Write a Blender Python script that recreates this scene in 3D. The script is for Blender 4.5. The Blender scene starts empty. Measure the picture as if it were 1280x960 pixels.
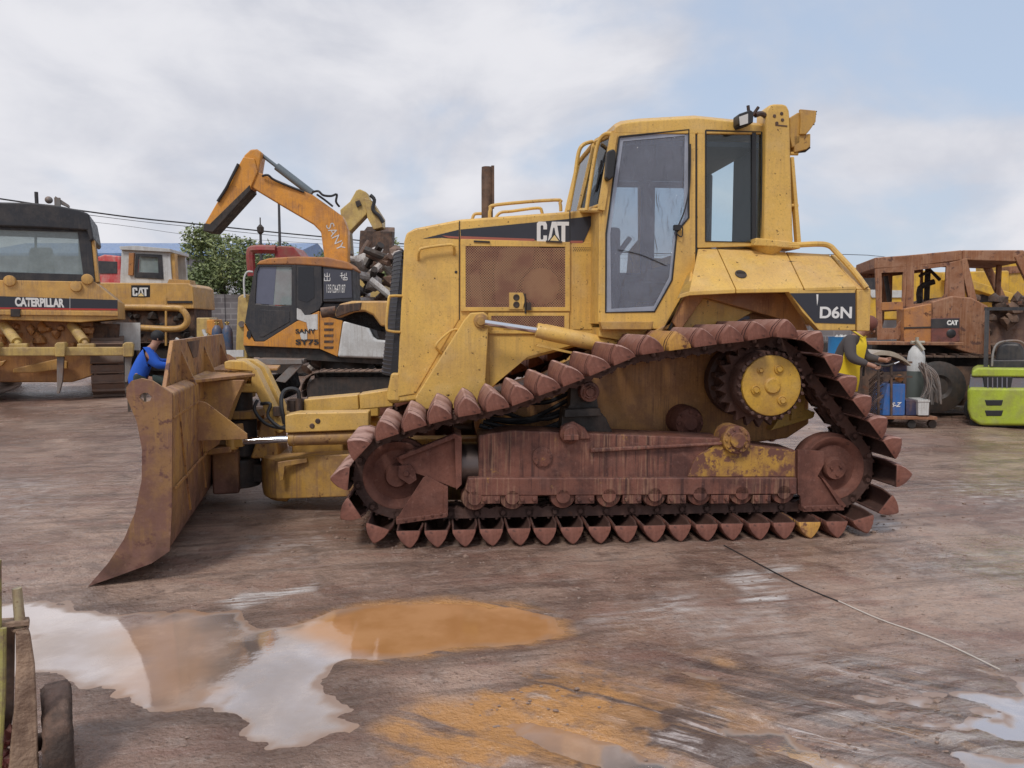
import bpy, bmesh, math, random
import numpy as np
from mathutils import Vector, Matrix
random.seed(7)
SC = bpy.context.scene
COL = SC.collection
R = math.radians
# ---------------------------------------------------------------- camera model (used to trace outlines onto real planes)
F = 961.0; PITCH = math.atan(75/961.0); CAMH = 1.55
CP, SP = math.cos(PITCH), math.sin(PITCH)
def ray(px, py):
    x = (px-640)/F; y = -(py-480)/F
    return (x, CP+y*SP, -SP+y*CP)
def ground(px, py, z=0.0):
    r = ray(px, py); t = (z-CAMH)/r[2]
    return (r[0]*t, r[1]*t)
class Frame:
    """a thing's own axes: u along its length, v away from the viewer, w up"""
    def __init__(s, ox, oy, yaw):
        s.o = (ox, oy); s.yaw = yaw; s.c = math.cos(R(yaw)); s.s = math.sin(R(yaw))
    def p(s, px, py, v):
        r = ray(px, py)
        rv = -r[0]*s.s+r[1]*s.c; cv = s.o[0]*s.s-s.o[1]*s.c
        t = (v-cv)/rv
        x, y, z = r[0]*t, r[1]*t, r[2]*t+CAMH
        return ((x-s.o[0])*s.c+(y-s.o[1])*s.s, z)
    def pp(s, v, pts): return [s.p(a, b, v) for a, b in pts]
    def q(s, px, py, v):
        a, b = s.p(px, py, v); return (a, v, b)
    def qq(s, v, pts): return [s.q(a, b, v) for a, b in pts]
def at_ground(px, py): 
    return ground(px, py)
# ---------------------------------------------------------------- mesh builder
class MB:
    def __init__(s): s.bm = bmesh.new(); s.mi = 0
    def face(s, vs):
        try:
            f = s.bm.faces.new(vs); f.material_index = s.mi; return f
        except ValueError: return None
    def loft(s, rings, caps=True, closed=True):
        vr = [[s.bm.verts.new(p) for p in r] for r in rings]
        n = len(vr[0])
        for a, b in zip(vr[:-1], vr[1:]):
            for i in range(n if closed else n-1):
                j = (i+1) % n
                s.face([a[i], a[j], b[j], b[i]])
        if caps and closed: s.face(vr[0][::-1]); s.face(vr[-1])
        return s
    def prism(s, pts, v0, v1):
        return s.loft([[(a, v0, b) for a, b in pts], [(a, v1, b) for a, b in pts]])
    def prism_u(s, pts, u0, u1):
        return s.loft([[(u0, a, b) for a, b in pts], [(u1, a, b) for a, b in pts]])
    def prism_w(s, pts, w0, w1):
        return s.loft([[(a, b, w0) for a, b in pts], [(a, b, w1) for a, b in pts]])
    def ring(s, outer, inner, v0, v1):
        n = len(outer)
        A = [s.bm.verts.new((a, v0, b)) for a, b in outer]; B = [s.bm.verts.new((a, v0, b)) for a, b in inner]
        C_ = [s.bm.verts.new((a, v1, b)) for a, b in outer]; D_ = [s.bm.verts.new((a, v1, b)) for a, b in inner]
        for i in range(n):
            j = (i+1) % n
            s.face([A[i], A[j], B[j], B[i]]); s.face([C_[i], D_[i], D_[j], C_[j]])
            s.face([A[i], C_[i], C_[j], A[j]]); s.face([B[i], B[j], D_[j], D_[i]])
        return s
    def box(s, u0, u1, v0, v1, w0, w1):
        return s.prism([(u0, w0), (u1, w0), (u1, w1), (u0, w1)], v0, v1)
    def obox(s, p0, p1, wid, hgt, up=(0, 0, 1)):
        """a bar of rectangular section from p0 to p1"""
        p0 = Vector(p0); p1 = Vector(p1); d = (p1-p0).normalized(); u = Vector(up)
        if abs(d.dot(u)) > .98: u = Vector((1, 0, 0))
        x = d.cross(u).normalized(); y = x.cross(d).normalized()
        a, b = wid/2, hgt/2
        return s.loft([[p+x*sx*a+y*sy*b for sx, sy in ((-1, -1), (1, -1), (1, 1), (-1, 1))] for p in (p0, p1)])
    def hexa(s, a, b): return s.loft([a, b])
    def cyl(s, p0, p1, r0, r1=None, n=20):
        if r1 is None: r1 = r0
        p0 = Vector(p0); p1 = Vector(p1); d = (p1-p0).normalized()
        x = d.orthogonal().normalized(); y = d.cross(x)
        return s.loft([[p+(x*math.cos(t)+y*math.sin(t))*r for t in [2*math.pi*i/n for i in range(n)]] for p, r in ((p0, r0), (p1, r1))])
    def lathe(s, c, axis, prof, n=28, ph=0):
        """prof: list of (radius, distance along axis)"""
        c = Vector(c); d = Vector(axis).normalized()
        x = d.orthogonal().normalized(); y = d.cross(x)
        return s.loft([[c+d*h+(x*math.cos(t)+y*math.sin(t))*max(r, 1e-4) for t in [ph+2*math.pi*i/n for i in range(n)]] for r, h in prof])
    def tube(s, pts, r, n=8, smooth=0, r1=None):
        pts = [Vector(p) for p in pts]
        if smooth: pts = catmull(pts, smooth)
        m = len(pts); rings = []; x = None
        for i, p in enumerate(pts):
            d = (pts[min(i+1, m-1)]-pts[max(i-1, 0)])
            if d.length < 1e-7: d = Vector((0, 0, 1))
            d.normalize()
            if x is None: x = d.orthogonal().normalized()
            else:
                x = x-d*x.dot(d)
                x = x.normalized() if x.length > 1e-5 else d.orthogonal().normalized()
            y = d.cross(x); rr = r if r1 is None else r+(r1-r)*i/(m-1)
            rings.append([p+(x*math.cos(t)+y*math.sin(t))*rr for t in [2*math.pi*k/n for k in range(n)]])
        return s.loft(rings)
    def ball(s, c, r, sc=(1, 1, 1), seg=14):
        m = Matrix.Translation(Vector(c)) @ Matrix.Diagonal((r*sc[0], r*sc[1], r*sc[2], 1))
        g = bmesh.ops.create_uvsphere(s.bm, u_segments=seg, v_segments=max(6, seg//2+1), radius=1, matrix=m)
        for v in g['verts']:
            for f in v.link_faces: f.material_index = s.mi
        return s
    def rock(s, c, r, seed=0, sc=(1, 1, 1), sub=2):
        rnd = random.Random(seed)
        g = bmesh.ops.create_icosphere(s.bm, subdivisions=sub, radius=1)
        ph = [rnd.uniform(0, 6) for _ in range(6)]
        for v in g['verts']:
            p = v.co.copy(); k = 1+.22*math.sin(3*p.x+ph[0])*math.sin(3*p.y+ph[1])+.15*math.sin(5*p.z+ph[2])+rnd.uniform(-.07, .07)
            v.co = Vector(c)+Vector((p.x*sc[0], p.y*sc[1], p.z*sc[2]))*r*k
            for f in v.link_faces: f.material_index = s.mi
        return s
    def build(s, name, mats, parent=None, bevel=0.0, ang=35, seg=2, flat=False, loc=None, split=False):
        bm = s.bm
        if split:
            bm.verts.ensure_lookup_table(); seen = set(); out = None
            for v in bm.verts:
                if v.index in seen: continue
                isl = {v.index}; st_ = [v]
                while st_:
                    a = st_.pop()
                    for e in a.link_edges:
                        b = e.other_vert(a)
                        if b.index not in isl: isl.add(b.index); st_.append(b)
                seen |= isl; m2 = MB(); m2.bm.free(); m2.bm = bm.copy(); m2.bm.verts.ensure_lookup_table()
                bmesh.ops.delete(m2.bm, geom=[x for x in m2.bm.verts if x.index not in isl], context='VERTS')
                o = m2.build(name, mats, parent, bevel, ang, seg, flat, loc); out = out or o
            bm.free(); return out
        bmesh.ops.recalc_face_normals(bm, faces=bm.faces[:])
        me = bpy.data.meshes.new(name); bm.to_mesh(me); bm.free()
        if not isinstance(mats, (list, tuple)): mats = [mats]
        for m in mats: me.materials.append(m)
        if not flat:
            me.polygons.foreach_set('use_smooth', [True]*len(me.polygons))
            me.set_sharp_from_angle(angle=R(ang))
        o = bpy.data.objects.new(name, me); COL.objects.link(o)
        if parent is not None: o.parent = parent
        if loc: o.location = loc
        if bevel:
            md = o.modifiers.new('bevel', 'BEVEL'); md.width = bevel; md.segments = seg; md.limit_method = 'ANGLE'; md.angle_limit = R(38); md.harden_normals = True
        return o
def catmull(pts, k):
    out = []; n = len(pts)
    for i in range(n-1):
        p0, p1, p2, p3 = pts[max(i-1, 0)], pts[i], pts[i+1], pts[min(i+2, n-1)]
        for j in range(k):
            t = j/k
            out.append(.5*((2*p1)+(p2-p0)*t+(2*p0-5*p1+4*p2-p3)*t*t+(-p0+3*p1-3*p2+p3)*t**3))
    out.append(pts[-1]); return out
def tag(o, label=None, cat=None, group=None, kind=None):
    if label: o['label'] = label
    if cat: o['category'] = cat
    if group: o['group'] = group
    if kind: o['kind'] = kind
    return o
def thing(name, label, cat, loc=(0, 0, 0), yaw=0, group=None):
    o = bpy.data.objects.new(name, None); COL.objects.link(o); o.empty_display_size = .2
    o.location = loc; o.rotation_euler = (0, 0, R(yaw)); return tag(o, label, cat, group)
def fthing(fr, name, label, cat, group=None):
    return thing(name, label, cat, (fr.o[0], fr.o[1], 0), fr.yaw, group)
def text(s, o3, ux, uy, h, mat, name, parent, width=None, ext=.002, bold=0.0, slant=0):
    """flat raised lettering: o3 lower-left corner, ux/uy unit directions"""
    cu = bpy.data.curves.new('t', 'FONT'); cu.body = s; cu.size = 1; cu.extrude = 0; cu.offset = bold; cu.shear = slant
    tmp = bpy.data.objects.new('t', cu); COL.objects.link(tmp)
    dg = bpy.context.evaluated_depsgraph_get(); dg.update()
    me = bpy.data.meshes.new_from_object(tmp.evaluated_get(dg)); bpy.data.objects.remove(tmp); bpy.data.curves.remove(cu)
    xs = [v.co.x for v in me.vertices]; ys = [v.co.y for v in me.vertices]
    x0, x1, y0, y1 = min(xs), max(xs), min(ys), max(ys)
    ky = h/(y1-y0); kx = (width/(x1-x0)) if width else ky
    X = Vector(ux).normalized(); Y = Vector(uy).normalized(); N = X.cross(Y); O = Vector(o3)
    for v in me.vertices:
        v.co = O+X*((v.co.x-x0)*kx)+Y*((v.co.y-y0)*ky)+N*ext
    me.name = name; me.materials.clear(); me.materials.append(mat)
    ob = bpy.data.objects.new(name, me); COL.objects.link(ob)
    if parent is not None: ob.parent = parent
    return ob
# ---------------------------------------------------------------- materials
def newmat(name):
    m = bpy.data.materials.new(name); m.use_nodes = True
    nt = m.node_tree; b = nt.nodes['Principled BSDF']; return m, nt, b
def N(nt, t, **k):
    n = nt.nodes.new(t)
    for a, v in k.items():
        if a in n.inputs: n.inputs[a].default_value = v
        else: setattr(n, a, v)
    return n
def noise(nt, vec, scale, detail=4, rough=.55, dist=0):
    n = N(nt, 'ShaderNodeTexNoise'); n.inputs['Scale'].default_value = scale; n.inputs['Detail'].default_value = detail
    n.inputs['Roughness'].default_value = rough; n.inputs['Distortion'].default_value = dist
    if vec is not None: nt.links.new(vec, n.inputs['Vector'])
    return n.outputs['Fac']
def ramp(nt, fac, a, b, c0=0.0, c1=1.0):
    n = N(nt, 'ShaderNodeMapRange'); n.interpolation_type = 'SMOOTHSTEP'
    n.inputs['From Min'].default_value = a; n.inputs['From Max'].default_value = b
    n.inputs['To Min'].default_value = c0; n.inputs['To Max'].default_value = c1
    nt.links.new(fac, n.inputs['Value']); return n.outputs['Result']
def mixc(nt, fac, a, b):
    n = N(nt, 'ShaderNodeMix', data_type='RGBA'); n.clamp_factor = True
    for s, v in ((n.inputs[0], fac), (n.inputs[6], a), (n.inputs[7], b)):
        if isinstance(v, bpy.types.NodeSocket): nt.links.new(v, s)
        elif isinstance(v, (int, float)): s.default_value = v
        else: s.default_value = (*v[:3], 1)
    return n.outputs[2]
def mth(nt, op, a, b=0.0, clamp=False):
    n = N(nt, 'ShaderNodeMath', operation=op); n.use_clamp = clamp
    for s, v in ((n.inputs[0], a), (n.inputs[1], b)):
        if isinstance(v, bpy.types.NodeSocket): nt.links.new(v, s)
        else: s.default_value = v
    return n.outputs[0]
def objcoord(nt, scale=(1, 1, 1)):
    tc = N(nt, 'ShaderNodeTexCoord'); mp = N(nt, 'ShaderNodeMapping'); mp.inputs['Scale'].default_value = scale
    oi = N(nt, 'ShaderNodeObjectInfo')
    nt.links.new(tc.outputs['Object'], mp.inputs['Vector']); 
    return mp.outputs['Vector']
def paint(name, col, rough=.42, dirt=.35, dcol=(.22, .13, .085), rust=.1, rcol=(.13, .055, .03), streak=.3, bump=.15, metallic=0.0, spec=.4, scale=1.0, chip=0.0, up=.35, ucol=None, low=None, streak2=None):
    """weathered paint: uneven tone, dust, downward streaks, rust spots"""
    m, nt, b = newmat(name); L = nt.links.new
    v = objcoord(nt, (scale, scale, scale))
    tone = ramp(nt, noise(nt, v, 1.3, 5), .3, .7)
    c = mixc(nt, tone, [x*.86 for x in col], [min(1, x*1.08) for x in col])
    fade = ramp(nt, noise(nt, v, 6, 6), .45, .8, 0, .35)
    g = sum(col)/3; c = mixc(nt, fade, c, [x*.6+g*.5 for x in col])
    if streak:
        vs = objcoord(nt, (scale*24, scale*24, scale*1.0))
        st = mth(nt, 'MULTIPLY', ramp(nt, noise(nt, vs, 1.6, 4), .46, .66), ramp(nt, noise(nt, v, 1.9, 3), .38, .58))
        c = mixc(nt, mth(nt, 'MULTIPLY', st, streak), c, dcol)
    if dirt:
        d = mth(nt, 'MULTIPLY', ramp(nt, noise(nt, v, 3.2, 9, .70), .42, .64), dirt)
        c = mixc(nt, d, c, dcol)
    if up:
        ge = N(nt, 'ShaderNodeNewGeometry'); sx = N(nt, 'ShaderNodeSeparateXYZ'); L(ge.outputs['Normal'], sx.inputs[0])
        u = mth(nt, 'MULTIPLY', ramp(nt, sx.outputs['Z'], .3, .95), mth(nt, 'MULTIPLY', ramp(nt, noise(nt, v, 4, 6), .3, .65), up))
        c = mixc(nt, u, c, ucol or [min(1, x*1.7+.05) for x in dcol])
    if streak2:
        v2_ = objcoord(nt, (scale*46, scale*46, scale*1.6))
        s2_ = mth(nt, 'MULTIPLY', ramp(nt, noise(nt, v2_, 1.3, 5, .6), .50, .62), ramp(nt, noise(nt, v, 2.6, 4), .42, .56)); c = mixc(nt, mth(nt, 'MULTIPLY', s2_, .5), c, streak2)
    if low:
        so_ = N(nt, 'ShaderNodeSeparateXYZ'); L(v, so_.inputs[0]); lz = mth(nt, 'ADD', so_.outputs['Z'], mth(nt, 'MULTIPLY', mth(nt, 'SUBTRACT', noise(nt, v, 3.5, 7, .65), .5), low[2]))
        c = mixc(nt, ramp(nt, lz, low[0], low[1], 1, 0), c, mixc(nt, ramp(nt, noise(nt, v, 6, 7), .4, .6), low[3], [x*.55 for x in low[3]]))
    sp_ = ramp(nt, noise(nt, v, 75, 6, .75), .50, .68, 0, .30); c = mixc(nt, sp_, c, [x*.45 for x in dcol])
    c = mixc(nt, ramp(nt, noise(nt, v, 28, 7, .7), .55, .72, 0, .22), c, [min(1, x*1.5+.1) for x in col])
    if rust:
        rr = ramp(nt, noise(nt, v, 9, 9, .72), .68-rust*.32, .74-rust*.30)
        c = mixc(nt, rr, c, rcol)
    if chip:
        cc = ramp(nt, noise(nt, v, 30, 6, .7), .66-chip*.2, .69-chip*.2)
        c = mixc(nt, cc, c, [x*.5 for x in rcol])
    L(c, b.inputs['Base Color'])
    L(ramp(nt, noise(nt, v, 12, 6), .3, .75, rough*.8, min(1, rough*1.5)), b.inputs['Roughness'])
    b.inputs['Metallic'].default_value = metallic; b.inputs['Specular IOR Level'].default_value = spec
    if bump:
        bp = N(nt, 'ShaderNodeBump'); bp.inputs['Strength'].default_value = bump; bp.inputs['Distance'].default_value = .01
        L(mth(nt, 'ADD', noise(nt, v, 22, 8, .6), mth(nt, 'MULTIPLY', noise(nt, v, 3.0, 2), 2.0)), bp.inputs['Height']); L(bp.outputs['Normal'], b.inputs['Normal'])
    return m
def plain(name, col, rough=.5, metallic=0, spec=.5, vary=.15, emit=None):
    m, nt, b = newmat(name); v = objcoord(nt)
    nt.links.new(mixc(nt, noise(nt, v, 8, 5), [x*(1-vary) for x in col], [min(1, x*(1+vary)) for x in col]), b.inputs['Base Color'])
    b.inputs['Roughness'].default_value = rough; b.inputs['Metallic'].default_value = metallic; b.inputs['Specular IOR Level'].default_value = spec
    return m
def glassy(name, tint=(.7, .78, .8), film=.15, fcol=(.25, .28, .34), wrinkle=0):
    """clear sheet with a dusty film on it"""
    m, nt, b = newmat(name); L = nt.links.new; out = nt.nodes['Material Output']
    tr = N(nt, 'ShaderNodeBsdfTransparent'); tr.inputs['Color'].default_value = (*tint, 1)
    gl = N(nt, 'ShaderNodeBsdfGlossy'); gl.inputs['Roughness'].default_value = .06
    df = N(nt, 'ShaderNodeBsdfDiffuse'); df.inputs['Color'].default_value = (*fcol, 1)
    fr = N(nt, 'ShaderNodeFresnel'); fr.inputs['IOR'].default_value = 1.5
    v = objcoord(nt)
    m1 = N(nt, 'ShaderNodeMixShader'); m2 = N(nt, 'ShaderNodeMixShader')
    L(ramp(nt, noise(nt, v, 5, 6, .65), .3, .8, film*.85, film*1.2), m1.inputs[0]); L(tr.outputs[0], m1.inputs[1]); L(df.outputs[0], m1.inputs[2])
    L(fr.outputs[0], m2.inputs[0]); L(m1.outputs[0], m2.inputs[1]); L(gl.outputs[0], m2.inputs[2])
    if wrinkle:
        bp = N(nt, 'ShaderNodeBump'); bp.inputs['Strength'].default_value = wrinkle; bp.inputs['Distance'].default_value = .03
        vv = objcoord(nt, (5, 5, 2)); L(noise(nt, vv, 3, 5, .5, 1.0), bp.inputs['Height'])
        for n in (gl, fr): L(bp.outputs['Normal'], n.inputs['Normal'])
    L(m2.outputs[0], out.inputs['Surface']); return m
M = {}
YC = (.70, .44, .108)
M['yel'] = paint('machine yellow', YC, dirt=.30, streak=.30, rust=.0, chip=.13, rough=.38, dcol=(.34, .20, .10))
M['yel2'] = paint('dusty machine yellow', (.50, .29, .07), dirt=.8, streak=.6, rust=.25, dcol=(.25, .14, .085))
M['yelrust'] = paint('rusted blade yellow', (.47, .25, .075), dirt=.85, streak=.8, rust=.42, dcol=(.27, .13, .08), rcol=(.12, .055, .04), chip=.1)
M['hull'] = paint('muddy hull yellow', (.50, .25, .085), dirt=.8, streak=.5, rust=.10, dcol=(.28, .13, .065), streak2=(.15, .065, .04))
M['mud'] = paint('red brown dried mud', (.20, .085, .062), rough=.7, dirt=.8, dcol=(.10, .045, .036), rust=.12, rcol=(.09, .045, .035), streak=.5, bump=.5, spec=.2, up=.25)
M['shoe'] = paint('mud caked track steel', (.215, .09, .065), rough=.62, dirt=.8, dcol=(.11, .045, .035), rust=.2, rcol=(.11, .05, .04), streak=.3, bump=.5, spec=.25, up=1.0, ucol=(.52, .33, .28))
M['shoeyel'] = paint('yellow spattered track steel', (.50, .27, .06), rough=.7, dirt=.8, dcol=(.22, .10, .07), rust=.3, bump=.4)
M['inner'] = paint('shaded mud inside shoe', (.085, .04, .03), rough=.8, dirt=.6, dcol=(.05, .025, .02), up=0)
M['groove'] = plain('dark shoe groove', (.07, .028, .024), .9)  # dark colour for the slots across each shoe
M['chain'] = paint('dark greasy chain', (.085, .045, .036), rough=.6, dirt=.7, dcol=(.13, .065, .05), rust=.2, bump=.5, up=.2)
M['frame'] = paint('mud streaked track frame', (.205, .082, .058), rough=.5, dirt=.85, dcol=(.07, .03, .025), rust=.16, rcol=(.34, .18, .055), streak2=(.33, .19, .12), streak=1.0, bump=.4, up=.4)
M['endyel'] = paint('worn yellow frame end', (.46, .26, .05), rough=.6, dirt=.95, dcol=(.19, .085, .055), rust=.62, rcol=(.15, .065, .048), streak=.9, bump=.3)
M['black'] = plain('black', (.018, .018, .02), .45)
M['dark'] = paint('dark grimy metal', (.03, .028, .027), rough=.6, dirt=.5, dcol=(.09, .06, .045), rust=.1, up=.2)
M['decal'] = plain('black decal', (.028, .03, .04), .4)
M['red'] = plain('red decal stripe', (.33, .1, .07), .5)
M['white'] = plain('white lettering', (.72, .72, .70), .5, vary=.06)
M['logoyel'] = plain('logo yellow', (.78, .60, .28), .5)
M['chrome'] = plain('chromed rod', (.72, .73, .76), .14, 1.0, vary=.04)
M['rubber'] = plain('black rubber hose', (.02, .02, .022), .55)
M['grey'] = paint('grey dirty steel', (.22, .21, .20), dirt=.6, rust=.25)
M['film'] = glassy('film covered cab glass', (.90, .92, .95), .24, (.46, .50, .62), .9)
M['glass'] = glassy('cab glass', (.84, .90, .91), .05, (.2, .25, .28))
M['cabin'] = plain('cab lining', (.12, .13, .17), .8)
M['seat'] = plain('worn blue grey seat cloth', (.11, .13, .17), .85)
M['exh'] = paint('burnt exhaust steel', (.055, .038, .032), dirt=.6, rust=.35, rough=.7)
# ---------------------------------------------------------------- camera, light, sky
cd = bpy.data.cameras.new('camera'); cam = bpy.data.objects.new('camera', cd); COL.objects.link(cam)
cam.location = (0, 0, CAMH); cam.rotation_euler = (math.pi/2-PITCH, 0, 0)
cd.sensor_fit = 'HORIZONTAL'; cd.sensor_width = 36; cd.lens = 36*F/1280; cd.clip_end = 3000; cd.clip_start = .05
SC.camera = cam
SUN_EL, SUN_AZ = 52, 205       # azimuth measured clockwise from +Y
sd = bpy.data.lights.new('sun', 'SUN'); sd.energy = 1.5; sd.angle = R(14); sd.color = (1, .955, .9)
so = bpy.data.objects.new('sun', sd); COL.objects.link(so)
dv = Vector((math.sin(R(SUN_AZ))*math.cos(R(SUN_EL)), math.cos(R(SUN_AZ))*math.cos(R(SUN_EL)), math.sin(R(SUN_EL))))
so.rotation_euler = dv.to_track_quat('Z', 'Y').to_euler(); so.location = (0, -5, 20)
W = bpy.data.worlds.new('World'); SC.world = W; W.use_nodes = True
nt = W.node_tree; L = nt.links.new; bg = nt.nodes['Background']; bg.inputs['Strength'].default_value = .099
sky = N(nt, 'ShaderNodeTexSky'); sky.sky_type = 'NISHITA'; sky.sun_disc = False; sky.sun_elevation = R(SUN_EL); sky.sun_rotation = R(SUN_AZ); sky.dust_density = 2.5; sky.air_density = 1.2
tc = N(nt, 'ShaderNodeTexCoord'); mp = N(nt, 'ShaderNodeMapping'); mp.inputs['Scale'].default_value = (1, 1, 1.9); mp.inputs['Location'].default_value = (.35, .1, .22)
L(tc.outputs['Generated'], mp.inputs['Vector']); v = mp.outputs['Vector']
n1 = noise(nt, v, 2.1, 7, .5, .5); n2 = noise(nt, v, 5.5, 8, .55, .3)
cover = ramp(nt, n1, .35, .52); shade = ramp(nt, mth(nt, 'ADD', mth(nt, 'MULTIPLY', n2, .5), mth(nt, 'MULTIPLY', n1, .5)), .36, .62)
cloud = mixc(nt, shade, (4.7, 4.85, 5.45), (6.5, 6.5, 6.85))
pale = mixc(nt, .7, sky.outputs[0], (4.5, 5.3, 6.7))
L(mixc(nt, cover, pale, cloud), bg.inputs['Color'])
SC.view_settings.view_transform = 'Standard'; SC.view_settings.look = 'None'; SC.view_settings.exposure = .33; SC.view_settings.gamma = 1
try:
    SC.cycles.max_bounces = 7; SC.cycles.transparent_max_bounces = 24; SC.cycles.use_denoising = True
    SC.cycles.caustics_reflective = False; SC.cycles.caustics_refractive = False
except Exception: pass
# ---------------------------------------------------------------- ground: one sheet with real hollows that hold water
def axis(lo, hi, step, far, grow=1.12):
    a = list(np.arange(lo, hi, step)); s = step; x = a[-1]
    while x < far: s *= grow; x += s; a.append(x)
    s = step; x = lo; pre = []
    while x > -far: s *= grow; x -= s; pre.append(x)
    return np.array(pre[::-1]+a)
XS = axis(-4.2, 4.6, .024, 900, 1.10); YS = axis(2.2, 8.6, .022, 1500, 1.09)
def vnoise(X, Y, s, seed):
    rng = np.random.RandomState(seed); T = rng.rand(256, 256)
    x = X*s; y = Y*s; xi = np.floor(x).astype(int); yi = np.floor(y).astype(int); fx = x-xi; fy = y-yi
    fx = fx*fx*(3-2*fx); fy = fy*fy*(3-2*fy)
    g = lambda a, b: T[a % 256, b % 256]
    return (g(xi, yi)*(1-fx)+g(xi+1, yi)*fx)*(1-fy)+(g(xi, yi+1)*(1-fx)+g(xi+1, yi+1)*fx)*fy-.5
def fbm(X, Y, s, seed, o=4):
    r = 0; a = 1
    for i in range(o): r = r+a*vnoise(X, Y, s, seed+i); s *= 2.03; a *= .5
    return r
def sdist(X, Y, poly):
    """signed distance to a polygon, negative inside"""
    d = np.full(X.shape, 1e9); ins = np.zeros(X.shape, bool); n = len(poly)
    for i in range(n):
        ax, ay = poly[i]; bx, by = poly[(i+1) % n]
        ex, ey = bx-ax, by-ay; t = np.clip(((X-ax)*ex+(Y-ay)*ey)/(ex*ex+ey*ey+1e-12), 0, 1)
        d = np.minimum(d, (X-ax-ex*t)**2+(Y-ay-ey*t)**2)
        c = ((ay > Y) != (by > Y)) & (X < (bx-ax)*(Y-ay)/((by-ay) if by != ay else 1e-12)+ax); ins ^= c
    d = np.sqrt(d); return np.where(ins, -d, d)
def gp(pts): return [ground(a, b) for a, b in pts]
GX, GY = np.meshgrid(XS, YS)
Hh = fbm(GX, GY, 1.1, 3, 5)*.010+fbm(GX, GY, 8, 11, 4)*.006
near = np.exp(-(np.maximum(0, np.hypot(GX, GY)-12)/8)**2)
warp = fbm(GX, GY, 3.2, 21, 4)*.16
POOL = [(-420, 800), (-100, 755), (60, 748), (140, 762), (200, 768), (290, 768), (340, 778), (395, 792), (418, 810), (405, 850), (442, 872), (472, 905), (445, 922), (380, 926), (310, 918), (285, 893), (262, 868), (215, 885), (170, 893), (120, 850), (60, 840), (-40, 850), (-300, 900)]
ORNG = [(362, 786), (420, 764), (490, 751), (560, 752), (640, 758), (700, 772), (712, 790), (660, 800), (590, 806), (530, 816), (470, 818), (430, 808), (415, 796)]
ORN2 = [(470, 908), (520, 890), (565, 878), (640, 884), (715, 898), (735, 925), (690, 935), (620, 925), (560, 925), (510, 926)]
POOR = [(1248, 880), (1300, 840), (1500, 900), (1500, 1100), (1240, 1000)]
dA = sdist(GX, GY, gp(POOL))+warp; dB = sdist(GX, GY, gp(ORNG))+warp*.5; dC = sdist(GX, GY, gp(ORN2))+warp*.9; dD = sdist(GX, GY, gp(POOR))+warp*.6
st = lambda d, a, b: np.clip((d-a)/(b-a), 0, 1)
for d, dep in ((dA, .019), (dB, .03), (dC, .006), (dD, .03)):
    Hh = Hh-dep*(1-st(d, -.16, .14))
# streaks of wheel marks, running away to the right
ca, sa = math.cos(R(-28)), math.sin(R(-28))
U = GX*ca+GY*sa; V = -GX*sa+GY*ca
stk = fbm(U*.32, V, 5.5, 41, 4)
REG = [(700, 850), (860, 820), (1000, 840), (1160, 830), (1290, 870), (1290, 1050), (700, 1050), (560, 960)]
dS = sdist(GX, GY, gp(REG))+warp*2
reg = 1-st(dS, -.3, .25)
Hh = Hh+reg*(stk*.034-.003)
REG2 = [(960, 850), (1130, 830), (1290, 870), (1400, 1100), (900, 1100)]
reg2 = 1-st(sdist(GX, GY, gp(REG2))+warp*2, -.3, .3)
Hh = Hh+reg2*(stk*.03-.006)
Hh = Hh*near+.0*GX
WATER = -.012
mud = np.clip((1-st(dB, -.02, .10))+.9*(1-st(dC, -.02, .12))+.8*(1-st(sdist(GX, GY, gp([(480, 900), (560, 870), (700, 840), (850, 880), (900, 960), (860, 1100), (600, 1100)]))+warp*2.2, -.3, .25))*(fbm(GX, GY, 4, 61, 4) > .02)
              + .55*(1-st(sdist(GX, GY, gp([(700, 790), (720, 760), (800, 800), (1000, 850), (900, 900), (700, 850)]))+warp*2, -.2, .2))*st(fbm(GX, GY, 5, 65, 4), -.1, .5), 0, 1)
def blob(pts, w=1.0, soft=.08, wp=1.0): return w*(1-st(sdist(GX, GY, gp(pts))+warp*wp, -soft, soft))
fine = st(fbm(GX, GY, 14, 71, 4), -.35, .35)
white = (blob([(272, 752), (300, 742), (395, 730), (392, 738), (300, 757)], 1, .03, .25)
         + blob([(722, 782), (790, 752), (860, 742), (850, 775), (780, 785)], .8, .12)*fine
         + blob([(905, 722), (940, 712), (975, 728), (930, 738)], .9, .05, .4)+blob([(960, 706), (1000, 706), (1000, 714), (960, 716)], .9, .05, .4)
         + blob([(925, 744), (975, 742), (975, 752), (925, 752)], .9, .04, .3)
         + blob([(1085, 650), (1125, 652), (1120, 662), (1085, 664)], 1, .05, .5)
         + blob([(860, 790), (960, 740), (1000, 770), (900, 800)], .5, .2)*fine
         + blob([(0, 600), (70, 600), (60, 640), (0, 650)], .7, .3)*fine + blob([(400, 690), (380, 670), (440, 680)], .5, .1)*fine  # first patch: bright reflection on the wet ground, put into the colour
         + blob([(300, 690), (340, 668), (400, 672), (380, 700)], .5, .15)*fine
         + blob([(1180, 610), (1260, 600), (1290, 625), (1190, 630)], .7, .2)*fine+ blob([(1100, 690), (1280, 680), (1290, 730), (1120, 720)], .5, .3)*fine  # wet sheen on the right, painted as pale patches
         + blob([(1000, 830), (1290, 820), (1290, 1000), (1000, 1000)], .65, .3)*st(stk, -.2, .45))  # pale streaks: sky reflected between wheel marks, put into the colour
white = np.clip(white, 0, 1)*near
wet = np.clip(.45+.9*fbm(GX, GY, .8, 81, 4)+reg*.4+.6*(1-st(dA, 0, .35))+.5*(1-st(dB, 0, .3)), 0, 1)
nx, ny = len(XS), len(YS)
co = np.stack([GX, GY, Hh], -1).reshape(-1, 3)
idx = np.arange(nx*ny).reshape(ny, nx)
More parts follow.
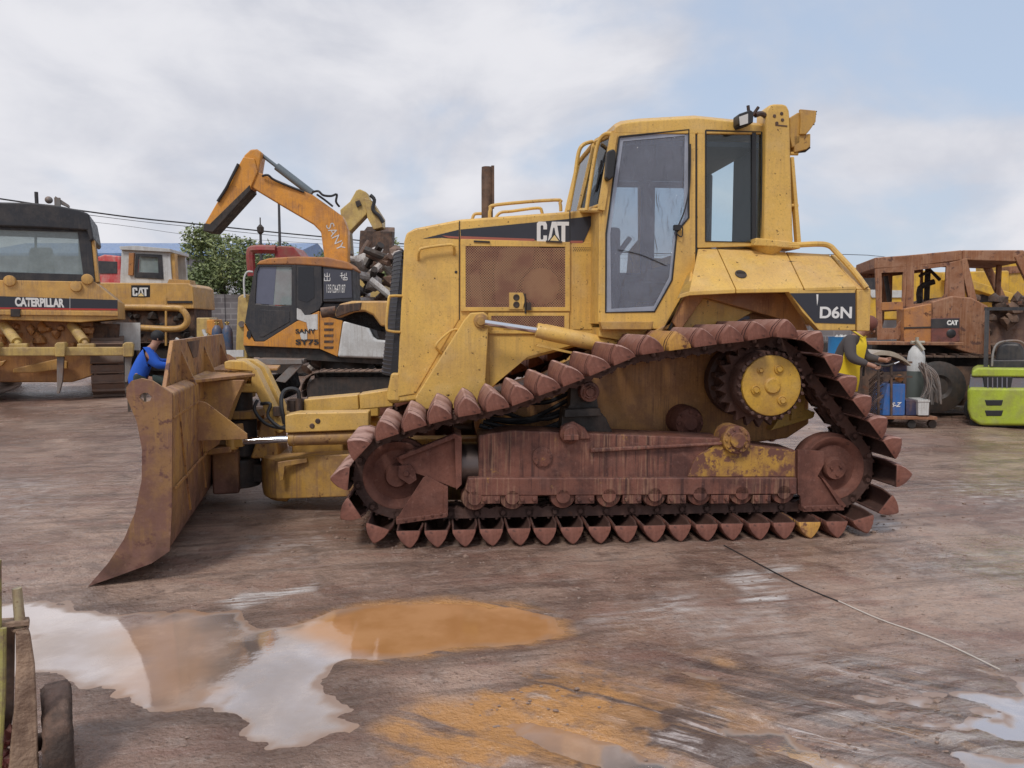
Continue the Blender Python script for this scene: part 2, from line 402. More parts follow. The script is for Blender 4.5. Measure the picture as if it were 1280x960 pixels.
q = np.stack([idx[:-1, :-1], idx[:-1, 1:], idx[1:, 1:], idx[1:, :-1]], -1).reshape(-1, 4)
me = bpy.data.meshes.new('ground'); me.vertices.add(len(co)); me.vertices.foreach_set('co', co.ravel().astype(np.float32))
me.loops.add(q.size); me.loops.foreach_set('vertex_index', q.ravel().astype(np.int32)); me.polygons.add(len(q))
me.polygons.foreach_set('loop_start', (np.arange(len(q))*4).astype(np.int32)); me.polygons.foreach_set('loop_total', np.full(len(q), 4, np.int32))
me.update(calc_edges=True); me.polygons.foreach_set('use_smooth', [True]*len(q))
for nm, arr in (('ochre', mud*near), ('lime', white), ('wet', wet*near+.35*(1-near)), ('rut', np.clip(reg+reg2, 0, 1)*near), ('margin', np.clip(1-st(np.minimum(np.minimum(dA, dB), dD), -.02, .30), 0, 1)*near)):  # lime holds real pale patches and the painted wet sheen
    a = me.attributes.new(nm, 'FLOAT', 'POINT'); a.data.foreach_set('value', arr.ravel().astype(np.float32))
g = bpy.data.objects.new('ground', me); COL.objects.link(g); tag(g, kind='structure')
m, nt, b = newmat('wet yard ground'); L = nt.links.new
v = objcoord(nt)
at = lambda n_: N(nt, 'ShaderNodeAttribute', attribute_name=n_).outputs['Fac']
c = mixc(nt, ramp(nt, noise(nt, v, .55, 6, .6), .35, .65), (.23, .135, .10), (.46, .32, .245))
c = mixc(nt, ramp(nt, noise(nt, v, 2.6, 8, .66, .6), .46, .66, 0, .65), c, (.11, .07, .056))
c = mixc(nt, ramp(nt, noise(nt, v, 7, 8, .7), .50, .66, 0, .6), c, (.42, .33, .28))
vs = objcoord(nt, (1, 2.6, 1))
c = mixc(nt, ramp(nt, noise(nt, vs, 1.3, 7, .6, 1.2), .48, .66, 0, .55), c, (.26, .13, .095))
c = mixc(nt, ramp(nt, noise(nt, v, 60, 5, .7), .56, .68, 0, .45), c, (.48, .40, .35))
c = mixc(nt, ramp(nt, noise(nt, v, 38, 6, .75), .53, .66, 0, .6), c, (.06, .04, .034))
def rot(scale, deg):
    tc_ = N(nt, 'ShaderNodeTexCoord'); a_ = N(nt, 'ShaderNodeMapping'); a_.inputs['Rotation'].default_value = (0, 0, R(deg)); L(tc_.outputs['Object'], a_.inputs['Vector'])
    b_ = N(nt, 'ShaderNodeMapping'); b_.inputs['Scale'].default_value = scale; L(a_.outputs[0], b_.inputs['Vector']); return b_.outputs[0]
rv = rot((.55, 7, 1), 28); rv2 = rot((.5, 5, 1), -12)
c = mixc(nt, ramp(nt, noise(nt, rv2, 1.0, 8, .68), .50, .62, 0, .5), c, (.10, .066, .052))
c = mixc(nt, ramp(nt, noise(nt, rv2, 1.7, 8, .68), .54, .66, 0, .4), c, (.45, .35, .30))
s1 = ramp(nt, noise(nt, rv, 1.1, 9, .66), .46, .54); s2 = ramp(nt, noise(nt, rv, 1.9, 9, .7), .50, .58); s3 = ramp(nt, noise(nt, rot((.4, 9, 1), 31), 1.3, 9, .7), .55, .60)
rt = at('rut'); brk = ramp(nt, noise(nt, v, 4.5, 8, .7), .42, .60)
c = mixc(nt, mth(nt, 'MULTIPLY', rt, mth(nt, 'MULTIPLY', s1, .85)), c, (.085, .055, .045))
c = mixc(nt, mth(nt, 'MULTIPLY', rt, mth(nt, 'MULTIPLY', mth(nt, 'MULTIPLY', s2, brk), .8)), c, (.36, .22, .13))
c = mixc(nt, mth(nt, 'MULTIPLY', rt, mth(nt, 'MULTIPLY', mth(nt, 'MULTIPLY', s3, brk), .7)), c, (.66, .58, .55))  # pale streaks paint the sky's reflection on the wet ruts
c = mixc(nt, mth(nt, 'MULTIPLY', at('margin'), .55), c, (.085, .055, .042))
c = mixc(nt, mth(nt, 'MULTIPLY', at('ochre'), mth(nt, 'MULTIPLY', ramp(nt, noise(nt, rv, 1.5, 9, .66), .34, .50), ramp(nt, noise(nt, v, 9, 8, .7), .36, .52, .5, 1))), c, (.52, .26, .09))
c = mixc(nt, mth(nt, 'MULTIPLY', at('lime'), ramp(nt, noise(nt, rv2, 3.5, 9, .72), .42, .56)), c, (.62, .57, .54))  # whitens pale patches, and paints sheen where the ground reflects sky
L(c, b.inputs['Base Color'])
w_ = mth(nt, 'ADD', mth(nt, 'ADD', mth(nt, 'MULTIPLY', at('wet'), .75), mth(nt, 'MULTIPLY', mth(nt, 'ADD', at('margin'), mth(nt, 'MULTIPLY', rt, s1)), .35)), mth(nt, 'MULTIPLY', noise(nt, v, 3.5, 7, .65), .6))
L(ramp(nt, w_, .34, .74, .55, .09), b.inputs['Roughness']); b.inputs['Specular IOR Level'].default_value = .85
bp = N(nt, 'ShaderNodeBump'); bp.inputs['Strength'].default_value = .8; bp.inputs['Distance'].default_value = .03
hh = mth(nt, 'ADD', noise(nt, v, 16, 9, .62), mth(nt, 'MULTIPLY', noise(nt, v, 70, 5, .6), .35)); L(hh, bp.inputs['Height']); L(bp.outputs['Normal'], b.inputs['Normal'])
g.data.materials.append(m)
# water sheet: level, with ochre silt in the orange puddle and a painted blade reflection
WX, WY = np.meshgrid(np.arange(-6.5, 5.6, .04), np.arange(2.0, 4.8, .04))
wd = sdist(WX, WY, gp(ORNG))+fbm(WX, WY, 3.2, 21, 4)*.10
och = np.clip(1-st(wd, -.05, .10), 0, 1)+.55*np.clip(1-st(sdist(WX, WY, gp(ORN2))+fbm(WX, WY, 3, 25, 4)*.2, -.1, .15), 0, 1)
ny_, nx_ = WX.shape; wc_ = np.stack([WX, WY, np.full(WX.shape, WATER)], -1).reshape(-1, 3); ix = np.arange(nx_*ny_).reshape(ny_, nx_)
qf = np.stack([ix[:-1, :-1], ix[:-1, 1:], ix[1:, 1:], ix[1:, :-1]], -1).reshape(-1, 4)
och += .55*np.clip(1-st(sdist(WX, WY, gp([(150, 786), (235, 770), (258, 790), (262, 860), (215, 876), (178, 880), (165, 830)]))+fbm(WX, WY, 4, 27, 4)*.15, -.08, .12), 0, 1)  # the blade's orange reflection, plus murk, painted into the water colour
jj = np.clip(np.searchsorted(YS, WY), 0, ny-1); ii = np.clip(np.searchsorted(XS, WX), 0, nx-1); dpt = np.clip((WATER-Hh[jj, ii])/.007, 0, 1)
wm = bpy.data.meshes.new('puddle_water'); wm.from_pydata(wc_.tolist(), [], qf.tolist())
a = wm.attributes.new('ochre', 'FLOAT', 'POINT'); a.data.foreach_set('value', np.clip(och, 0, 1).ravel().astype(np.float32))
a = wm.attributes.new('depth', 'FLOAT', 'POINT'); a.data.foreach_set('value', dpt.ravel().astype(np.float32))
m, nt, b = newmat('puddle water'); v = objcoord(nt); L = nt.links.new
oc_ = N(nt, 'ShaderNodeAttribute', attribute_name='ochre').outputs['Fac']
c = mixc(nt, ramp(nt, noise(nt, v, 1.6, 5), .35, .65), (.58, .47, .40), (.74, .65, .61))
dp_ = ramp(nt, mth(nt, 'ADD', N(nt, 'ShaderNodeAttribute', attribute_name='depth').outputs['Fac'], mth(nt, 'MULTIPLY', mth(nt, 'SUBTRACT', noise(nt, v, 14, 6, .65), .5), .6)), .05, .75)
c = mixc(nt, dp_, (.30, .20, .145), c)
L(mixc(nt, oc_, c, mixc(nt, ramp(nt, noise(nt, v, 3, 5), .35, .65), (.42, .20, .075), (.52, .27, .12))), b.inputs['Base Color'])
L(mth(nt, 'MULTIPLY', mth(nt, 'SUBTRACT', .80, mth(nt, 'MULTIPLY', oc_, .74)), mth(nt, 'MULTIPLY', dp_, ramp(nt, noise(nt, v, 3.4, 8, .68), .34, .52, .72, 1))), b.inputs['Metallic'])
L(ramp(nt, dp_, 0, 1, .22, .03), b.inputs['Roughness'])
b.inputs['IOR'].default_value = 1.5
bp = N(nt, 'ShaderNodeBump'); bp.inputs['Strength'].default_value = .035; bp.inputs['Distance'].default_value = .02
L(noise(nt, v, 9, 6, .6), bp.inputs['Height']); L(bp.outputs['Normal'], b.inputs['Normal'])
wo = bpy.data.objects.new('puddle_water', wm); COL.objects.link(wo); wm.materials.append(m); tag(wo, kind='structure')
# ================================================================ the yellow crawler dozer in the middle
D = Frame(.62, 6.82, 5)
dz = fthing(D, 'bulldozer', 'large yellow swamp-track bulldozer standing alone in the middle, its side to the camera', 'bulldozer')
def sub(a, b, name, mat, parent, v0, v1, pts, bevel=.006, **k):
    mb = MB(); mb.prism(D.pp(a, pts), v0, v1); return mb.build(name, mat, parent, bevel=bevel, **k)
# ---- track path (pin line) in (u, w)
FI = (-1.563, .455); RI = (1.735, .452); SPK = (1.17, 1.10); IR = .290
CAR = D.p(737, 488, -1.1)
def arc(c, r, a0, a1, n=14): return [(c[0]+r*math.cos(R(a0+(a1-a0)*i/n)), c[1]+r*math.sin(R(a0+(a1-a0)*i/n))) for i in range(n+1)]
path = []
path += arc(RI, IR, -90, -268+180+95, 1)[:1]
path = arc(FI, IR, 270, 100) + [(-1.2, .865)]
p0 = (CAR[0]-.02, CAR[1]+.115)
path += [(-.8, .93), (-.35, p0[1]-.075), p0, (p0[0]+.3, p0[1]+.13), (.72, 1.375)]
path += arc(SPK, .335, 112, 18) + arc(RI, IR, 24, -90)
path.append((0, .164))
def resample(P_, n=None, pitch=.1905):
    P_ = P_+[P_[0]]; d = [0]
    for a, b in zip(P_[:-1], P_[1:]): d.append(d[-1]+math.hypot(b[0]-a[0], b[1]-a[1]))
    T = d[-1]; n = n or round(T/pitch); out = []; k = 0
    for i in range(n):
        s = T*i/n
        while d[k+1] < s: k += 1
        t = (s-d[k])/(d[k+1]-d[k]); out.append((P_[k][0]+(P_[k+1][0]-P_[k][0])*t, P_[k][1]+(P_[k+1][1]-P_[k][1])*t))
    return out, T
pins, T = resample(path); NP = len(pins); PIT = T/NP
print('track', T, NP, PIT)
# path runs: front idler bottom -> up over the top -> rear -> bottom ; outward normal = left of travel
def link_frames():
    for i in range(NP):
        a = Vector(pins[i]); b = Vector(pins[(i+1) % NP]); d = (b-a); ln = d.length; d.normalize(); n = Vector((-d.y, d.x)); yield a, b, d, n, ln
SHOE = [(-.091, 0), (-.090, .028), (-.068, .072), (-.036, .106), (-.007, .128), (.007, .128), (.036, .106), (.068, .072), (.090, .028), (.091, 0)]
def shoe_mesh(seed):
    rnd = random.Random(seed); mb = MB(); h = .42
    half = [(0, .90, .76), (.006, .96, .75), (.05, 1, .82), (.0505, .93, .82), (.062, .93, .84), (.0625, 1, .84), (.088, 1, .89), (.0885, .93, .89), (.100, .93, .91), (.1005, 1, .91), (.165, 1, 1)]
    st = [(-h+a, s, k) for a, s, k in half]+[(h-a, s, k) for a, s, k in half[::-1]]
    rings = []
    for v, s, k in st:
        rings.append([((x*k if x < 0 else x)*(1 if y < .001 else s**.5)+rnd.uniform(-.0015, .0015), v, y*s+rnd.uniform(-.001, .001)) for x, y in SHOE])
    mb.loft(rings, caps=False, closed=False)
    vs = {tuple(round(a, 6) for a in v.co): v for v in mb.bm.verts}
    for r_ in (rings[0], rings[-1]): mb.face([vs[tuple(round(a, 6) for a in Vector(p))] for p in r_])
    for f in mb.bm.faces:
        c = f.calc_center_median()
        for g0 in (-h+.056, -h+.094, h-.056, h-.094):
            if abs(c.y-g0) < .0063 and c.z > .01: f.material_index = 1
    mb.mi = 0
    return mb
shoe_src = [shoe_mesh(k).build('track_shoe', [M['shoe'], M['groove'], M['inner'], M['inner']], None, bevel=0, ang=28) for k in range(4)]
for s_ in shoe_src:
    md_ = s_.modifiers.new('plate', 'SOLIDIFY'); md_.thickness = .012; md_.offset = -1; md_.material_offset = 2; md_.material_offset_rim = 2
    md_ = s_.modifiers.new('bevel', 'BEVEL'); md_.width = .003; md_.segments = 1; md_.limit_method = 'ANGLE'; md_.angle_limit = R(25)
def make_track(voff, yellow=()):
    mb = MB()
    for a, b, d, n, ln in link_frames():
        P3 = lambda s, h, v: (a.x+d.x*s+n.x*h, v, a.y+d.y*s+n.y*h)
        for v0, v1, sh in ((-1.185, -1.155, 0), (-1.005, -.975, 0), (-1.15, -1.125, .5), (-1.035, -1.01, .5)):
            o = 0
            prof = [(-.035+o, -.03), (.0+o, -.045), (ln*.36, -.043), (ln*.5, -.028), (ln*.64, -.043), (ln+.0, -.045), (ln+.035, -.02), (ln+.02, .028), (ln*.75, .036), (ln*.2, .036), (-.03, .026)]
            mb.loft([[P3(s, h, v) for s, h in prof] for v in (v0, v1)])
        mb.cyl(P3(0, 0, -1.195), P3(0, 0, -.965), .017, n=10)
        for s in (.045, ln-.045):
            for vv in (-1.17, -.99): mb.cyl(P3(s, -.054, vv), P3(s, .05, vv), .013, n=6)
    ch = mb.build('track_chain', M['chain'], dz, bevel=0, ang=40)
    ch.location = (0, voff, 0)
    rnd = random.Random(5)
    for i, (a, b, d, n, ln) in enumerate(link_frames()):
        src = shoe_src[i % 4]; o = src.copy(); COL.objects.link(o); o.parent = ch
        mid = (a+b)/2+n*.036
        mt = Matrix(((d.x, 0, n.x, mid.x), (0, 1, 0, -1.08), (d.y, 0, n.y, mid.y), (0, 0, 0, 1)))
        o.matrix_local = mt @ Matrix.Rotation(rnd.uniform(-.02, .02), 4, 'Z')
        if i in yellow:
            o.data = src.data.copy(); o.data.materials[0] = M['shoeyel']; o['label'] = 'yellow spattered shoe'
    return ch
def nearest(px, py):
    t = D.p(px, py, -1.5); return min(range(NP), key=lambda i: math.hypot((pins[i][0]+pins[(i+1) % NP][0])/2-t[0], (pins[i][1]+pins[(i+1) % NP][1])/2-t[1]))
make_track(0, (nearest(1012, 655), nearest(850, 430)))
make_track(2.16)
for s in shoe_src: bpy.data.objects.remove(s)
# ---- roller frames, both sides (mirrored geometry built twice)
def V3(u, v, w): return (u, v, w)
def undercarriage(sg):
    vv = lambda v: v*sg           # sg=+1: near side (v negative), -1: far side
    P = D.pp
    def pr(mb, pv, pts, v0, v1): mb.prism(P(pv, pts), vv(v0), vv(v1))
    mb = MB()
    pr(mb, -1.24, [(598, 544), (640, 538), (905, 548), (925, 555), (996, 563), (996, 600), (598, 600)], -1.24, -.92)
    pr(mb, -1.24, [(700, 532), (716, 526), (730, 534), (737, 544), (737, 549), (700, 549)], -1.262, -1.238)
    pr(mb, -1.26, [(738, 560), (908, 552), (908, 556), (738, 566)], -1.275, -1.236)
    pr(mb, -1.28, [(585, 597), (996, 597), (996, 618), (590, 620), (581, 612)], -1.29, -.90)
    fr = mb.build('track_frame', M['frame'], dz, bevel=.035, seg=4)
    mb = MB(); pr(mb, -1.26, [(905, 549), (925, 555), (994, 564), (994, 596), (860, 596), (870, 572)], -1.258, -1.23); mb.build('frame_end', M['endyel'], fr, bevel=.004)
    for x in (613, 660, 731, 790, 846, 900, 952):
        mb = MB(); c = D.p(x, 622, -1.28); mb.box(c[0]-.07, c[0]+.07, vv(-1.285), vv(-1.15), c[1]-.045, c[1]+.02)
        for k in (-.045, .045): mb.cyl((c[0]+k, vv(-1.305), c[1]-.01), (c[0]+k, vv(-1.28), c[1]-.01), .016, n=6)
        mb.build('roller_bracket', M['frame'], fr, bevel=.004)
    for x in (593, 640, 703, 760, 817, 873, 925, 977):
        mb = MB(); c = D.p(x, 624, -1.25); w = .30
        c = (c[0], w)
        mb.lathe((c[0], vv(-1.27), w), (0, sg, 0), [(.035, -.02), (.05, -.02), (.055, 0), (.09, .005), (.1, .03), (.1, .06), (.085, .065), (.085, .29), (.1, .3), (.1, .36), (.05, .37)], n=20)
        mb.build('track_roller', M['frame'], fr, bevel=0)
    # idlers
    for nm, c, r in (('front_idler', FI, .250), ('rear_idler', RI, .245)):
        mb = MB()
        mb.lathe((c[0], vv(-1.20), c[1]), (0, sg, 0), [(.05, -.02), (.075, -.02), (.085, 0), (.09, .03), (r-.07, .045), (r-.05, .03), (r-.03, .015), (r-.005, .012), (r, .02), (r, .07), (r+.02, .08), (r+.02, .16), (r, .17), (r, .22), (r-.04, .23), (.08, .22), (.05, .24)], n=48)
        for a in range(3 if nm == 'rear_idler' else 0):
            t = R(40+120*a); mb.cyl((c[0]+.04*math.cos(t), vv(-1.235), c[1]+.04*math.sin(t)), (c[0]+.04*math.cos(t), vv(-1.2), c[1]+.04*math.sin(t)), .012, n=6)
        mb.build(nm, M['mud'], dz)
    # recoil cylinder
    mb = MB(); c0 = D.p(577, 578, -1.1); c1 = D.p(599, 578, -1.1)
    mb.lathe((c0[0]-.04, vv(-1.06), .50), (1, 0, 0), [(.15, 0), (.175, .0), (.175, .19), (.15, .21)], n=32)
    mb.build('recoil_cylinder', plain('polished dirty steel', (.13, .10, .09), .33, .85), fr, bevel=.004)
    # front fork guards
    mb = MB()
    pr(mb, -1.25, [(495, 572), (502, 568), (568, 542), (575, 545), (575, 606), (569, 610), (533, 596), (516, 590), (499, 578)], -1.26, -1.235)
    pr(mb, -1.25, [(568, 541), (577, 545), (577, 604), (570, 611)], -1.30, -.93)
    pr(mb, -1.25, [(499, 569), (568, 541), (571, 546), (500, 574)], -1.30, -1.23)
    mb.build('idler_guard', M['mud'], fr, bevel=.004)
    mb = MB()
    pr(mb, -1.26, [(529, 597), (533, 594), (559, 608), (558, 643), (498, 652), (496, 648)], -1.275, -1.25)
    pr(mb, -1.26, [(555, 606), (560, 608), (560, 644), (555, 645)], -1.29, -1.0)
    pr(mb, -1.26, [(495, 648), (558, 640), (559, 645), (496, 654)], -1.30, -1.19)
    for k in range(5):
        c = D.p(507+k*11, 650-k*2, -1.3); mb.cyl((c[0], vv(-1.31), c[1]), (c[0], vv(-1.29), c[1]), .011, n=6)
    mb.build('chain_guard', M['mud'], fr, bevel=.003)
    mb = MB()
    pr(mb, -1.26, [(498, 582), (513, 580), (519, 588), (521, 600), (512, 606), (497, 596)], -1.27, -1.20)
    c = D.p(508, 592, -1.27); mb.cyl((c[0], vv(-1.285), c[1]), (c[0], vv(-1.26), c[1]), .02, n=10)
    mb.build('idler_yoke', M['mud'], fr, bevel=.006)
    # rear plate
    mb = MB()
    pr(mb, -1.26, [(997, 562), (1030, 564), (1030, 580), (1022, 595), (1032, 604), (1054, 632), (1050, 637), (1002, 638), (1000, 620), (997, 618)], -1.265, -1.235)
    pr(mb, -1.26, [(1002, 632), (1052, 630), (1053, 637), (1002, 639)], -1.29, -1.20)
    pr(mb, -1.26, [(1023, 594), (1030, 600), (1056, 632), (1050, 635)], -1.29, -1.23)
    for k in range(5):
        c = D.p(1006+k*10, 635, -1.29); mb.cyl((c[0], vv(-1.30), c[1]), (c[0], vv(-1.28), c[1]), .012, n=6)
    mb.build('rear_guard', M['mud'], fr, bevel=.004)
    # carrier roller and its bracket
    mb = MB(); c = D.p(737, 490, -1.2)
    mb.lathe((c[0], vv(-1.22), c[1]), (0, sg, 0), [(.012, -.012), (.03, -.012), (.035, 0), (.045, -.004), (.05, .002), (.052, .01), (.07, .012), (.075, .03), (.075, .25), (.09, .26), (.09, .3), (.04, .31)], n=24)
    for a in range(3):
        t = R(90+120*a); mb.cyl((c[0]+.05*math.cos(t), vv(-1.235), c[1]+.05*math.sin(t)), (c[0]+.05*math.cos(t), vv(-1.2), c[1]+.05*math.sin(t)), .009, n=6)
    mb.build('carrier_roller', M['frame'], fr)
    mb = MB()
    pr(mb, -1.1, [(713, 478), (730, 470), (745, 495), (748, 512), (757, 522), (765, 540), (700, 540), (702, 520), (712, 505)], -1.12, -.98)
    pr(mb, -1.2, [(706, 512), (750, 510), (752, 520), (705, 522)], -1.21, -.96)
    mb.build('roller_bracket', M['dark'], fr, bevel=.008)
    mb = MB(); c = D.p(712, 545, -1.25)
    mb.lathe((c[0], vv(-1.29), c[1]+.02), (0, sg, 0), [(.05, -.02), (.06, 0), (.075, .01), (.08, .05)], n=20)
    mb.box(c[0]-.055, c[0]+.055, vv(-1.33), vv(-1.29), c[1]-.02, c[1]+.02)
    mb.build('pivot_cap', M['frame'], fr, bevel=.006)
    mb = MB(); c = D.p(678, 571, -1.25)
    mb.lathe((c[0], vv(-1.255), c[1]), (0, sg, 0), [(.06, -.006), (.072, -.004), (.072, .03)], n=20)
    for k in range(8):
        t = R(45*k); mb.cyl((c[0]+.058*math.cos(t), vv(-1.268), c[1]+.058*math.sin(t)), (c[0]+.058*math.cos(t), vv(-1.25), c[1]+.058*math.sin(t)), .008, n=6)
    mb.build('access_cover', M['frame'], fr)
    mb = MB(); c = D.p(921, 550, -1.3)
    mb.lathe((c[0], vv(-1.30), c[1]), (0, sg, 0), [(.03, -.035), (.055, -.035), (.06, -.01), (.10, -.005), (.105, .0), (.105, .2)], n=28)
    for k in range(10):
        t = R(36*k); mb.cyl((c[0]+.082*math.cos(t), vv(-1.32), c[1]+.082*math.sin(t)), (c[0]+.082*math.cos(t), vv(-1.3), c[1]+.082*math.sin(t)), .011, n=6)
    mb.build('pivot_cap', M['endyel'], fr, bevel=.004)
    # sprocket: toothed ring, drum, cover
    mb = MB(); n = 22
    prof = []
    for k in range(n*4):
        t = 2*math.pi*k/(n*4); r = (.275, .30, .338, .30)[k % 4]; prof.append((SPK[0]+r*math.cos(t), SPK[1]+r*math.sin(t)))
    mb.prism(prof, vv(-1.115), vv(-1.045))
    mb.build('sprocket', M['chain'], dz, bevel=.006)
    mb = MB()
    mb.lathe((SPK[0], vv(-1.30), SPK[1]), (0, sg, 0), [(.20, .0), (.245, .01), (.255, .03), (.26, .06), (.26, .14), (.235, .16), (.235, .2), (.25, .22), (.25, .5), (.29, .52), (.29, .62), (.2, .7)], n=44)
    for k in range(26):
        t = 2*math.pi*k/26; c = (SPK[0]+.243*math.cos(t), SPK[1]+.243*math.sin(t)); mb.cyl((c[0], vv(-1.322), c[1]), (c[0], vv(-1.28), c[1]), .0145, n=6)
    for k in range(16):
        t = 2*math.pi*(k+.5)/16; c = (SPK[0]+.27*math.cos(t), SPK[1]+.27*math.sin(t)); mb.box(c[0]-.02, c[0]+.02, vv(-.93), vv(-.83), c[1]-.02, c[1]+.02)
    mb.build('final_drive', M['chain'], dz, bevel=.004)
    mb = MB(); mb.lathe((SPK[0], vv(-1.33), SPK[1]), (0, sg, 0), [(.05, -.018), (.058, -.012), (.06, .0), (.20, .002), (.222, .010), (.225, .035)], n=48)
    mb2 = mb.build('hub_cover', M['yelcap'], dz, bevel=.004)
    mb = MB()
    for a in (70, 193, 305, 130):
        r = .13; t = R(a); c = (SPK[0]+r*math.cos(t)*(1 if a != 130 else 1.15), SPK[1]+r*math.sin(t)*(1 if a != 130 else 1.15)); k = .034 if a != 130 else .022
        mb.lathe((c[0], vv(-1.335), c[1]), (0, sg, 0), [(k*.4, -.02), (k*.55, -.02), (k*.6, -.006), (k*.8, -.004), (k*.85, -.01), (k, -.008), (k*1.05, .01)], n=16)
    for k in range(6):
        t = R(60*k+20); mb.cyl((SPK[0]+.045*math.cos(t), vv(-1.352), SPK[1]+.045*math.sin(t)), (SPK[0]+.045*math.cos(t), vv(-1.34), SPK[1]+.045*math.sin(t)), .006, n=6)
    mb.build('cover_bolt', M['yelcap'], mb2, split=True)
M['yelcap'] = paint('hub cover yellow', (.60, .36, .05), dirt=.45, rust=.16, streak=.15, dcol=(.28, .14, .07))
undercarriage(1); undercarriage(-1)
# ---- hull between the tracks
mb = MB()
mb.prism(D.pp(-.62, [(600, 560), (600, 505), (700, 478), (760, 450), (800, 420), (850, 372), (905, 355), (985, 362), (1000, 410), (1012, 440), (1012, 530), (985, 548), (860, 565)]), -.62, .62)
hull = mb.build('hull', M['hull'], dz, bevel=.02)
mb = MB(); mb.prism(D.pp(-.7, [(985, 505), (1000, 508), (1018, 515), (1016, 522), (990, 530), (962, 538)]), -.72, .72); mb.prism(D.pp(-.7, [(990, 470), (1005, 470), (1002, 520), (985, 525)]), -.75, -.62); mb.build('rear_hitch', M['yel'], dz, bevel=.01)
mb = MB(); c = D.p(860, 528, -.8); mb.lathe((c[0], -.86, c[1]), (0, 1, 0), [(.05, -.02), (.07, 0), (.11, .02), (.13, .08), (.13, .25)], n=24)
for k in range(8): t = R(45*k); mb.cyl((c[0]+.09*math.cos(t), -.87, c[1]+.09*math.sin(t)), (c[0]+.09*math.cos(t), -.83, c[1]+.09*math.sin(t)), .013, n=6)
mb.build('pivot_shaft', M['mud'], dz)
rnd = random.Random(3)
for k in range(7):
    a = D.q(600+rnd.uniform(-5, 10), 512+k*3, -.72); b_ = D.q(712, 490+k*6, -.72); mb = MB()
    mid = [((a[0]*(1-t)+b_[0]*t), -.72-.1*rnd.random()-.03*k, (a[2]*(1-t)+b_[2]*t)-.12*math.sin(math.pi*t)*rnd.uniform(.2, 1)) for t in (0, .25, .5, .75, 1)]
    mb.tube(mid, .018, smooth=5); mb.build('hose', M['rubber'], dz)
# ---- hood / engine enclosure
HV = .45
mb = MB()
outl = D.pp(-HV, [(505, 302), (508, 291), (519, 285), (575, 274), (712, 264), (746, 260), (752, 262), (752, 425), (640, 455), (611, 492), (487, 505), (484, 498), (497, 470)])
mb.prism(outl, -HV, HV)
hood = mb.build('hood', M['yel'], dz, bevel=.035, seg=4)
# panel joints as thin recessed dark lines: door leaves set 4 mm proud instead
def panel(name, pv, outer, t=.006, mat='yel', parent=None, bevel=.003, far=False):
    mb = MB(); mb.prism(D.pp(pv, outer), pv-t, pv+.001); o = mb.build(name, M[mat], parent or hood, bevel=bevel); return o
def rpanel(name, pv, outer, inner, t=.012, mat='yel', parent=None):
    mb = MB(); mb.ring(D.pp(pv, outer), D.pp(pv, inner), pv-t, pv+.001); return mb.build(name, M[mat], parent or hood, bevel=.003)
# dark sheets behind the mesh in place of openings
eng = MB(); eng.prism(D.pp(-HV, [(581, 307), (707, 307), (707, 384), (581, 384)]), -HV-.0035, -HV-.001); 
eng.prism(D.pp(-HV, [(614, 395), (707, 395), (707, 412), (640, 412)]), -HV-.0035, -HV-.001); eng.build('engine_bay_sheets', plain('dark engine bay', (.05, .028, .022), .9), hood)
mb = MB(); c = D.p(676, 358, -HV); mb.lathe((c[0], -HV-.012, c[1]), (0, 1, 0), [(.10, -.004), (.145, .0), (.15, .008)], n=32)
mb.build('air_cleaner', plain('dusty tan air cleaner', (.36, .19, .10), .8), hood)
mb = MB(); mb.prism(D.pp(-HV, [(625, 312), (640, 308), (668, 309), (665, 330), (650, 350), (640, 380), (620, 380), (618, 340)]), -HV-.010, -HV-.003)
mb.prism(D.pp(-HV, [(587, 345), (598, 335), (604, 383), (590, 383)]), -HV-.010, -HV-.003); mb.build('engine_block', plain('muddy engine casing', (.20, .11, .075), .85), hood)
def meshmat():
    m, nt, b = newmat('perforated dusty steel'); L = nt.links.new; v = objcoord(nt)
    sx = N(nt, 'ShaderNodeSeparateXYZ'); L(v, sx.inputs[0]); s = 2*math.pi/.021
    x = mth(nt, 'SINE', mth(nt, 'MULTIPLY', sx.outputs['X'], s)); y = mth(nt, 'SINE', mth(nt, 'MULTIPLY', sx.outputs['Z'], s))
    hole = ramp(nt, mth(nt, 'MULTIPLY', x, y), .05, .25)
    c = mixc(nt, ramp(nt, noise(nt, v, 7, 6), .4, .65), (.36, .205, .12), (.27, .13, .085)); L(c, b.inputs['Base Color']); b.inputs['Roughness'].default_value = .7
    tr = N(nt, 'ShaderNodeBsdfTransparent'); mx = N(nt, 'ShaderNodeMixShader'); L(hole, mx.inputs[0]); L(b.outputs[0], mx.inputs[1]); L(tr.outputs[0], mx.inputs[2]); L(mx.outputs[0], nt.nodes['Material Output'].inputs['Surface'])
    return m
M['mesh'] = meshmat()
mb = MB(); mb.prism(D.pp(-HV, [(581, 307), (617, 307), (617, 303), (675, 303), (675, 310), (707, 310), (707, 385), (581, 385)]), -HV-.020, -HV-.018)
dr = rpanel('engine_door', -HV, [(576, 299), (712, 303), (712, 389), (576, 389)], [(582, 308), (706, 309), (706, 384), (582, 384)], t=.024)
mb.build('mesh_panel', M['mesh'], dr, flat=True)
mb = MB(); mb.prism(D.pp(-HV, [(613, 394), (707, 394), (707, 413), (640, 413), (628, 408), (613, 400)]), -HV-.020, -HV-.018)
ld = rpanel('lower_engine_door', -HV, [(610, 391), (711, 391), (711, 417), (610, 417)], [(614, 395), (705, 395), (705, 413), (614, 413)], t=.022)
mb.build('mesh_panel', M['mesh'], ld, flat=True)
mb = MB(); mb.prism(D.pp(-HV, [(636, 366), (653, 366), (656, 374), (653, 387), (636, 387)]), -HV-.035, -HV-.02); mb.build('latch_plate', M['yel'], dr, bevel=.004)
mb = MB()
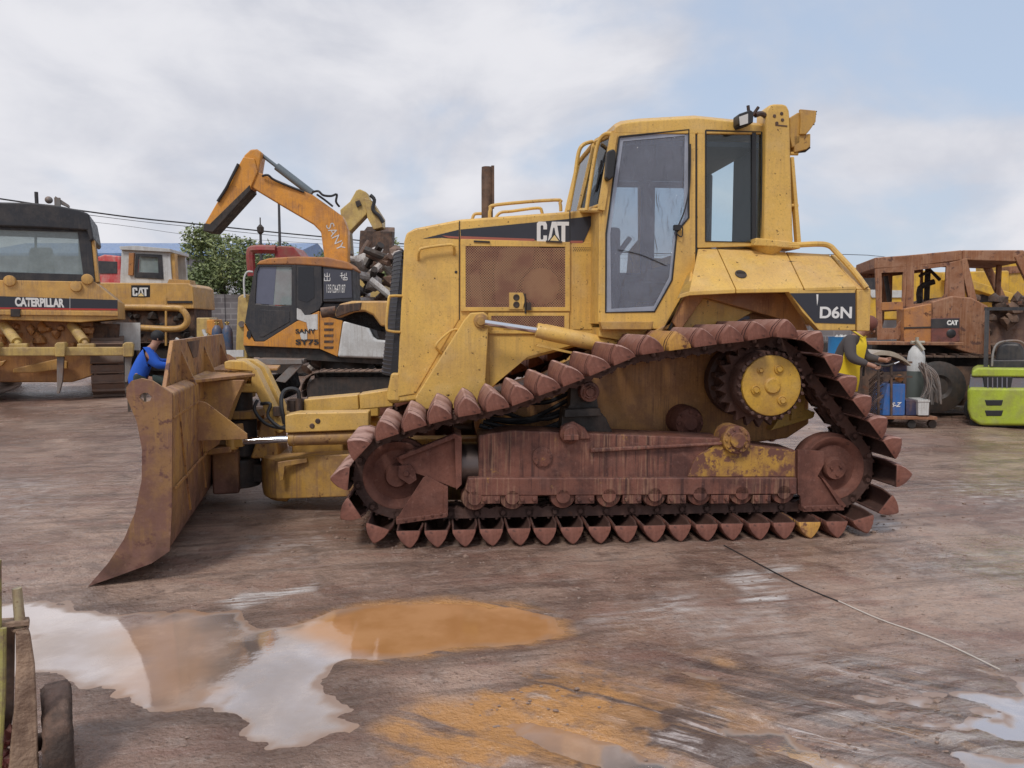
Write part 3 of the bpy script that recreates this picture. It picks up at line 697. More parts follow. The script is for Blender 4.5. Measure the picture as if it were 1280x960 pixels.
for y in (372, 381): c = D.p(645, y, -HV); mb.lathe((c[0], -HV-.038, c[1]), (0, 1, 0), [(.008, 0), (.022, -.004), (.027, .003)], n=14)
c = D.p(660, 380, -HV); mb.box(c[0]-.015, c[0]+.02, -HV-.055, -HV-.02, c[1]-.05, c[1]+.01); mb.tube([D.q(656, 367, -HV-.03), D.q(657, 392, -HV-.03)], .008)
mb.build('door_latch', M['dark'], dr)
mb = MB()
for x in (600, 690): mb.prism(D.pp(-HV, [(x-8, 301), (x+12, 302), (x+12, 304), (x-8, 303)]), -HV-.034, -HV-.02)
mb.build('hinge', M['dark'], dr)
# radiator side panel (left of the door), split line and handle
panel('radiator_side_panel', -HV, [(506, 302), (511, 291), (520, 287), (573.5, 277), (573.5, 399), (519, 492), (489, 497), (499, 470)], .008, bevel=.006)
panel('cowl_panel', -HV, [(714.5, 304), (749, 302), (749, 412), (714.5, 412)], .006)
panel('battery_panel', -HV, [(611, 420), (711, 420), (745, 424), (660, 446), (612, 486)], .004)
mb = MB()
for r_ in range(3):
    for k in range(13): c = D.p(717+k*2.4+(r_ % 2)*1.2, 309.5+r_*2, -HV-.006); mb.cyl((c[0], -HV-.0085, c[1]), (c[0], -HV-.005, c[1]), .0042, n=6)
mb.build('vent_holes', M['black'], hood)
# lift cylinder support plate
mb = MB(); mb.prism(D.pp(-.56, [(519, 497), (580, 400), (588, 391), (605, 390), (610, 394), (611, 404), (607, 480), (600, 510), (521, 512)]), -.575, -.45)
sp = mb.build('lift_support', M['yel'], dz, bevel=.012)
mb = MB(); c = D.p(601, 401, -.58); mb.lathe((c[0], -.60, c[1]), (0, 1, 0), [(.015, -.012), (.035, -.01), (.04, 0), (.055, .003), (.06, .03)], n=18); mb.build('pivot_pin', M['yel2'], sp)
mb = MB(); mb.tube([D.q(523, 325, -HV-.01), D.q(524, 314, -HV-.06), D.q(530, 310, -HV-.06), D.q(560, 306, -HV-.06), D.q(567, 308, -HV-.06), D.q(568, 318, -HV-.01)], .011, smooth=4); mb.build('grab_handle', M['yel'], dz)
mb = MB(); mb.tube([D.q(552, 442, -HV-.01), D.q(545, 434, -HV-.06), D.q(549, 426, -HV-.06), D.q(563, 414, -HV-.06), D.q(572, 412, -HV-.06), D.q(573, 418, -HV-.01)], .010, smooth=4); mb.build('grab_handle', M['yel'], dz)
mb = MB(); c = D.p(570, 340, -HV-.008); mb.lathe((c[0], -HV-.012, c[1]), (0, 1, 0), [(.01, -.003), (.013, .006)], n=10); mb.build('panel_bolt', M['dark'], hood)
# grille: bowed nose with slats, leaning back
gt, gb = D.p(505, 312, -HV), D.p(489, 470, -HV)
mb = MB()
def nose(t, v, out=0):   # t 0 bottom..1 top
    u = gb[0]+(gt[0]-gb[0])*t; return (u-.012-.10*(1-(abs(v)/.43)**2)-out, v, gb[1]+(gt[1]-gb[1])*t)
vs5 = [-.43+.86*i/8 for i in range(9)]
fr_ = MB()
core = [[nose(t, v, -.004) for v in vs5]+[(gb[0]+.1, .43, nose(t, 0)[2]), (gb[0]+.1, -.43, nose(t, 0)[2])] for t in (0, 1)]
fr_.loft(core); grl = fr_.build('radiator_grille', M['black'], dz)
for k in range(30):
    t = (k+.5)/30; a = [nose(t, v) for v in vs5]
    mb.loft([[(p[0]-.001, p[1], p[2]+.006), (p[0]+.04, p[1], p[2]+.016), (p[0]+.04, p[1], p[2]+.011), (p[0]-.001, p[1], p[2]+.0)] for p in a])
mb.build('grille_slats', plain('dark blue grey slats', (.05, .055, .075), .45), grl)
mb = MB()
a0, a1 = D.p(497, 470, -HV), D.p(484, 500, -HV)
mb.prism(D.pp(-HV, [(489, 466), (500, 466), (500, 502), (484, 502), (483, 494)]), -.46, .46); mb.build('nose_sill', M['yel'], dz, bevel=.02)
for y0_, y1_ in ((370, 415),):
    for px0, vb in ((506, -HV-.01), (489, -HV+.0)):
        mb = MB(); mb.tube([D.q(505, y0_, -HV+.02), D.q(490, y0_, -HV-.03), D.q(486, y0_+4, -HV-.04), D.q(483, y0_+38, -HV-.04), D.q(488, y0_+44, -HV-.03), D.q(503, y0_+45, -HV+.02)], .011, smooth=4)
        mb.build('grab_handle', M['yel'], dz); break
# decals
def decal(name, pts, mat, parent, pv, lift):
    mb = MB(); mb.prism(D.pp(pv, pts), pv-lift, pv-lift+.0015); return mb.build(name, mat, parent)
decal('stripe_decal', [(528.5, 298.5), (573.5, 287.2), (573.5, 299), (552, 297.2)], M['decal'], hood, -HV, .0105)
decal('stripe_decal', [(575.5, 287), (708, 274), (744, 269.6), (729, 303.4), (700, 302), (576, 295)], M['decal'], hood, -HV, .005)
decal('red_stripe', [(552, 294.5), (573.5, 296), (573.5, 298.6), (560, 297.5)], M['red'], hood, -HV, .0125)
decal('red_stripe', [(575.5, 295.2), (668, 298.7), (668, 303.5), (575.5, 299.4)], M['red'], hood, -HV, .007)
decal('red_stripe', [(711, 301), (729, 301), (728, 304), (711, 304)], M['red'], hood, -HV, .007)
LET = {'C': [(.42, .64), (.42, .86), (.36, 1), (.07, 1), (0, .92), (0, .08), (.07, 0), (.36, 0), (.42, .12), (.42, .36), (.27, .36), (.27, .22), (.24, .17), (.18, .17), (.155, .22), (.155, .78), (.18, .83), (.24, .83), (.27, .78), (.27, .64)],
       'A': [(.44, 0), (.62, 1), (.82, 1), (.93, .25), (1.0, 0), (.84, 0), (.80, .25), (.73, .72), (.68, .72), (.60, .25), (.58, 0)],
       'T': [(.84, 1), (1.33, 1), (1.33, .82), (1.18, .82), (1.18, 0), (1.02, 0), (1.02, .82), (.84, .82)]}
def tracklogo(parent, o3, ux, uy, h, w, ext=.002, name='logo'):
    X = Vector(ux).normalized(); Y = Vector(uy).normalized(); NN = X.cross(Y); O = Vector(o3); k = w/1.33
    mp_ = lambda pts, e: [O+X*(x*k)+Y*(y*h)+NN*e for x, y in pts]
    mb = MB()
    for i, c in enumerate('CAT'):
        e = ext+(.0006 if c == 'T' else 0); mb.loft([mp_(LET[c], .0003*i), mp_(LET[c], e)])
    o = mb.build(name, M['white'], parent, flat=True)
    mb = MB(); mb.loft([mp_([(.36, -.05), (.73, .46), (1.08, -.05)], ext), mp_([(.36, -.05), (.73, .46), (1.08, -.05)], ext+.002)]); mb.build(name+'_outline', M['black'], parent, flat=True)
    mb = MB(); mb.loft([mp_([(.44, -.03), (.73, .38), (1.0, -.03)], ext+.001), mp_([(.44, -.03), (.73, .38), (1.0, -.03)], ext+.004)]); mb.build(name+'_triangle', M['logoyel'], parent, flat=True)
a = D.p(671, 304, -HV-.008); b_ = D.p(711, 304, -HV-.008); c_ = D.p(671, 277, -HV-.008)
tracklogo(hood, (a[0], -HV-.008, a[1]), (1, 0, .005), (0, 0, 1), c_[1]-a[1], b_[0]-a[0])
mb = MB(); mb.prism([(x[0], x[1]) for x in D.pp(-HV, [(711.6, 264), (712.8, 264), (712.8, 304), (711.6, 304)])], -HV-.0075, -HV); mb.build('panel_joint', M['black'], hood)
mb = MB(); mb.prism(D.pp(-HV, [(574, 276), (575, 276), (575, 400), (574, 400)]), -HV-.003, -HV); mb.build('panel_joint', M['black'], hood)
# exhaust and rails on the hood
mb = MB(); c = D.p(609, 262, 0)
w0 = D.p(610, 275, 0)[1]; w1 = D.p(609, 209, 0)[1]
mb.lathe((c[0], 0, w0-.1), (0, 0, 1), [(.05, 0), (.05, w1-w0+.02), (.047, w1-w0+.1), (.04, w1-w0+.1), (.038, w1-w0)], n=18)
ex = mb.build('exhaust_pipe', M['exh'], dz)
mb = MB(); mb.box(c[0]+.035, c[0]+.06, -.03, .03, w0+.1, w1+.01); mb.build('exhaust_shield', M['exh'], ex)
for v_, pts in ((-.40, [(612, 272), (613, 262), (621, 256), (694, 250), (700, 254), (701, 264)]), (.38, [(618, 275), (625, 266), (640, 264), (672, 260), (677, 264), (678, 270)]), (.30, [(590, 275), (593, 268), (600, 267), (608, 267)])):
    mb = MB(); mb.tube([D.q(x, y, v_) for x, y in pts], .014, smooth=4); mb.build('hood_rail', M['yel'], dz)
# lift cylinders
for sg, v_ in ((1, -.66), (-1, .66)):
    mb = MB(); a = D.p(672, 413, -.66); b_ = D.p(800, 440, -.66)
    mb.lathe((a[0], v_, a[1]), (b_[0]-a[0], 0, b_[1]-a[1]), [(.03, -.012), (.056, -.01), (.06, .0), (.06, .045), (.062, .05), (.064, .055), (.064, .75), (.04, .78)], n=24)
    lc = mb.build('lift_cylinder', M['yel'], dz)
    e = D.p(606, 403, -.66); mb = MB(); mb.cyl((e[0], v_, e[1]), (a[0]+.1, v_, a[1]-.015), .026, n=18); mb.build('cylinder_rod', M['chrome'], lc)
    if sg > 0:
        mb = MB(); mb.prism(D.pp(-.62, [(672, 430), (735, 444), (740, 448), (670, 433)]), -.66, -.5); mb.build('cylinder_guard', M['yel'], lc, bevel=.004)
# ---- cab
CV = .80
cab = MB()
oD = [(765, 166), (869.5, 152), (869.5, 285), (869.5, 343), (860, 362), (835, 411.5), (750.5, 411.5), (750.5, 288)]
iD = [(774, 171), (861, 162), (861, 272), (846, 290), (840, 350), (818, 389.5), (757, 390.5), (757.5, 292)]
oR = [(872, 151), (962, 158), (962, 307), (872, 310)]
iR = [(882, 163), (952, 165), (952, 303), (882, 301.5)]
for s in (1, -1):
    for o_, i_ in ((oD, iD), (oR, iR)):
        cab.ring(D.pp(-CV, o_), D.pp(-CV, i_), -CV*s, (-CV+.05)*s)
ct = D.p(766, 166, -CV); cr = D.p(962, 158, -CV); crb = D.p(962, 307, -CV)
cab.box(cr[0]-.05, cr[0]+.0, -CV+.05, -.5, crb[1], cr[1]); cab.box(cr[0]-.05, cr[0], .5, CV-.05, crb[1], cr[1])
cab.box(cr[0]-.05, cr[0], -.5, .5, crb[1], crb[1]+.08)
# body under the cab
fl = D.p(750.5, 409, -CV)
cab.prism([(fl[0], fl[1]), D.p(835, 409, -CV), D.p(872, 345, -CV), D.p(872, 309, -CV), (crb[0], crb[1]-.02), (crb[0], 1.7), (.9, 1.45), (.3, 1.40), (fl[0], 1.45)], -CV+.055, CV-.055)
cb = cab.build('cab', M['yel'], dz, bevel=.008)
# roof
mb = MB(); rr = [(767, 167), (769, 159), (778, 154.5), (800, 151.5), (871, 147.5), (925, 153), (950, 157), (961, 160), (962, 168)]
side = D.pp(-CV, rr); fu = ct[0]
rings = []
for v_, dw, du in ((-CV-.002, 0, 0), (-CV+.06, .035, .0), (-.5, .05, 0), (0, .055, 0), (.5, .05, 0), (CV-.06, .035, 0), (CV+.002, 0, 0)):
    base = ct[1]-.05 if abs(v_) < CV else ct[1]-.01
    n_ = len(side); rings.append([(u, v_, w+dw if 0 < i < n_-1 else w) for i, (u, w) in enumerate(side)])
mb.loft(rings); mb.build('roof', M['yel'], cb, bevel=.01)
# ceiling inside (dark)
mb = MB(); mb.box(ct[0]+.05, cr[0]-.06, -CV+.06, CV-.06, ct[1]-.075, ct[1]-.035); mb.build('headliner', M['cabin'], cb)
mb = MB(); q0 = D.p(760, 395, -CV); mb.box(fl[0]+.05, cr[0]-.1, -CV+.06, CV-.06, q0[1]-.04, q0[1]); mb.build('cab_floor', M['cabin'], cb)
# inner lining behind pillars
mb = MB(); a = D.p(845, 300, -.76); z1 = ct[1]-.08
mb.box(1.0, cr[0]-.07, -.74, -.7, 0, 0) if False else None
mb.box(cr[0]-.10, cr[0]-.055, -.74, -.30, crb[1]+.05, z1); mb.box(cr[0]-.10, cr[0]-.055, .3, .74, crb[1]+.05, z1)
mb.box(fl[0]+.06, .75, .70, .745, q0[1], 2.05); mb.box(.70, .84, .70, .745, q0[1], z1); mb.box(ct[0]+.1, ct[0]+.25, .70, .745, 2.0, z1)
mb.box(.3, cr[0]-.1, .70, .745, z1-.06, z1)
mb.box(.75, cr[0]-.08, -.72, .72, 1.75, 2.08)
mb.build('inner_lining', M['cabin'], cb, bevel=.02)
# glass
mb = MB(); mb.prism(D.pp(-CV, iD), -CV+.012, -CV+.016); dg_ = mb.build('door_glass', M['film'], cb, flat=True)
mb = MB(); mb.prism(D.pp(-CV, iR), -CV+.012, -CV+.016); mb.build('side_glass', M['glass'], cb, flat=True)
mb = MB(); mb.prism(D.pp(-CV, iD), CV-.016, CV-.012); mb.build('door_glass', M['glass'], cb, flat=True)
mb = MB(); mb.prism(D.pp(-CV, iR), CV-.016, CV-.012); mb.build('side_glass', M['glass'], cb, flat=True)
M['filmedge'] = glassy('creased film edge', (.85, .88, .92), .60, (.50, .54, .64), .9)
cx_, cy_ = sum(p[0] for p in iD)/8, sum(p[1] for p in iD)/8
mb = MB(); mb.ring(D.pp(-CV, iD), D.pp(-CV, [(cx_+(x-cx_)*(.87+.03*(i % 2)), cy_+(y-cy_)*(.955-.012*(i % 3))) for i, (x, y) in enumerate(iD)]), -CV+.008, -CV+.010); mb.build('film_edge', M['filmedge'], dg_, flat=True)
mb = MB(); mb.tube([D.q(772, 312, -CV+.006), D.q(800, 318, -CV+.006), D.q(833, 332, -CV+.006)], .003, n=5, smooth=3); mb.build('film_crease', M['rubber'], dg_)
# rubber seals
mb = MB()
for pts in (iD, iR):
    c3 = [(*x,) for x in D.pp(-CV, pts)]; mb.tube([(u, -CV-.001, w) for u, w in c3+[c3[0]]], .007, n=6)
mb.build('window_seal', M['black'], cb)
mb = MB(); mb.prism(D.pp(-CV, [(940, 164), (945, 164), (945, 302), (940, 302)]), -CV-.002, -CV+.02); mb.build('window_bar', M['black'], cb)
# joint between door and rear panel, door handle, hoses
mb = MB(); mb.prism(D.pp(-CV, [(869.3, 152), (872.2, 152), (872.2, 345), (838, 413), (835.5, 412), (869.3, 343)]), -CV+.012, -CV+.03); mb.build('door_gap', M['black'], cb)
mb = MB(); mb.tube([D.q(863, 180, -CV-.02), D.q(862, 230, -CV-.02), D.q(856, 262, -CV-.02), D.q(848, 282, -CV-.02)], .006, smooth=4)
mb.tube([D.q(848, 282, -CV-.02), D.q(845, 290, -CV-.03), D.q(852, 296, -CV-.03), D.q(853, 284, -CV-.03), D.q(847, 283, -CV-.02)], .005, smooth=4)
c = D.p(846, 285, -CV); mb.box(c[0]-.03, c[0]+.02, -CV-.04, -CV, c[1]-.02, c[1]+.02); mb.build('door_handle', M['black'], cb)
# front corner windows and windshield
pA0, pA1 = Vector(D.q(751, 263, -CV)), Vector(D.q(767, 167, -CV))
pF0, pF1 = Vector(D.q(724, 263, -.40)), Vector(D.q(744, 178, -.40))
mir = lambda p: Vector((p[0], -p[1], p[2]))
for s in (0, 1):
    f_ = (lambda p: p) if not s else mir
    mb = MB(); A0, A1, F0, F1 = map(f_, (pA0, pA1, pF0, pF1)); e = Vector((.004, 0, 0))
    mb.loft([[A0, A1, F1, F0], [A0+e, A1+e, F1+e, F0+e]]); mb.build('corner_glass', M['glass'], cb, flat=True)
    mb = MB(); mb.tube([F0, F1], .022); mb.tube([F1, A1], .022); mb.tube([F0, A0], .02); mb.obox(A0, A1, .05, .05); mb.build('corner_pillar', M['yel'], cb)
mb = MB(); e = Vector((.004, 0, 0)); q_ = [pF0, pF1, mir(pF1), mir(pF0)]; mb.loft([q_, [p+e for p in q_]]); mb.build('windshield', M['glass'], cb, flat=True)
mb = MB(); mb.tube([pF1, mir(pF1)], .022); mb.loft([[pF1, pA1, mir(pA1), mir(pF1)], [p+Vector((0, 0, .03)) for p in (pF1, pA1, mir(pA1), mir(pF1))]]); mb.build('roof_visor', M['yel'], cb)
mb = MB(); lo = D.p(752, 262, -CV)[1]
mb.loft([[(pA0.x-.01, pA0.y+.01, w), (pA0.x+.02, pA0.y+.01, w), (pA0.x+.02, -pA0.y-.01, w), (pA0.x-.01, -pA0.y-.01, w)] for w in (1.55, pF0.z-.02)]); mb.loft([[(pF0.x, pF0.y, w), (pA0.x, pA0.y, w), (pA0.x+.02, pA0.y, w), (pA0.x+.02, -pA0.y, w), (pA0.x, -pA0.y, w), (pF0.x, -pF0.y, w)] for w in (pF0.z-.02, pF0.z+.002)]); mb.build('cowl', M['yel'], cb, bevel=.008)
mb = MB(); mb.box(pF0.x+.08, .25, -.4, .4, 1.6, 2.35); mb.build('dashboard', M['cabin'], cb, bevel=.03)
# cab steps/grabs
for pts in ([(711, 263, -.52), (718, 225, -.52), (723, 192, -.52), (729, 181, -.52), (740, 177, -.45)], [(733, 263, -.70), (742, 205, -.70), (748, 178, -.72), (756, 168, -.75), (765, 167, -.79)]):
    mb = MB(); mb.tube([D.q(*p) for p in pts], .016, smooth=4); mb.build('grab_rail', M['yel'], cb)
mb = MB(); mb.tube([D.q(742, 253, -.62), D.q(752, 200, -.72)], .007); mb.tube([D.q(744, 240, -.66), D.q(757, 190, -.76)], .006); mb.build('wiper', M['black'], cb)
mb = MB(); mb.prism(D.pp(-.86, [(758, 190), (766, 187), (769, 192), (766, 222), (760, 227), (756, 223)]), -.90, -.82); mb.build('mirror', M['black'], cb, bevel=.012)
mb = MB(); mb.prism(D.pp(.6, [(725, 206), (731, 204), (733, 212), (731, 235), (727, 239), (724, 230)]), .57, .62); mb.build('mirror', M['black'], cb, bevel=.01)
# seat, wheel, levers
mb = MB(); mb.box(.42, .95, -.26, .26, 1.75, 1.95); mb.loft([[(.86, -.25, 1.95), (1.0, -.25, 1.95), (1.0, .25, 1.95), (.86, .25, 1.95)], [(.98, -.22, 2.55), (1.1, -.22, 2.55), (1.1, .22, 2.55), (.98, .22, 2.55)]])
mb.build('seat', M['seat'], cb, bevel=.05, seg=3)
mb = MB(); mb.box(.45, .9, -.45, -.32, 1.9, 2.0); mb.box(.45, .9, .32, .45, 1.9, 2.0); mb.tube([(.5, -.38, 2.0), (.45, -.38, 2.15)], .03); mb.tube([(.25, -.1, 2.1), (.4, -.1, 2.3)], .025); mb.build('armrest', plain('grey plastic', (.12, .12, .13), .6), cb, bevel=.015)
# sill under the door
mb = MB(); mb.prism(D.pp(-.84, [(749, 402), (816, 402), (813, 412), (752, 412)]), -.87, -.79); mb.build('step', M['yel2'], cb, bevel=.006)
mb = MB(); mb.prism(D.pp(-CV, [(878, 312), (884, 314), (843, 392), (826, 416), (812, 416), (836, 404)]), -CV-.02, -CV+.05); mb.build('cab_brace', M['yel2'], cb, bevel=.006)
# ---- fender and fuel tank
FV = -1.12
stn = [((866, 345, -CV), (849, 368, FV)), ((873, 311, -CV), (862, 364.5, FV)), ((897, 311.5, -CV), (920, 361.5, FV)), ((983, 315, -CV), (1005, 360, FV)), ((1037, 318, -CV), (1071, 358, FV))]
def fender(name, i, j, sg=1, gap=.0, mat='yel', thick=.035):
    mb = MB(); rings = []
    for k, (a, b) in enumerate(stn[i:j+1]):
        A = Vector(D.q(*a)); B = Vector(D.q(*b)); g_ = (gap if k == 0 else -gap if k == j-i else 0)
        A.x += g_; B.x += g_; A.y = -.70 if False else A.y
        r_ = [(A.x, A.y+.12, A.z+.0), (A.x, A.y, A.z), (B.x, B.y, B.z), (B.x, B.y, B.z-.03), (B.x, B.y+.08, B.z-.03), (A.x, A.y+.12, A.z-.08)]
        rings.append([(x, y*sg, z) for x, y, z in r_])
    mb.loft(rings); return mb.build(name, M[mat], dz, bevel=.005)
for sg in (1, -1):
    fender('fender', 0, 2, sg, .003); fender('fender_cover', 2, 3, sg, .004); fn = fender('fuel_tank_side', 3, 4, sg, .004)
    mb = MB()
    pts = D.pp(FV, [(985, 363.5), (1069.5, 360), (1069.5, 413), (1024, 413), (1003, 390)]); mb.prism(pts, (FV)*sg, (FV+.08)*sg)
    tk = mb.build('tank_side_box', M['yel'], dz, bevel=.006)
    mb = MB(); mb.prism(D.pp(FV, [(1071.5, 362), (1089, 362), (1087.5, 414), (1071.5, 414)]), FV*sg, (FV+.1)*sg)
    a1_, a2_ = Vector(D.q(1038.5, 318, -CV)), Vector(D.q(1045, 318, -CV)); b1_, b2_ = Vector(D.q(1071.5, 361, FV)), Vector(D.q(1089.5, 362, FV))
    d_ = Vector((0, .06, -.04)); S_ = lambda p: (p[0], p[1]*sg, p[2])
    mb.loft([[S_(p) for p in (a1_, a2_, a2_+d_, a1_+d_)], [S_(p) for p in (b1_, b2_, b2_+d_, b1_+d_)]])
    mb.build('tank_rear_rib', M['yel'], dz, bevel=.008)
ta = D.p(905, 316, -CV); tb = D.p(1042, 318, -CV)
mb = MB(); b0 = D.p(1089, 380, FV)[0]
mb.prism([(ta[0]-.2, ta[1]-.01), (tb[0], tb[1]-.015), (b0-.03, D.p(1089, 364, FV)[1]), (b0-.03, 1.53), (1.55, 1.55), (1.2, 1.72), (ta[0]-.2, 1.75)], -.80+.03, .80-.03); mb.build('fuel_tank', M['yel2'], dz, bevel=.01)
decal('number_plate_decal', [(987, 366.5), (1069, 366), (1069, 405), (1018.5, 403.5)], M['decal'], tk, FV, .004)
# the near box gets the lettering
a = D.p(1024, 398, FV); b_ = D.p(1064, 398, FV); c_ = D.p(1024, 383, FV)
text('D6N', (a[0], FV-.005, a[1]), (1, 0, 0), (0, 0, 1), c_[1]-a[1], M['white'], 'lettering', tk, width=b_[0]-a[0], bold=.03)
mb = MB(); mb.prism(D.pp(FV, [(1020, 368), (1022.5, 368), (1022, 376), (1021, 382)]), FV-.0065, FV-.004); mb.build('paint_scratch', M['white'], tk, flat=True)
def onfender(x, y):   # a point on the sloping cover
    A = Vector(D.q(930, 313, -CV)); B = Vector(D.q(950, 361, FV)); C2 = Vector(D.q(1030, 317, -CV)); n_ = (B-A).cross(C2-A).normalized()
    # ray hit
    r = Vector(ray(x, y)); c0 = Vector((-r.x*0, 0, 0))
    rl = Vector((r.x*D.c+r.y*D.s, -r.x*D.s+r.y*D.c, r.z)); o_ = Vector(((0-D.o[0])*D.c+(0-D.o[1])*D.s, (D.o[0])*D.s-(D.o[1])*D.c, CAMH))
    t = (A-o_).dot(n_)/rl.dot(n_); return o_+rl*t, (n_ if n_.y < 0 else -n_)
for x, y in ((926, 343), (1048, 348)):
    p, n_ = onfender(x, y); mb = MB(); mb.lathe(p, n_, [(.045, 0), (.045, .006), (.02, .012)], n=14); mb.box(p.x-.03, p.x+.03, p.y-.012, p.y+.012, p.z-.01, p.z+.02); mb.build('cover_latch', M['dark'], dz)
p1, n_ = onfender(986, 327); p2, _ = onfender(1040, 329)
mb = MB(); mb.tube([p1+n_*.002, p2+n_*.002], .004, n=5); mb.build('panel_joint', M['dark'], dz)
mb = MB(); mb.tube([D.q(985, 307, -.86), D.q(1020, 305, -.86), D.q(1036, 307, -.86), D.q(1046, 316, -.9), D.q(1068, 340, -1.05), D.q(1083, 360, -1.13)], .022, smooth=5); mb.build('rear_rail', M['yel'], dz)
# inner wheel arch
mb = MB(); mb.prism([D.p(*p, -.80) for p in [(838, 400), (868, 348), (905, 356), (985, 368), (1005, 400), (1018, 430), (1005, 435), (980, 400), (880, 372), (850, 415)]], -.80, -.62); mb.build('wheel_arch', M['hull'], dz, bevel=.01)
# ---- rollover post
PV = -.86
mb = MB(); st = [(955, 304, 992), (957, 200, 989), (957.5, 150, 988), (958, 138, 987), (962, 131, 984), (968, 129.5, 978)]
L_ = [D.p(a, y, PV) for a, y, b in st]; R_ = [D.p(b, y, PV) for a, y, b in st]
mb.prism(L_+R_[::-1], PV, PV+.2); post = mb.build('rollover_post', M['yel'], dz, bevel=.02, seg=3)
mb = MB(); mb.loft([[D.q(945, 297, PV-.02), D.q(1000, 303, PV-.02), D.q(1001, 311, PV-.02), D.q(942, 307, PV-.02)], [Vector(D.q(945, 297, PV-.02))+Vector((0, .28, 0)), Vector(D.q(1000, 303, PV-.02))+Vector((0, .28, 0)), Vector(D.q(1001, 311, PV-.02))+Vector((0, .28, 0)), Vector(D.q(942, 307, PV-.02))+Vector((0, .28, 0))]])
c = D.p(965, 312, PV); mb.lathe((c[0], PV+.1, c[1]-.035), (0, 0, 1), [(.06, -.01), (.105, .03), (.13, .07)], n=24); mb.build('post_foot', M['yel'], post, bevel=.01)
mb = MB(); mb.prism([D.p(*p, PV) for p in [(991, 195), (995, 195), (1004, 303), (999, 303)]], PV+.03, PV+.09); mb.prism([D.p(*p, PV) for p in [(989, 205), (992, 205), (1000, 298), (992, 298)]], PV+.12, PV+.14); mb.build('post_brace', M['yel'], post, bevel=.004)
mb = MB()
for y in (192, 257): a = D.q(988, y, PV+.05); mb.cyl(a, (a[0]+.06, a[1], a[2]), .014)
mb.build('brace_stud', M['yel'], post, split=True)
mb = MB(); mb.prism(D.pp(PV, [(989, 146), (1000, 139), (1003, 145), (1002, 178), (992, 184), (989, 170)]), PV+.02, PV+.12)
mb.prism(D.pp(PV, [(1000, 136), (1021, 138), (1020, 152), (1013, 162), (1008, 168), (1000, 168), (1001, 150)]), PV+.0, PV+.03)
mb.prism(D.pp(PV, [(993, 169), (1015, 166), (1015, 182), (1010, 186), (995, 190)]), PV+.02, PV+.16); mb.build('hose_bracket', M['yel2'], post, bevel=.008)
mb = MB()
for k in range(6): a = D.q(1019-k*.6, 139.5+k*3.2, PV+.015); mb.cyl(a, (a[0]+.012, a[1], a[2]), .006, n=6)
mb.tube([D.q(996, 190, PV+.05), D.q(1006, 189, PV+.05), D.q(1012, 184, PV+.05)], .01); mb.build('bracket_bolt', M['dark'], post)
mb = MB()
for x, y in ((968, 145), (977, 142), (978, 150), (971, 154)): a = D.q(x, y, PV); mb.lathe((a[0], PV-.001, a[2]), (0, -1, 0), [(.014, 0), (.012, .004)], n=8)
mb.prism(D.pp(PV, [(969, 155.5), (984, 157), (984, 158.5), (969, 157)]), PV-.004, PV); mb.build('post_bolt', M['exh'], post)
mb = MB(); mb.tube([D.q(944, 144, PV-.03), D.q(952, 142, PV), D.q(960, 148, PV+.05)], .02, smooth=3); mb.tube([D.q(935, 132, PV-.03), D.q(938, 146, PV-.03), D.q(948, 134, PV-.03)], .013, smooth=3); mb.build('lamp_bracket', M['exh'], post)
mb = MB(); mb.prism(D.pp(PV-.06, [(921, 144), (936, 139), (940, 142), (939, 155), (924, 160), (921, 156)]), PV-.10, PV+.02); lm = mb.build('work_lamp', M['black'], post, bevel=.008)
mb = MB(); mb.prism(D.pp(PV-.105, [(924, 146), (935, 142), (935, 154), (925, 157)]), PV-.106, PV-.102); mb.build('lamp_glass', plain('lamp lens', (.55, .55, .53), .2), lm)
# ================================================================ blade, C-frame and cylinders (parts of the bulldozer)
B = Frame(-2.51, 4.45, 14)
def to_d(p):   # blade frame -> bulldozer frame
    x = B.o[0]+p[0]*B.c-p[1]*B.s-D.o[0]; y = B.o[1]+p[0]*B.s+p[1]*B.c-D.o[1]
    return (x*D.c+y*D.s, -x*D.s+y*D.c, p[2])
class BMB(MB):
    def build(s, *a, **k):
        for v in s.bm.verts: v.co = Vector(to_d(v.co))
        return MB.build(s, *a, **k)
BW = 4.06
bp_ = [(110, 733), (112, 729), (135, 704), (155, 674), (169, 640), (177, 600), (177.5, 562), (171, 527), (158, 497), (158, 484), (164, 476), (176, 473), (190, 476), (215, 492), (215, 560), (214.5, 640), (212, 689), (190, 704), (150, 719)]
PB = B.pp(0, bp_)
hole = B.p(182, 497, 0)
# end plates: upper ear with a slot, lower body
def endplate(v0, v1, name):
    mb = BMB()
    up = B.pp(0, [(171, 527), (158, 497), (158, 484), (164, 476), (176, 473), (190, 476), (215, 492), (215, 527)])
    n = len(up); inn = []
    for (a, b) in up:
        t = math.atan2(b-hole[1], a-hole[0]); inn.append((hole[0]+.034*math.cos(t), hole[1]+.030*math.sin(t)))
    mb.ring(up, inn, v0, v1)
    low = B.pp(0, [(110, 733), (135, 704), (155, 674), (169, 640), (177, 600), (177.5, 562), (171, 527), (215, 527), (215, 560), (214.5, 640), (212, 689), (190, 704), (150, 719)])
    mb.prism(low, v0, v1); return mb.build(name, M['endpl'], bld, bevel=0)
M['endpl'] = paint('rusted end plate', (.20, .10, .075), rough=.65, dirt=.6, dcol=(.34, .19, .065), rust=.42, rcol=(.13, .06, .048), streak=.8, bump=.4, low=(.05, .35, .4, (.19, .10, .08)))
M['blade'] = paint('yellow blade steel worn to rust', (.50, .28, .08), rough=.6, dirt=.75, dcol=(.24, .12, .08), rust=.34, rcol=(.18, .09, .065), streak=.8, bump=.35, scale=.8, low=(.1, .6, .5, (.20, .10, .075)))
mb = BMB()
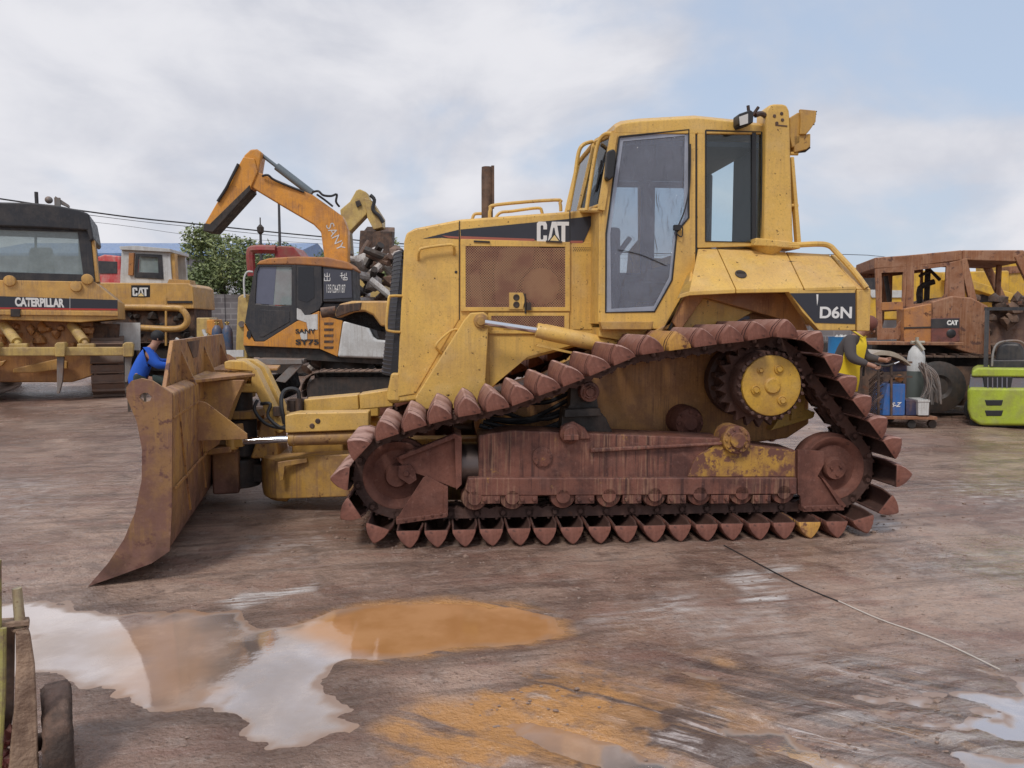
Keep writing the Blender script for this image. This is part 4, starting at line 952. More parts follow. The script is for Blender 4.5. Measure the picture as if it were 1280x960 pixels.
body = B.pp(0, [(134, 722), (157, 690), (176, 650), (185, 605), (186, 562), (184, 530), (190, 505), (197, 486), (214.5, 493), (214.5, 560), (214, 640), (211.5, 687), (190, 702)])
mb.prism(body, .03, BW-.03)
bld = mb.build('blade', M['blade'], dz, bevel=.02)
endplate(-.001, .03, 'end_plate'); endplate(BW-.03, BW, 'end_plate')
mb = BMB(); mb.prism(B.pp(0, [(111, 733), (125, 718), (150, 684), (158, 686), (140, 716), (134, 724)]), .031, BW-.031); mb.build('cutting_edge', M['mud'], bld, bevel=.004)
UB = B.p(214.5, 560, 0)[0]; WT = B.p(214, 492, 0)[1]
# welded seams and ribs on the back
mb = BMB()
for w_ in (.98, .55): mb.box(UB, UB+.012, .05, BW-.05, w_, w_+.012)
for v_ in (.22, .95, 1.5): mb.obox((UB+.004, v_, 1.1), (UB+.004, v_+.35, .3), .01, .012, (1, 0, 0))
mb.build('weld_seam', M['yelrust'], bld)
# spill guard on top of the blade
mb = BMB()
gz = [(.26, WT-.03), (.62, 1.44), (3.35, 1.45), (3.8, WT-.03)]
mb.loft([[(UB-.10, a, b) for a, b in gz], [(UB-.075, a, b) for a, b in gz]])
for v_ in (.9, 2.0, 3.1): mb.loft([[(UB-.08, v_, 1.38), (UB-.08, v_, WT-.02), (UB+.02, v_, WT-.02)], [(UB-.08, v_+.025, 1.38), (UB-.08, v_+.025, WT-.02), (UB+.02, v_+.025, WT-.02)]])
mb.build('spill_guard', M['yelrust'], bld, bevel=.004)
mb = BMB(); mb.loft([[(UB-.074, a, b) for a, b in [(1.15, 1.42), (1.75, 1.42), (1.6, 1.29), (1.4, 1.29)]], [(UB-.071, a, b) for a, b in [(1.15, 1.42), (1.75, 1.42), (1.6, 1.29), (1.4, 1.29)]]]); mb.build('guard_slot', M['exh'], bld)
# rounded top tube, shelf plates and centre ribs
mb = BMB(); mb.cyl((UB-.05, .06, WT-.05), (UB-.05, BW-.06, WT-.05), .055, n=16); mb.build('top_tube', M['blade'], bld)
mb = BMB(); mb.prism_w([(UB-.02, .95), (UB+.36, 1.62), (UB+.30, 1.72), (UB-.02, 2.0)], WT-.01, WT+.012); mb.prism_w([(UB-.02, 2.1), (UB+.5, 2.25), (UB+.5, 2.8), (UB-.02, 3.1)], WT+.0, WT+.02); mb.build('top_shelf', M['blade'], bld, bevel=.003)
mb = BMB()
for v_ in (1.35, 1.75, 2.35, 2.75):
    mb.loft([[(UB-.01, v_+k, WT-.02), (UB+.30, v_+k, WT-.02), (UB+.22, v_+k, .95), (UB+.10, v_+k, .62), (UB-.01, v_+k, .55)] for k in (0, .03)])
mb.build('back_rib', M['blade'], bld, bevel=.004, split=True)
mb = BMB(); mb.loft([[(UB-.01, 1.02+k, 1.0), (UB+.06, 1.02+k, .98), (UB+.34, 1.02+k, .74), (UB+.34, 1.02+k, .70), (UB-.01, 1.02+k, .70)] for k in (0, .025)]); mb.build('cylinder_gusset', M['blade'], bld, bevel=.004)
mb = BMB(); mb.box(UB-.01, UB+.20, 1.75, 2.35, .14, .50); mb.box(UB-.01, UB+.2, 1.6, 2.5, .5, .55); mb.build('pivot_block', M['blade'], bld, bevel=.02)
# angle cylinder with its clevis
AV = -.48
for sg in (1, -1):
    mb = MB()
    for pts in ([(254, 536), (299, 531), (301, 542), (255, 547)], [(254, 560), (290, 557), (292, 564), (255, 568)]):
        mb.prism(D.pp(AV, pts), (AV-.07)*sg, (AV+.12)*sg)
    mb.build('cylinder_clevis', M['blade'], bld, bevel=.008)
    mb = MB(); e0, e1 = D.p(290, 552, AV), D.p(360, 548, AV)
    mb.cyl((e0[0], (AV-.0)*sg, e0[1]-.06), (e0[0], (AV)*sg, e0[1]+.05), .05, n=16); mb.box(e0[0]-.04, e0[0]+.09, (AV-.04)*sg, (AV+.04)*sg, e0[1]-.04, e0[1]+.04)
    mb.build('rod_eye', M['yel2'], bld, bevel=.006)
    mb = MB(); f1 = D.p(362, 548.5, AV); f2 = D.p(445, 546.5, AV)
    mb.lathe((f1[0], AV*sg, f1[1]), (f2[0]-f1[0], 0, f2[1]-f1[1]), [(.03, -.008), (.055, -.006), (.06, 0), (.06, .04), (.056, .045), (.056, .75), (.03, .8)], n=22)
    bar = mb.build('angle_cylinder', M['yel2'], dz)
    mb = MB(); mb.cyl((e0[0]+.07, AV*sg, e0[1]), (f1[0]+.05, AV*sg, f1[1]), .028, n=18); mb.build('cylinder_rod', M['chrome'], bar)
    mb = MB(); mb.prism(D.pp(AV, [(358, 518), (372, 515), (462, 513.5), (462, 536), (359, 540)]), (AV-.07)*sg, (AV+.12)*sg); mb.build('cylinder_cover', M['yel'], dz, bevel=.012)
    mb = MB()
    for x, y in ((399, 525), (392, 531)): c = D.p(x, y, AV); mb.lathe((c[0], (AV-.07)*sg, c[1]), (0, -sg, 0), [(.022, 0), (.016, .008)], n=10)
    mb.build('cover_bolt', M['exh'], dz, split=True)
# tilt cylinder cover (behind), with its dark open end and hose
mb = MB(); mb.prism(D.pp(-.15, [(380, 499), (448, 493), (449, 512), (380, 515)]), -.17, .05); mb.prism(D.pp(-.15, [(449, 492.5), (490, 486), (492, 508), (450, 512)]), -.17, .05); mb.build('tilt_cylinder_cover', M['yel'], dz, bevel=.012)
mb = MB(); c0 = D.q(362, 506, -.1); c1 = D.q(385, 505, -.1); mb.cyl(c0, c1, .06); mb.cyl(D.q(366, 500, -.12), D.q(366, 513, -.12), .05); mb.cyl(D.q(374, 498, -.2), D.q(374, 514, -.2), .03); mb.build('tilt_cylinder_end', M['exh'], dz)
mb = MB(); mb.tube([D.q(*p) for p in [(356, 530, -.3), (352, 510, -.3), (352, 496, -.25), (357, 488, -.2), (366, 486, -.2), (373, 490, -.2), (374, 503, -.2)]], .018, smooth=5); mb.build('hose', M['rubber'], dz)
# C-frame: rounded nose, side arms running back between the tracks
mb = MB()
no = D.pp(-.3, [(318, 572), (316, 580), (316, 616), (320, 624), (330, 629)]); ub = D.p(425, 600, -.3)[0]
zt = D.p(349, 571, -.3)[1]; zb = D.p(330, 628, -.3)[1]
def cfr(zz, k=0):
    pts = []; u0 = D.p(318, 600, -.3)[0]
    for a in range(0, 181, 15): t = R(90+a); pts.append((u0+.26+(.26-k)*math.cos(t), .0+(.33-k)*-math.sin(t)))
    return [(u, v, zz) for u, v in pts]
mb.loft([cfr(zb, .05), cfr(zb+.03, .01), cfr(zb+.10), cfr(zt-.02), cfr(zt, .02)])
cf = mb.build('c_frame', M['yel2'], dz, bevel=.006)
for sg in (1, -1):
    mb = MB(); u0 = D.p(345, 600, -.3)[0]; sec = [(0, zb+.03), (.0, zt), (.22, zt), (.22, zb+.03)]
    mb.loft([[(u0, (-.33+a)*sg, b) for a, b in sec], [(-1.9, (-.50+a)*sg, b+.05) for a, b in sec], [(-1.3, (-.62+a)*sg, b+.03) for a, b in sec], [(.4, (-.62+a)*sg, b+.03) for a, b in sec]])
    mb.build('frame_arm', M['yel2'], cf, bevel=.012)
    mb = MB(); mb.prism([D.p(*p, -.42) for p in [(347, 578), (358, 576), (384, 573), (384, 578), (356, 583), (354, 600), (349, 602)]], -.425*sg, -.40*sg); mb.build('arm_pad', M['yel2'], cf, bevel=.004)
mb = MB(); mb.loft([[(D.p(x, y, -.1)[0], v, D.p(x, y, -.1)[1]) for x, v in ((a, -.2), (b_, -.2), (b_, .2), (a, .2))] for a, b_, y in ((316, 352, 571), (325, 349, 545), (330, 346, 522))])
mb.loft([[(D.p(x, 0, -.1)[0], v, z) for x, v in ((352, -.1), (420, -.1), (420, .15), (352, .15))] for z in (.40, .75)]); mb.build('tower', M['yel2'], cf, bevel=.02)
# yoke arm from the tower up to the tilt link
mb = MB()
mb.prism(D.pp(-.12, [(283, 452), (289, 450), (308, 451), (323, 461), (359, 536), (352, 541), (344, 536), (323, 490), (288, 489), (284, 480), (316, 480), (318, 464), (284, 461)]), -.20, -.04)
mb.prism(D.pp(-.12, [(283, 452), (289, 450), (308, 451), (323, 461), (359, 536), (352, 541), (344, 536), (323, 490), (288, 489), (284, 480), (316, 480), (318, 464), (284, 461)]), .10, .26)
mb.build('tilt_yoke', M['yel'], cf, bevel=.012)
mb = MB(); mb.prism(D.pp(-.1, [(287, 467), (313, 466), (315, 476), (288, 478)]), -.09, .15); mb.build('tilt_link', M['yel2'], cf, bevel=.012)
mb = MB(); c = D.q(301, 513, 0); mb.cyl((c[0], 0, D.p(301, 489, 0)[1]), (c[0], 0, D.p(301, 514, 0)[1]), .10, n=20); mb.build('pivot_pin', M['dark'], cf)
mb = MB(); mb.prism(D.pp(-.1, [(284, 514), (320, 513), (322, 523), (285, 524)]), -.16, .2); mb.build('pivot_plate', M['yel2'], cf, bevel=.01)
mb = MB(); mb.cyl((c[0], 0, .42), (c[0], 0, D.p(301, 523, 0)[1]), .13, n=20); mb.cyl((c[0]-.02, 0, .16), (c[0]-.02, 0, .40), .17, n=20); mb.box(c[0]-.05, c[0]+.4, -.1, .1, .2, .36); mb.build('ball_joint', M['dark'], cf, bevel=.015)
mb = MB()
for k, pts in enumerate(([(322, 500, -.22), (318, 512, -.24), (330, 528, -.26), (345, 534, -.28), (358, 536, -.32)], [(326, 505, -.22), (338, 505, -.24), (335, 520, -.26), (350, 534, -.3), (360, 530, -.3)])):
    mb.tube([D.q(*p) for p in pts], .014, smooth=4)
mb.build('hose', M['rubber'], cf)
mb = MB(); mb.box(*[x for x in (D.p(330, 0, -.2)[0], D.p(342, 0, -.2)[0])], -.24, -.2, D.p(330, 520, -.2)[1], D.p(330, 508, -.2)[1]); mb.build('hose_block', M['exh'], cf, bevel=.005)
# ================================================================ things standing round the yard
GY_ = (.235, .215, .20)
M['orange'] = paint('faded orange paint', (.64, .28, .04), dirt=.45, rust=.12, streak=.5, dcol=(.25, .12, .07))
M['catyel'] = paint('old machine yellow', (.62, .36, .10), dirt=.35, rust=.06, streak=.5, dcol=(.26, .15, .10))
M['palegold'] = paint('pale dusty yellow', (.56, .40, .13), dirt=.5, rust=.05, streak=.3)
M['black2'] = paint('black painted steel', (.028, .03, .036), dirt=.35, dcol=(.10, .085, .075), streak=.3)
M['cream'] = paint('chalky white paint', (.60, .61, .60), dirt=.35, dcol=(.32, .29, .26), streak=.4)
M['rust'] = paint('burnt rusty sheet steel', (.25, .105, .05), rough=.85, dirt=.8, dcol=(.34, .19, .12), rust=.42, rcol=(.12, .06, .045), streak=.8, scale=.8, streak2=(.42, .24, .13))
M['rustor'] = paint('scorched orange sheet', (.46, .20, .06), rough=.8, dirt=.8, dcol=(.30, .15, .09), rust=.3, streak=.5)
M['shoe2'] = paint('dry brown track plates', (.20, .15, .125), rough=.8, dirt=.6, rust=.2, up=.5)
M['glassb'] = glassy('dusty side glass', (.55, .62, .64), .25, (.30, .36, .38))
M['glasspale'] = glassy('pale dusty glass', (.75, .80, .80), .45, (.42, .50, .50))
M['blue'] = paint('blue steel bottle', (.035, .085, .17), dirt=.4, rust=.08)
M['skin'] = plain('skin', (.36, .19, .13), .6)
def prt(fr, name, mat, parent, v0, v1, pts, bevel=.008, pv=None, **k):
    mb = MB(); mb.prism(fr.pp(v0 if pv is None else pv, pts), v0, v1); return mb.build(name, M[mat] if isinstance(mat, str) else mat, parent, bevel=bevel, **k)
def rng_(fr, name, mat, parent, v0, v1, o_, i_, bevel=.006):
    mb = MB(); mb.ring(fr.pp(v0, o_), fr.pp(v0, i_), v0, v1); return mb.build(name, M[mat], parent, bevel=bevel)
def belt(name, pts, v0, v1, parent, mat='shoe2', pitch=.17, th=.05, grs=.035):
    """track belt: plates with grousers following a loop of (u,w)"""
    q, T = resample(pts, None, pitch); n = len(q); mb = MB()
    for i in range(n):
        a = Vector(q[i]); b = Vector(q[(i+1) % n]); d = (b-a); ln = d.length; d.normalize(); nn = Vector((-d.y, d.x))
        prof = [(.006, 0), (ln-.006, 0), (ln-.006, th*.5), (ln*.25, th*.5), (ln*.2, th*.5+grs), (ln*.08, th*.5+grs), (.006, th*.5)]
        P3 = lambda s, h, v: (a.x+d.x*s+nn.x*h, v, a.y+d.y*s+nn.y*h)
        mb.loft([[P3(s, h, v) for s, h in prof] for v in (v0, v1)])
    return mb.build(name, M[mat], parent, bevel=0)
def stadium(u0, u1, w0, w1, n=10):
    r = (w1-w0)/2; c = (w0+w1)/2
    return [(u0+r+r*math.cos(R(270-180*i/n)), c+r*math.sin(R(270-180*i/n))) for i in range(n+1)]+[(u1-r+r*math.cos(R(90-180*i/n)), c+r*math.sin(R(90-180*i/n))) for i in range(n+1)]
# ---------------------------------------------------------------- left dozer seen from behind, with ripper
A = Frame(*[ground(48, 500)[0], ground(48, 500)[1]], 24)
# shift along sight so that plane v=0 is the rear of the tracks
rd = fthing(A, 'ripper_bulldozer', 'yellow bulldozer seen from behind at the left edge, black cab roof, ripper beam', 'bulldozer')
mb = MB(); mb.prism(A.pp(0, [(-62, 256), (-20, 253), (40, 254), (70, 257), (100, 263), (112, 268), (118, 300), (113, 303), (109, 289), (60, 286), (-20, 283), (-62, 285)]), -.1, 1.9); roof = mb.build('cab_roof', M['black2'], rd, bevel=.05, seg=3)
cbx = rng_(A, 'cab', 'black2', rd, .0, .08, [(-50, 280), (112, 286), (119, 353), (-50, 348)], [(-28, 286), (97, 290), (104, 343), (-28, 339)])
prt(A, 'cab_side', 'black2', cbx, .08, 1.7, [(97, 290), (112, 288), (118, 350), (105, 350)])
prt(A, 'cab_side', 'black2', cbx, .08, 1.7, [(-50, 284), (-36, 286), (-34, 348), (-50, 346)])
prt(A, 'corner_post', 'catyel', cbx, .02, .3, [(114, 302), (118, 300), (124, 352), (119, 353)])
mb = MB(); mb.prism(A.pp(0, [(-28, 286), (97, 290), (104, 343), (-28, 339)]), .04, .05); mb.build('rear_glass', M['glasspale'], cbx, flat=True)
mb = MB(); mb.prism(A.pp(0, [(33, 307), (62, 307), (66, 342), (29, 342)]), .35, .5); mb.build('seat', M['seat'], cbx, bevel=.06)
mb = MB(); mb.prism(A.pp(0, [(-30, 337), (106, 343), (106, 352), (-30, 350)]), .1, 1.7); mb.build('cab_floor', M['cabin'], cbx)
mb = MB(); 
for a, b_ in ((-28, -24), (43, 46), (98, 104)): mb.prism(A.pp(1.6, [(a, 292), (b_, 292), (b_, 345), (a, 345)]), 1.6, 1.65)
mb.build('front_pillar', M['cabin'], cbx, split=True)
mb = MB(); c = A.q(46, 256, .3); mb.cyl(c, (c[0], c[1], A.p(46, 240, .3)[1]), .035); mb.build('vent_pipe', M['black2'], rd)
mb = MB(); mb.prism(A.pp(.3, [(69, 245), (86, 256), (86, 259), (68, 251)]), .3, .5); mb.ball(A.q(61, 250, .3), .075); mb.box(*[A.p(60, 0, .3)[0]-.05, A.p(60, 0, .3)[0]+.06], .28, .36, A.p(0, 259, .3)[1], A.p(0, 243, .3)[1]); mb.build('roof_lamp', M['grey'], rd)
body = prt(A, 'rear_body', 'catyel', rd, -.25, 2.6, [(-52, 349), (118, 352), (147, 376), (148, 399), (100, 403), (-52, 398)], bevel=.02)
prt(A, 'body_strip', 'catyel', body, -.30, -.25, [(-52, 387), (147.5, 389.5), (147.5, 395), (-52, 393)], bevel=.01)
prt(A, 'decal', 'decal', body, -.253, -.2505, [(-52, 368.5), (147, 375), (147, 387), (-52, 385)], bevel=0)
prt(A, 'red_stripe', plain('bright red stripe', (.42, .04, .035)), body, -.2565, -.2535, [(-52, 383.6), (147, 386), (147, 388), (-52, 385.5)], bevel=0)
mb = MB(); mb.prism(A.pp(-.27, [(87, 371.5), (87.6, 371.5), (87.6, 388), (87, 388)]), -.256, -.2535); mb.build('panel_joint', M['cream'], body)
o3 = A.q(19, 383, -.257); x3 = A.q(80.5, 384.5, -.257); z3 = A.q(19, 371.5, -.257)
text('CATERPILLAR', o3, Vector(x3)-Vector(o3), (0, 0, 1), z3[2]-o3[2], M['white'], 'lettering', body, width=(Vector(x3)-Vector(o3)).length, bold=.05)
mb = MB()
for x, y in ((12, 351), (95, 358), (109, 349)): 
    c = A.q(x, y, -.27); mb.lathe(c, (0, 1, 0), [(.05, -.04), (.10, -.03), (.11, 0), (.11, .08)], n=16)
mb.build('filler_cap', M['catyel'], body, split=True)
prt(A, 'body_hook', 'dark', body, -.34, -.25, [(13, 386), (25, 386), (25, 396), (13, 396)])
prt(A, 'rear_casing', 'hull', rd, .2, 2.4, [(-20, 398), (116, 402), (116, 470), (90, 478), (-20, 478)], bevel=.03)
mb = MB(); rr_ = random.Random(8)
for k in range(26): mb.rock(A.q(rr_.uniform(-10, 112), rr_.uniform(408, 434), .15), rr_.uniform(.05, .13), k, sub=1)
mb.build('rear_fittings', M['hull'], rd)
for x0_, x1_ in ((5, 24), (90, 108), (-20, -12)):
    if x0_ < 0: continue
    mb = MB(); a = Vector(A.q(x0_, 407, .1)); b_ = Vector(A.q(x1_, 431, -.45)); mb.cyl(a, a+(b_-a)*.85, .10); mb.cyl(a, b_, .055); mb.build('ripper_cylinder', M['palegold'], rd)
    mb = MB(); mb.box(b_.x-.16, b_.x+.16, b_.y-.12, b_.y+.12, b_.z-.12, b_.z+.03); mb.build('cylinder_eye', M['palegold'], rd, bevel=.03)
beam = prt(A, 'ripper_beam', 'palegold', rd, -.7, -.35, [(-70, 434.5), (158, 434), (158, 444.5), (-70, 445.5)], bevel=.02)
for x in (75, 160, -8):
    prt(A, 'shank_socket', 'palegold', beam, -.78, -.3, [(x-7, 431), (x-4, 428), (x+5, 428), (x+7, 431), (x+6, 446), (x-6, 446)], bevel=.02)
for x, yb in ((75, 492), (160, 478)): prt(A, 'ripper_shank', 'grey', beam, -.6, -.45, [(x-4, 446), (x+5, 446), (x+3, yb-15), (x-1, yb), (x-4, yb)], bevel=.01)
mb = MB(); mb.prism(A.pp(-.1, [(16, 461), (70, 449), (84, 452), (84, 461), (40, 466), (16, 466)]), -.1, .1); mb.prism(A.pp(-.1, [(0, 452), (8, 450), (2, 458), (-20, 462), (-20, 452)]), -.1, .1); mb.build('drawbar', M['catyel'], rd, bevel=.02)
u0, w0 = A.p(116, 500, 0); u1 = A.p(157, 500, 0)[0]
cen = A.p(48, 480, 0)[0]
def rear_belt(ua, ub):
    q, T = resample([(.35+.55*math.cos(R(a)), .62+.60*math.sin(R(a))) for a in range(270, 89, -15)]+[(4.2+.55*math.cos(R(a)), .62+.60*math.sin(R(a))) for a in range(90, -91, -15)], None, .2)
    mb = MB(); n = len(q)
    for i in range(n):
        a = Vector(q[i]); b = Vector(q[(i+1) % n]); d = b-a; ln = d.length; d.normalize(); nn = Vector((-d.y, d.x))
        prof = [(.01, 0), (ln-.01, 0), (ln-.01, .03), (ln*.25, .03), (ln*.2, .08), (ln*.1, .08), (.01, .03)]
        mb.loft([[(u, a.x+d.x*s+nn.x*h, a.y+d.y*s+nn.y*h) for s, h in prof] for u in (ua, ub)])
    return mb.build('track_belt', M['shoe2'], rd, bevel=0)
rear_belt(u0, u1); rear_belt(2*cen-u1, 2*cen-u0)
mb = MB()
for ua, ub in ((u0+.1, u1-.1), (2*cen-u1+.1, 2*cen-u0-.1)): 
    for c_ in (.35, 4.2): mb.cyl((ua, c_, .62), (ub, c_, .62), .5, n=28)
    mb.box(ua, ub, .35, 4.2, .25, .85)
mb.build('track_frame', M['dark'], rd)
prt(A, 'track_guard', 'exh', rd, .3, 3.6, [(114, 404), (150, 405), (148, 425), (116, 425)])
# ---------------------------------------------------------------- pipe-sided yellow dozer behind it
E_ = Frame(ground(180, 470)[0]*1.1, ground(180, 470)[1]*.92, 8)
E_ = Frame(-9.9, 20.5, 6)
pd = fthing(E_, 'pipe_rail_bulldozer', 'yellow machine with a white cab and a looped guard pipe, behind the ripper bulldozer', 'bulldozer')
b2 = prt(E_, 'body', 'catyel', pd, 0, 2.0, [(110, 353), (235, 354), (241, 358), (243, 386), (110, 388)], bevel=.03)
prt(E_, 'body_cap', 'catyel', b2, .1, .6, [(211, 349), (237, 350), (238, 357), (208, 357)])
prt(E_, 'body_ledge', 'dark', b2, -.03, 0, [(209, 376), (240, 376), (240, 379), (209, 379)], bevel=0)
prt(E_, 'engine_side', 'exh', pd, .15, 1.8, [(110, 386), (243, 385), (245, 470), (110, 470)])
mb = MB(); rr_ = random.Random(4)
for k in range(18): mb.rock(E_.q(rr_.uniform(150, 238), rr_.uniform(392, 425), .15), rr_.uniform(.06, .16), 40+k, sub=1)
mb.build('engine_fittings', M['dark'], pd, split=True)
mb = MB(); mb.tube([E_.q(*p) for p in [(130, 383.5, -.3), (216, 385, -.3), (228, 388, -.3), (234, 397, -.3), (232, 406, -.3), (222, 411, -.3), (200, 411, -.3), (160, 409, -.3)]], .085, n=12, smooth=5); mb.build('guard_pipe', M['catyel'], pd)
mb = MB(); mb.tube([E_.q(207.5, 372, -.32), E_.q(207.5, 432, -.32)], .03); mb.build('guard_post', M['catyel'], pd)
oc = [(152, 311), (212, 314), (215, 354), (150, 354)]; ic = [(170, 317), (202, 318.5), (204, 349), (168, 347)]
c2 = rng_(E_, 'white_cab', 'cream', pd, .3, .4, oc, ic)
mb = MB(); mb.ring(E_.pp(.3, oc), E_.pp(.3, ic), 1.6, 1.7); mb.build('cab_far_side', M['cream'], c2)
prt(E_, 'cab_roof', 'cream', c2, .2, 1.8, [(149, 308), (170, 307), (213, 311), (213, 315), (150, 312)])
rng_(E_, 'window_frame', 'black2', c2, .27, .3, [(170, 317), (202, 318.5), (204, 349), (168, 347)], [(173.5, 320.5), (197, 322), (198, 341), (172, 340)])
mb = MB(); mb.prism(E_.pp(.3, [(173.5, 320.5), (197, 322), (198, 341), (172, 340)]), .34, .35); mb.build('window_glass', M['glasspale'], c2, flat=True)
prt(E_, 'cab_pillar', 'rustor', c2, .22, .3, [(161, 316), (167.5, 316), (166, 344), (160, 344)])
prt(E_, 'cab_pillar', 'catyel', c2, .35, .6, [(212, 317), (218, 317), (220, 353), (215, 353)])
tracklogo(b2, tuple(E_.q(166, 370, -.012)), (1, 0, 0), (0, 0, 1), E_.p(166, 359.5, 0)[1]-E_.p(166, 370, 0)[1], E_.p(186, 0, 0)[0]-E_.p(166, 0, 0)[0], .012)
prt(E_, 'logo_plate', 'black', b2, -.004, 0, [(164, 356.5), (187.5, 356.5), (187.5, 371.5), (164, 371.5)], bevel=0)
u_a = E_.p(112, 0, 0)[0]; u_b = E_.p(244, 0, 0)[0]
for v0, v1 in ((-.15, .4), (1.6, 2.15)):
    belt('track_belt', stadium(u_a-.2, u_b+.1, .04, 1.05), v0, v1, pd)
mb = MB(); mb.box(u_a, u_b-.2, 0, 2.0, .3, .9); mb.build('track_frame', M['dark'], pd)
# pale sheet leaning by the ripper machine
G = Frame(*ground(165, 494), 10)
sh = fthing(G, 'steel_sheet', 'pale grey metal sheet propped up behind the crouching worker', 'metal sheet')
mb = MB(); pts = [(140, 403), (175, 403.5), (175, 438), (152, 438)]
mb.prism(G.pp(0, pts), 0, .04); mb.build('sheet', M['cream'], sh, bevel=.004)
mb = MB(); mb.obox(G.q(158, 430, .04), (G.p(158, 430, .04)[0], .5, .0), .05, .05); mb.obox(G.q(171, 430, .04), (G.p(171, 430, .04)[0], .5, .0), .05, .05); mb.build('prop', M['grey'], sh)
# ---------------------------------------------------------------- orange excavator
X = Frame(-4.1, 14.0, 4)
ev = fthing(X, 'excavator', 'orange excavator with black cab and white counterweight, its raised boom bent like an elbow', 'excavator')
prt(X, 'turntable_deck', 'dark', ev, .1, 2.1, [(304, 431), (399, 436), (421, 446), (484, 448), (482, 456), (310, 446)])
h_ = prt(X, 'house', 'orange', ev, .0, .9, [(304, 432), (305, 404), (318, 427), (330, 427), (370, 402), (399, 388.5), (399, 436)], bevel=.01)
prt(X, 'engine_cover', 'orange', ev, .02, 2.2, [(399.3, 389), (428, 401), (422, 446), (399.3, 436)], bevel=.01)
mb = MB()
for k in range(5): mb.prism(X.pp(0, [(405, 403+k*7.5), (417, 403+k*7.5), (416, 406+k*7.5), (405, 406+k*7.5)]), .012, .02)
mb.build('cover_louvres', M['exh'], ev)
prt(X, 'engine_top', 'black2', ev, .1, 2.2, [(399, 386), (404, 378), (470, 380), (486, 400), (486, 426), (470, 424), (456, 402), (428, 401)], bevel=.03)
prt(X, 'counterweight', 'cream', ev, -.02, 2.25, [(428.5, 401), (454, 401.5), (459, 406), (466, 421), (471, 424.5), (492, 426.5), (491, 449), (421.5, 446.5)], bevel=.05, seg=4)
cabp = MB()
oc = [(318, 337), (323, 329.5), (370, 329.5), (370, 402), (330, 427), (319, 427), (306, 403), (310, 380)]
ic = [(321, 341), (324, 333), (364.5, 333), (364.5, 381), (350, 382.5), (336, 381.5), (319, 380), (319, 370)]
cabp.ring(X.pp(0, oc), X.pp(0, ic), .0, .06); cabp.ring(X.pp(0, oc), X.pp(0, ic), 1.0, 1.05)
cabp.prism(X.pp(0, [(370, 329.5), (402, 331), (403, 378), (399, 387), (370, 402)]), .0, 1.05)
cabp.prism(X.pp(0, [(306, 403), (319, 382), (364, 384), (370, 402), (330, 427), (319, 427)]), .07, .98)
ecab = cabp.build('cab', M['black2'], ev, bevel=.012)
prt(X, 'rear_cab_box', 'black2', ecab, .02, 1.04, [(402, 331), (441, 335), (442, 378), (403, 378)], bevel=.03)
mb = MB(); mb.prism(X.pp(0, [(320, 331), (325, 326), (337, 322.5), (372, 320.5), (409, 321.5), (436, 328), (443, 336), (440, 337.5), (402, 333), (370, 331)]), -.02, 1.08); mb.build('cab_roof', M['rustor'], ecab, bevel=.03)
mb = MB(); mb.prism(X.pp(0, [(321, 341), (324, 333), (345, 333), (341, 381), (319, 379)]), .03, .035); mb.build('window_glass', plain('scratched dark cab window', (.11, .12, .17), .15), ecab)
mb = MB(); mb.prism(X.pp(0, [(345, 333), (364, 333), (364, 381), (341, 381)]), .035, .04); mb.build('window_glass', M['glasspale'], ecab, flat=True)
mb = MB(); mb.prism(X.pp(0, [(345, 369), (364, 369), (364, 381), (341, 381)]), .5, .6); mb.build('cab_panel', M['palegold'], ecab)
mb = MB(); mb.prism(X.pp(0, [(373, 334), (392, 334), (393, 372), (384, 378), (373, 375)]), -.006, .0); mb.build('dark_window', plain('dark tinted window', (.012, .013, .018), .12), ecab)
prt(X, 'door_panel', 'black2', ecab, -.012, -.001, [(325, 387), (362, 389), (362, 402), (329, 421), (324, 421)], bevel=.004)
prt(X, 'rear_window', plain('blue black glass', (.055, .058, .078), .2), ecab, .010, .018, [(405, 336), (439, 338.5), (440, 372), (405, 374)], bevel=0)
def strokes(fr, v, segs, name, parent, th=.014):
    mb = MB()
    for (x0, y0), (x1, y1) in segs: mb.obox(fr.q(x0, y0, v), fr.q(x1, y1, v), .004, th, (0, 1, 0)) if False else mb.tube([fr.q(x0, y0, v), fr.q(x1, y1, v)], th*.5, n=5)
    return mb.build(name, M['white'], parent)
strokes(X, .008, [((409, 341), (409, 351)), ((406, 342), (406, 345.5)), ((412, 342), (412, 345.5)), ((406, 345.5), (412, 345.5)), ((405.5, 347), (405.5, 351)), ((412.5, 347), (412.5, 351)), ((405.5, 351), (412.5, 351))], 'painted_word', ecab)
strokes(X, .008, [((426, 342), (428, 341)), ((427.3, 341), (427.3, 348)), ((425, 345), (430, 344)), ((431, 342), (431, 349)), ((433, 341), (433, 345)), ((429, 347), (434, 347)), ((429, 347), (429, 350)), ((434, 347), (434, 350)), ((429, 350), (434, 350))], 'painted_word', ecab)
o3 = X.q(408.5, 366, .006)
text('13512647187', o3, (1, 0, .0), (0, 0, 1), .15, M['white'], 'phone_number', ecab, width=X.p(432.5, 0, 0)[0]-X.p(408.5, 0, 0)[0])
prt(X, 'paper_patch', 'cream', h_, -.008, -.002, [(371, 399), (371, 385), (376, 387), (381, 394), (397, 392.5), (397, 412), (385, 413), (383, 403)], bevel=0)
prt(X, 'paper_patch', 'cream', h_, -.009, -.002, [(374, 415), (384, 414), (384, 424), (377, 425)], bevel=0)
text('SANY', X.q(369.5, 417, -.012), (1, 0, 0), (0, 0, 1), .085, M['black'], 'lettering', h_, width=.36, bold=.03)
text('SY75', X.q(369.5, 431, -.014), (1, 0, 0), (0, 0, 1), .10, M['black'], 'lettering', h_, width=.42, bold=.04)
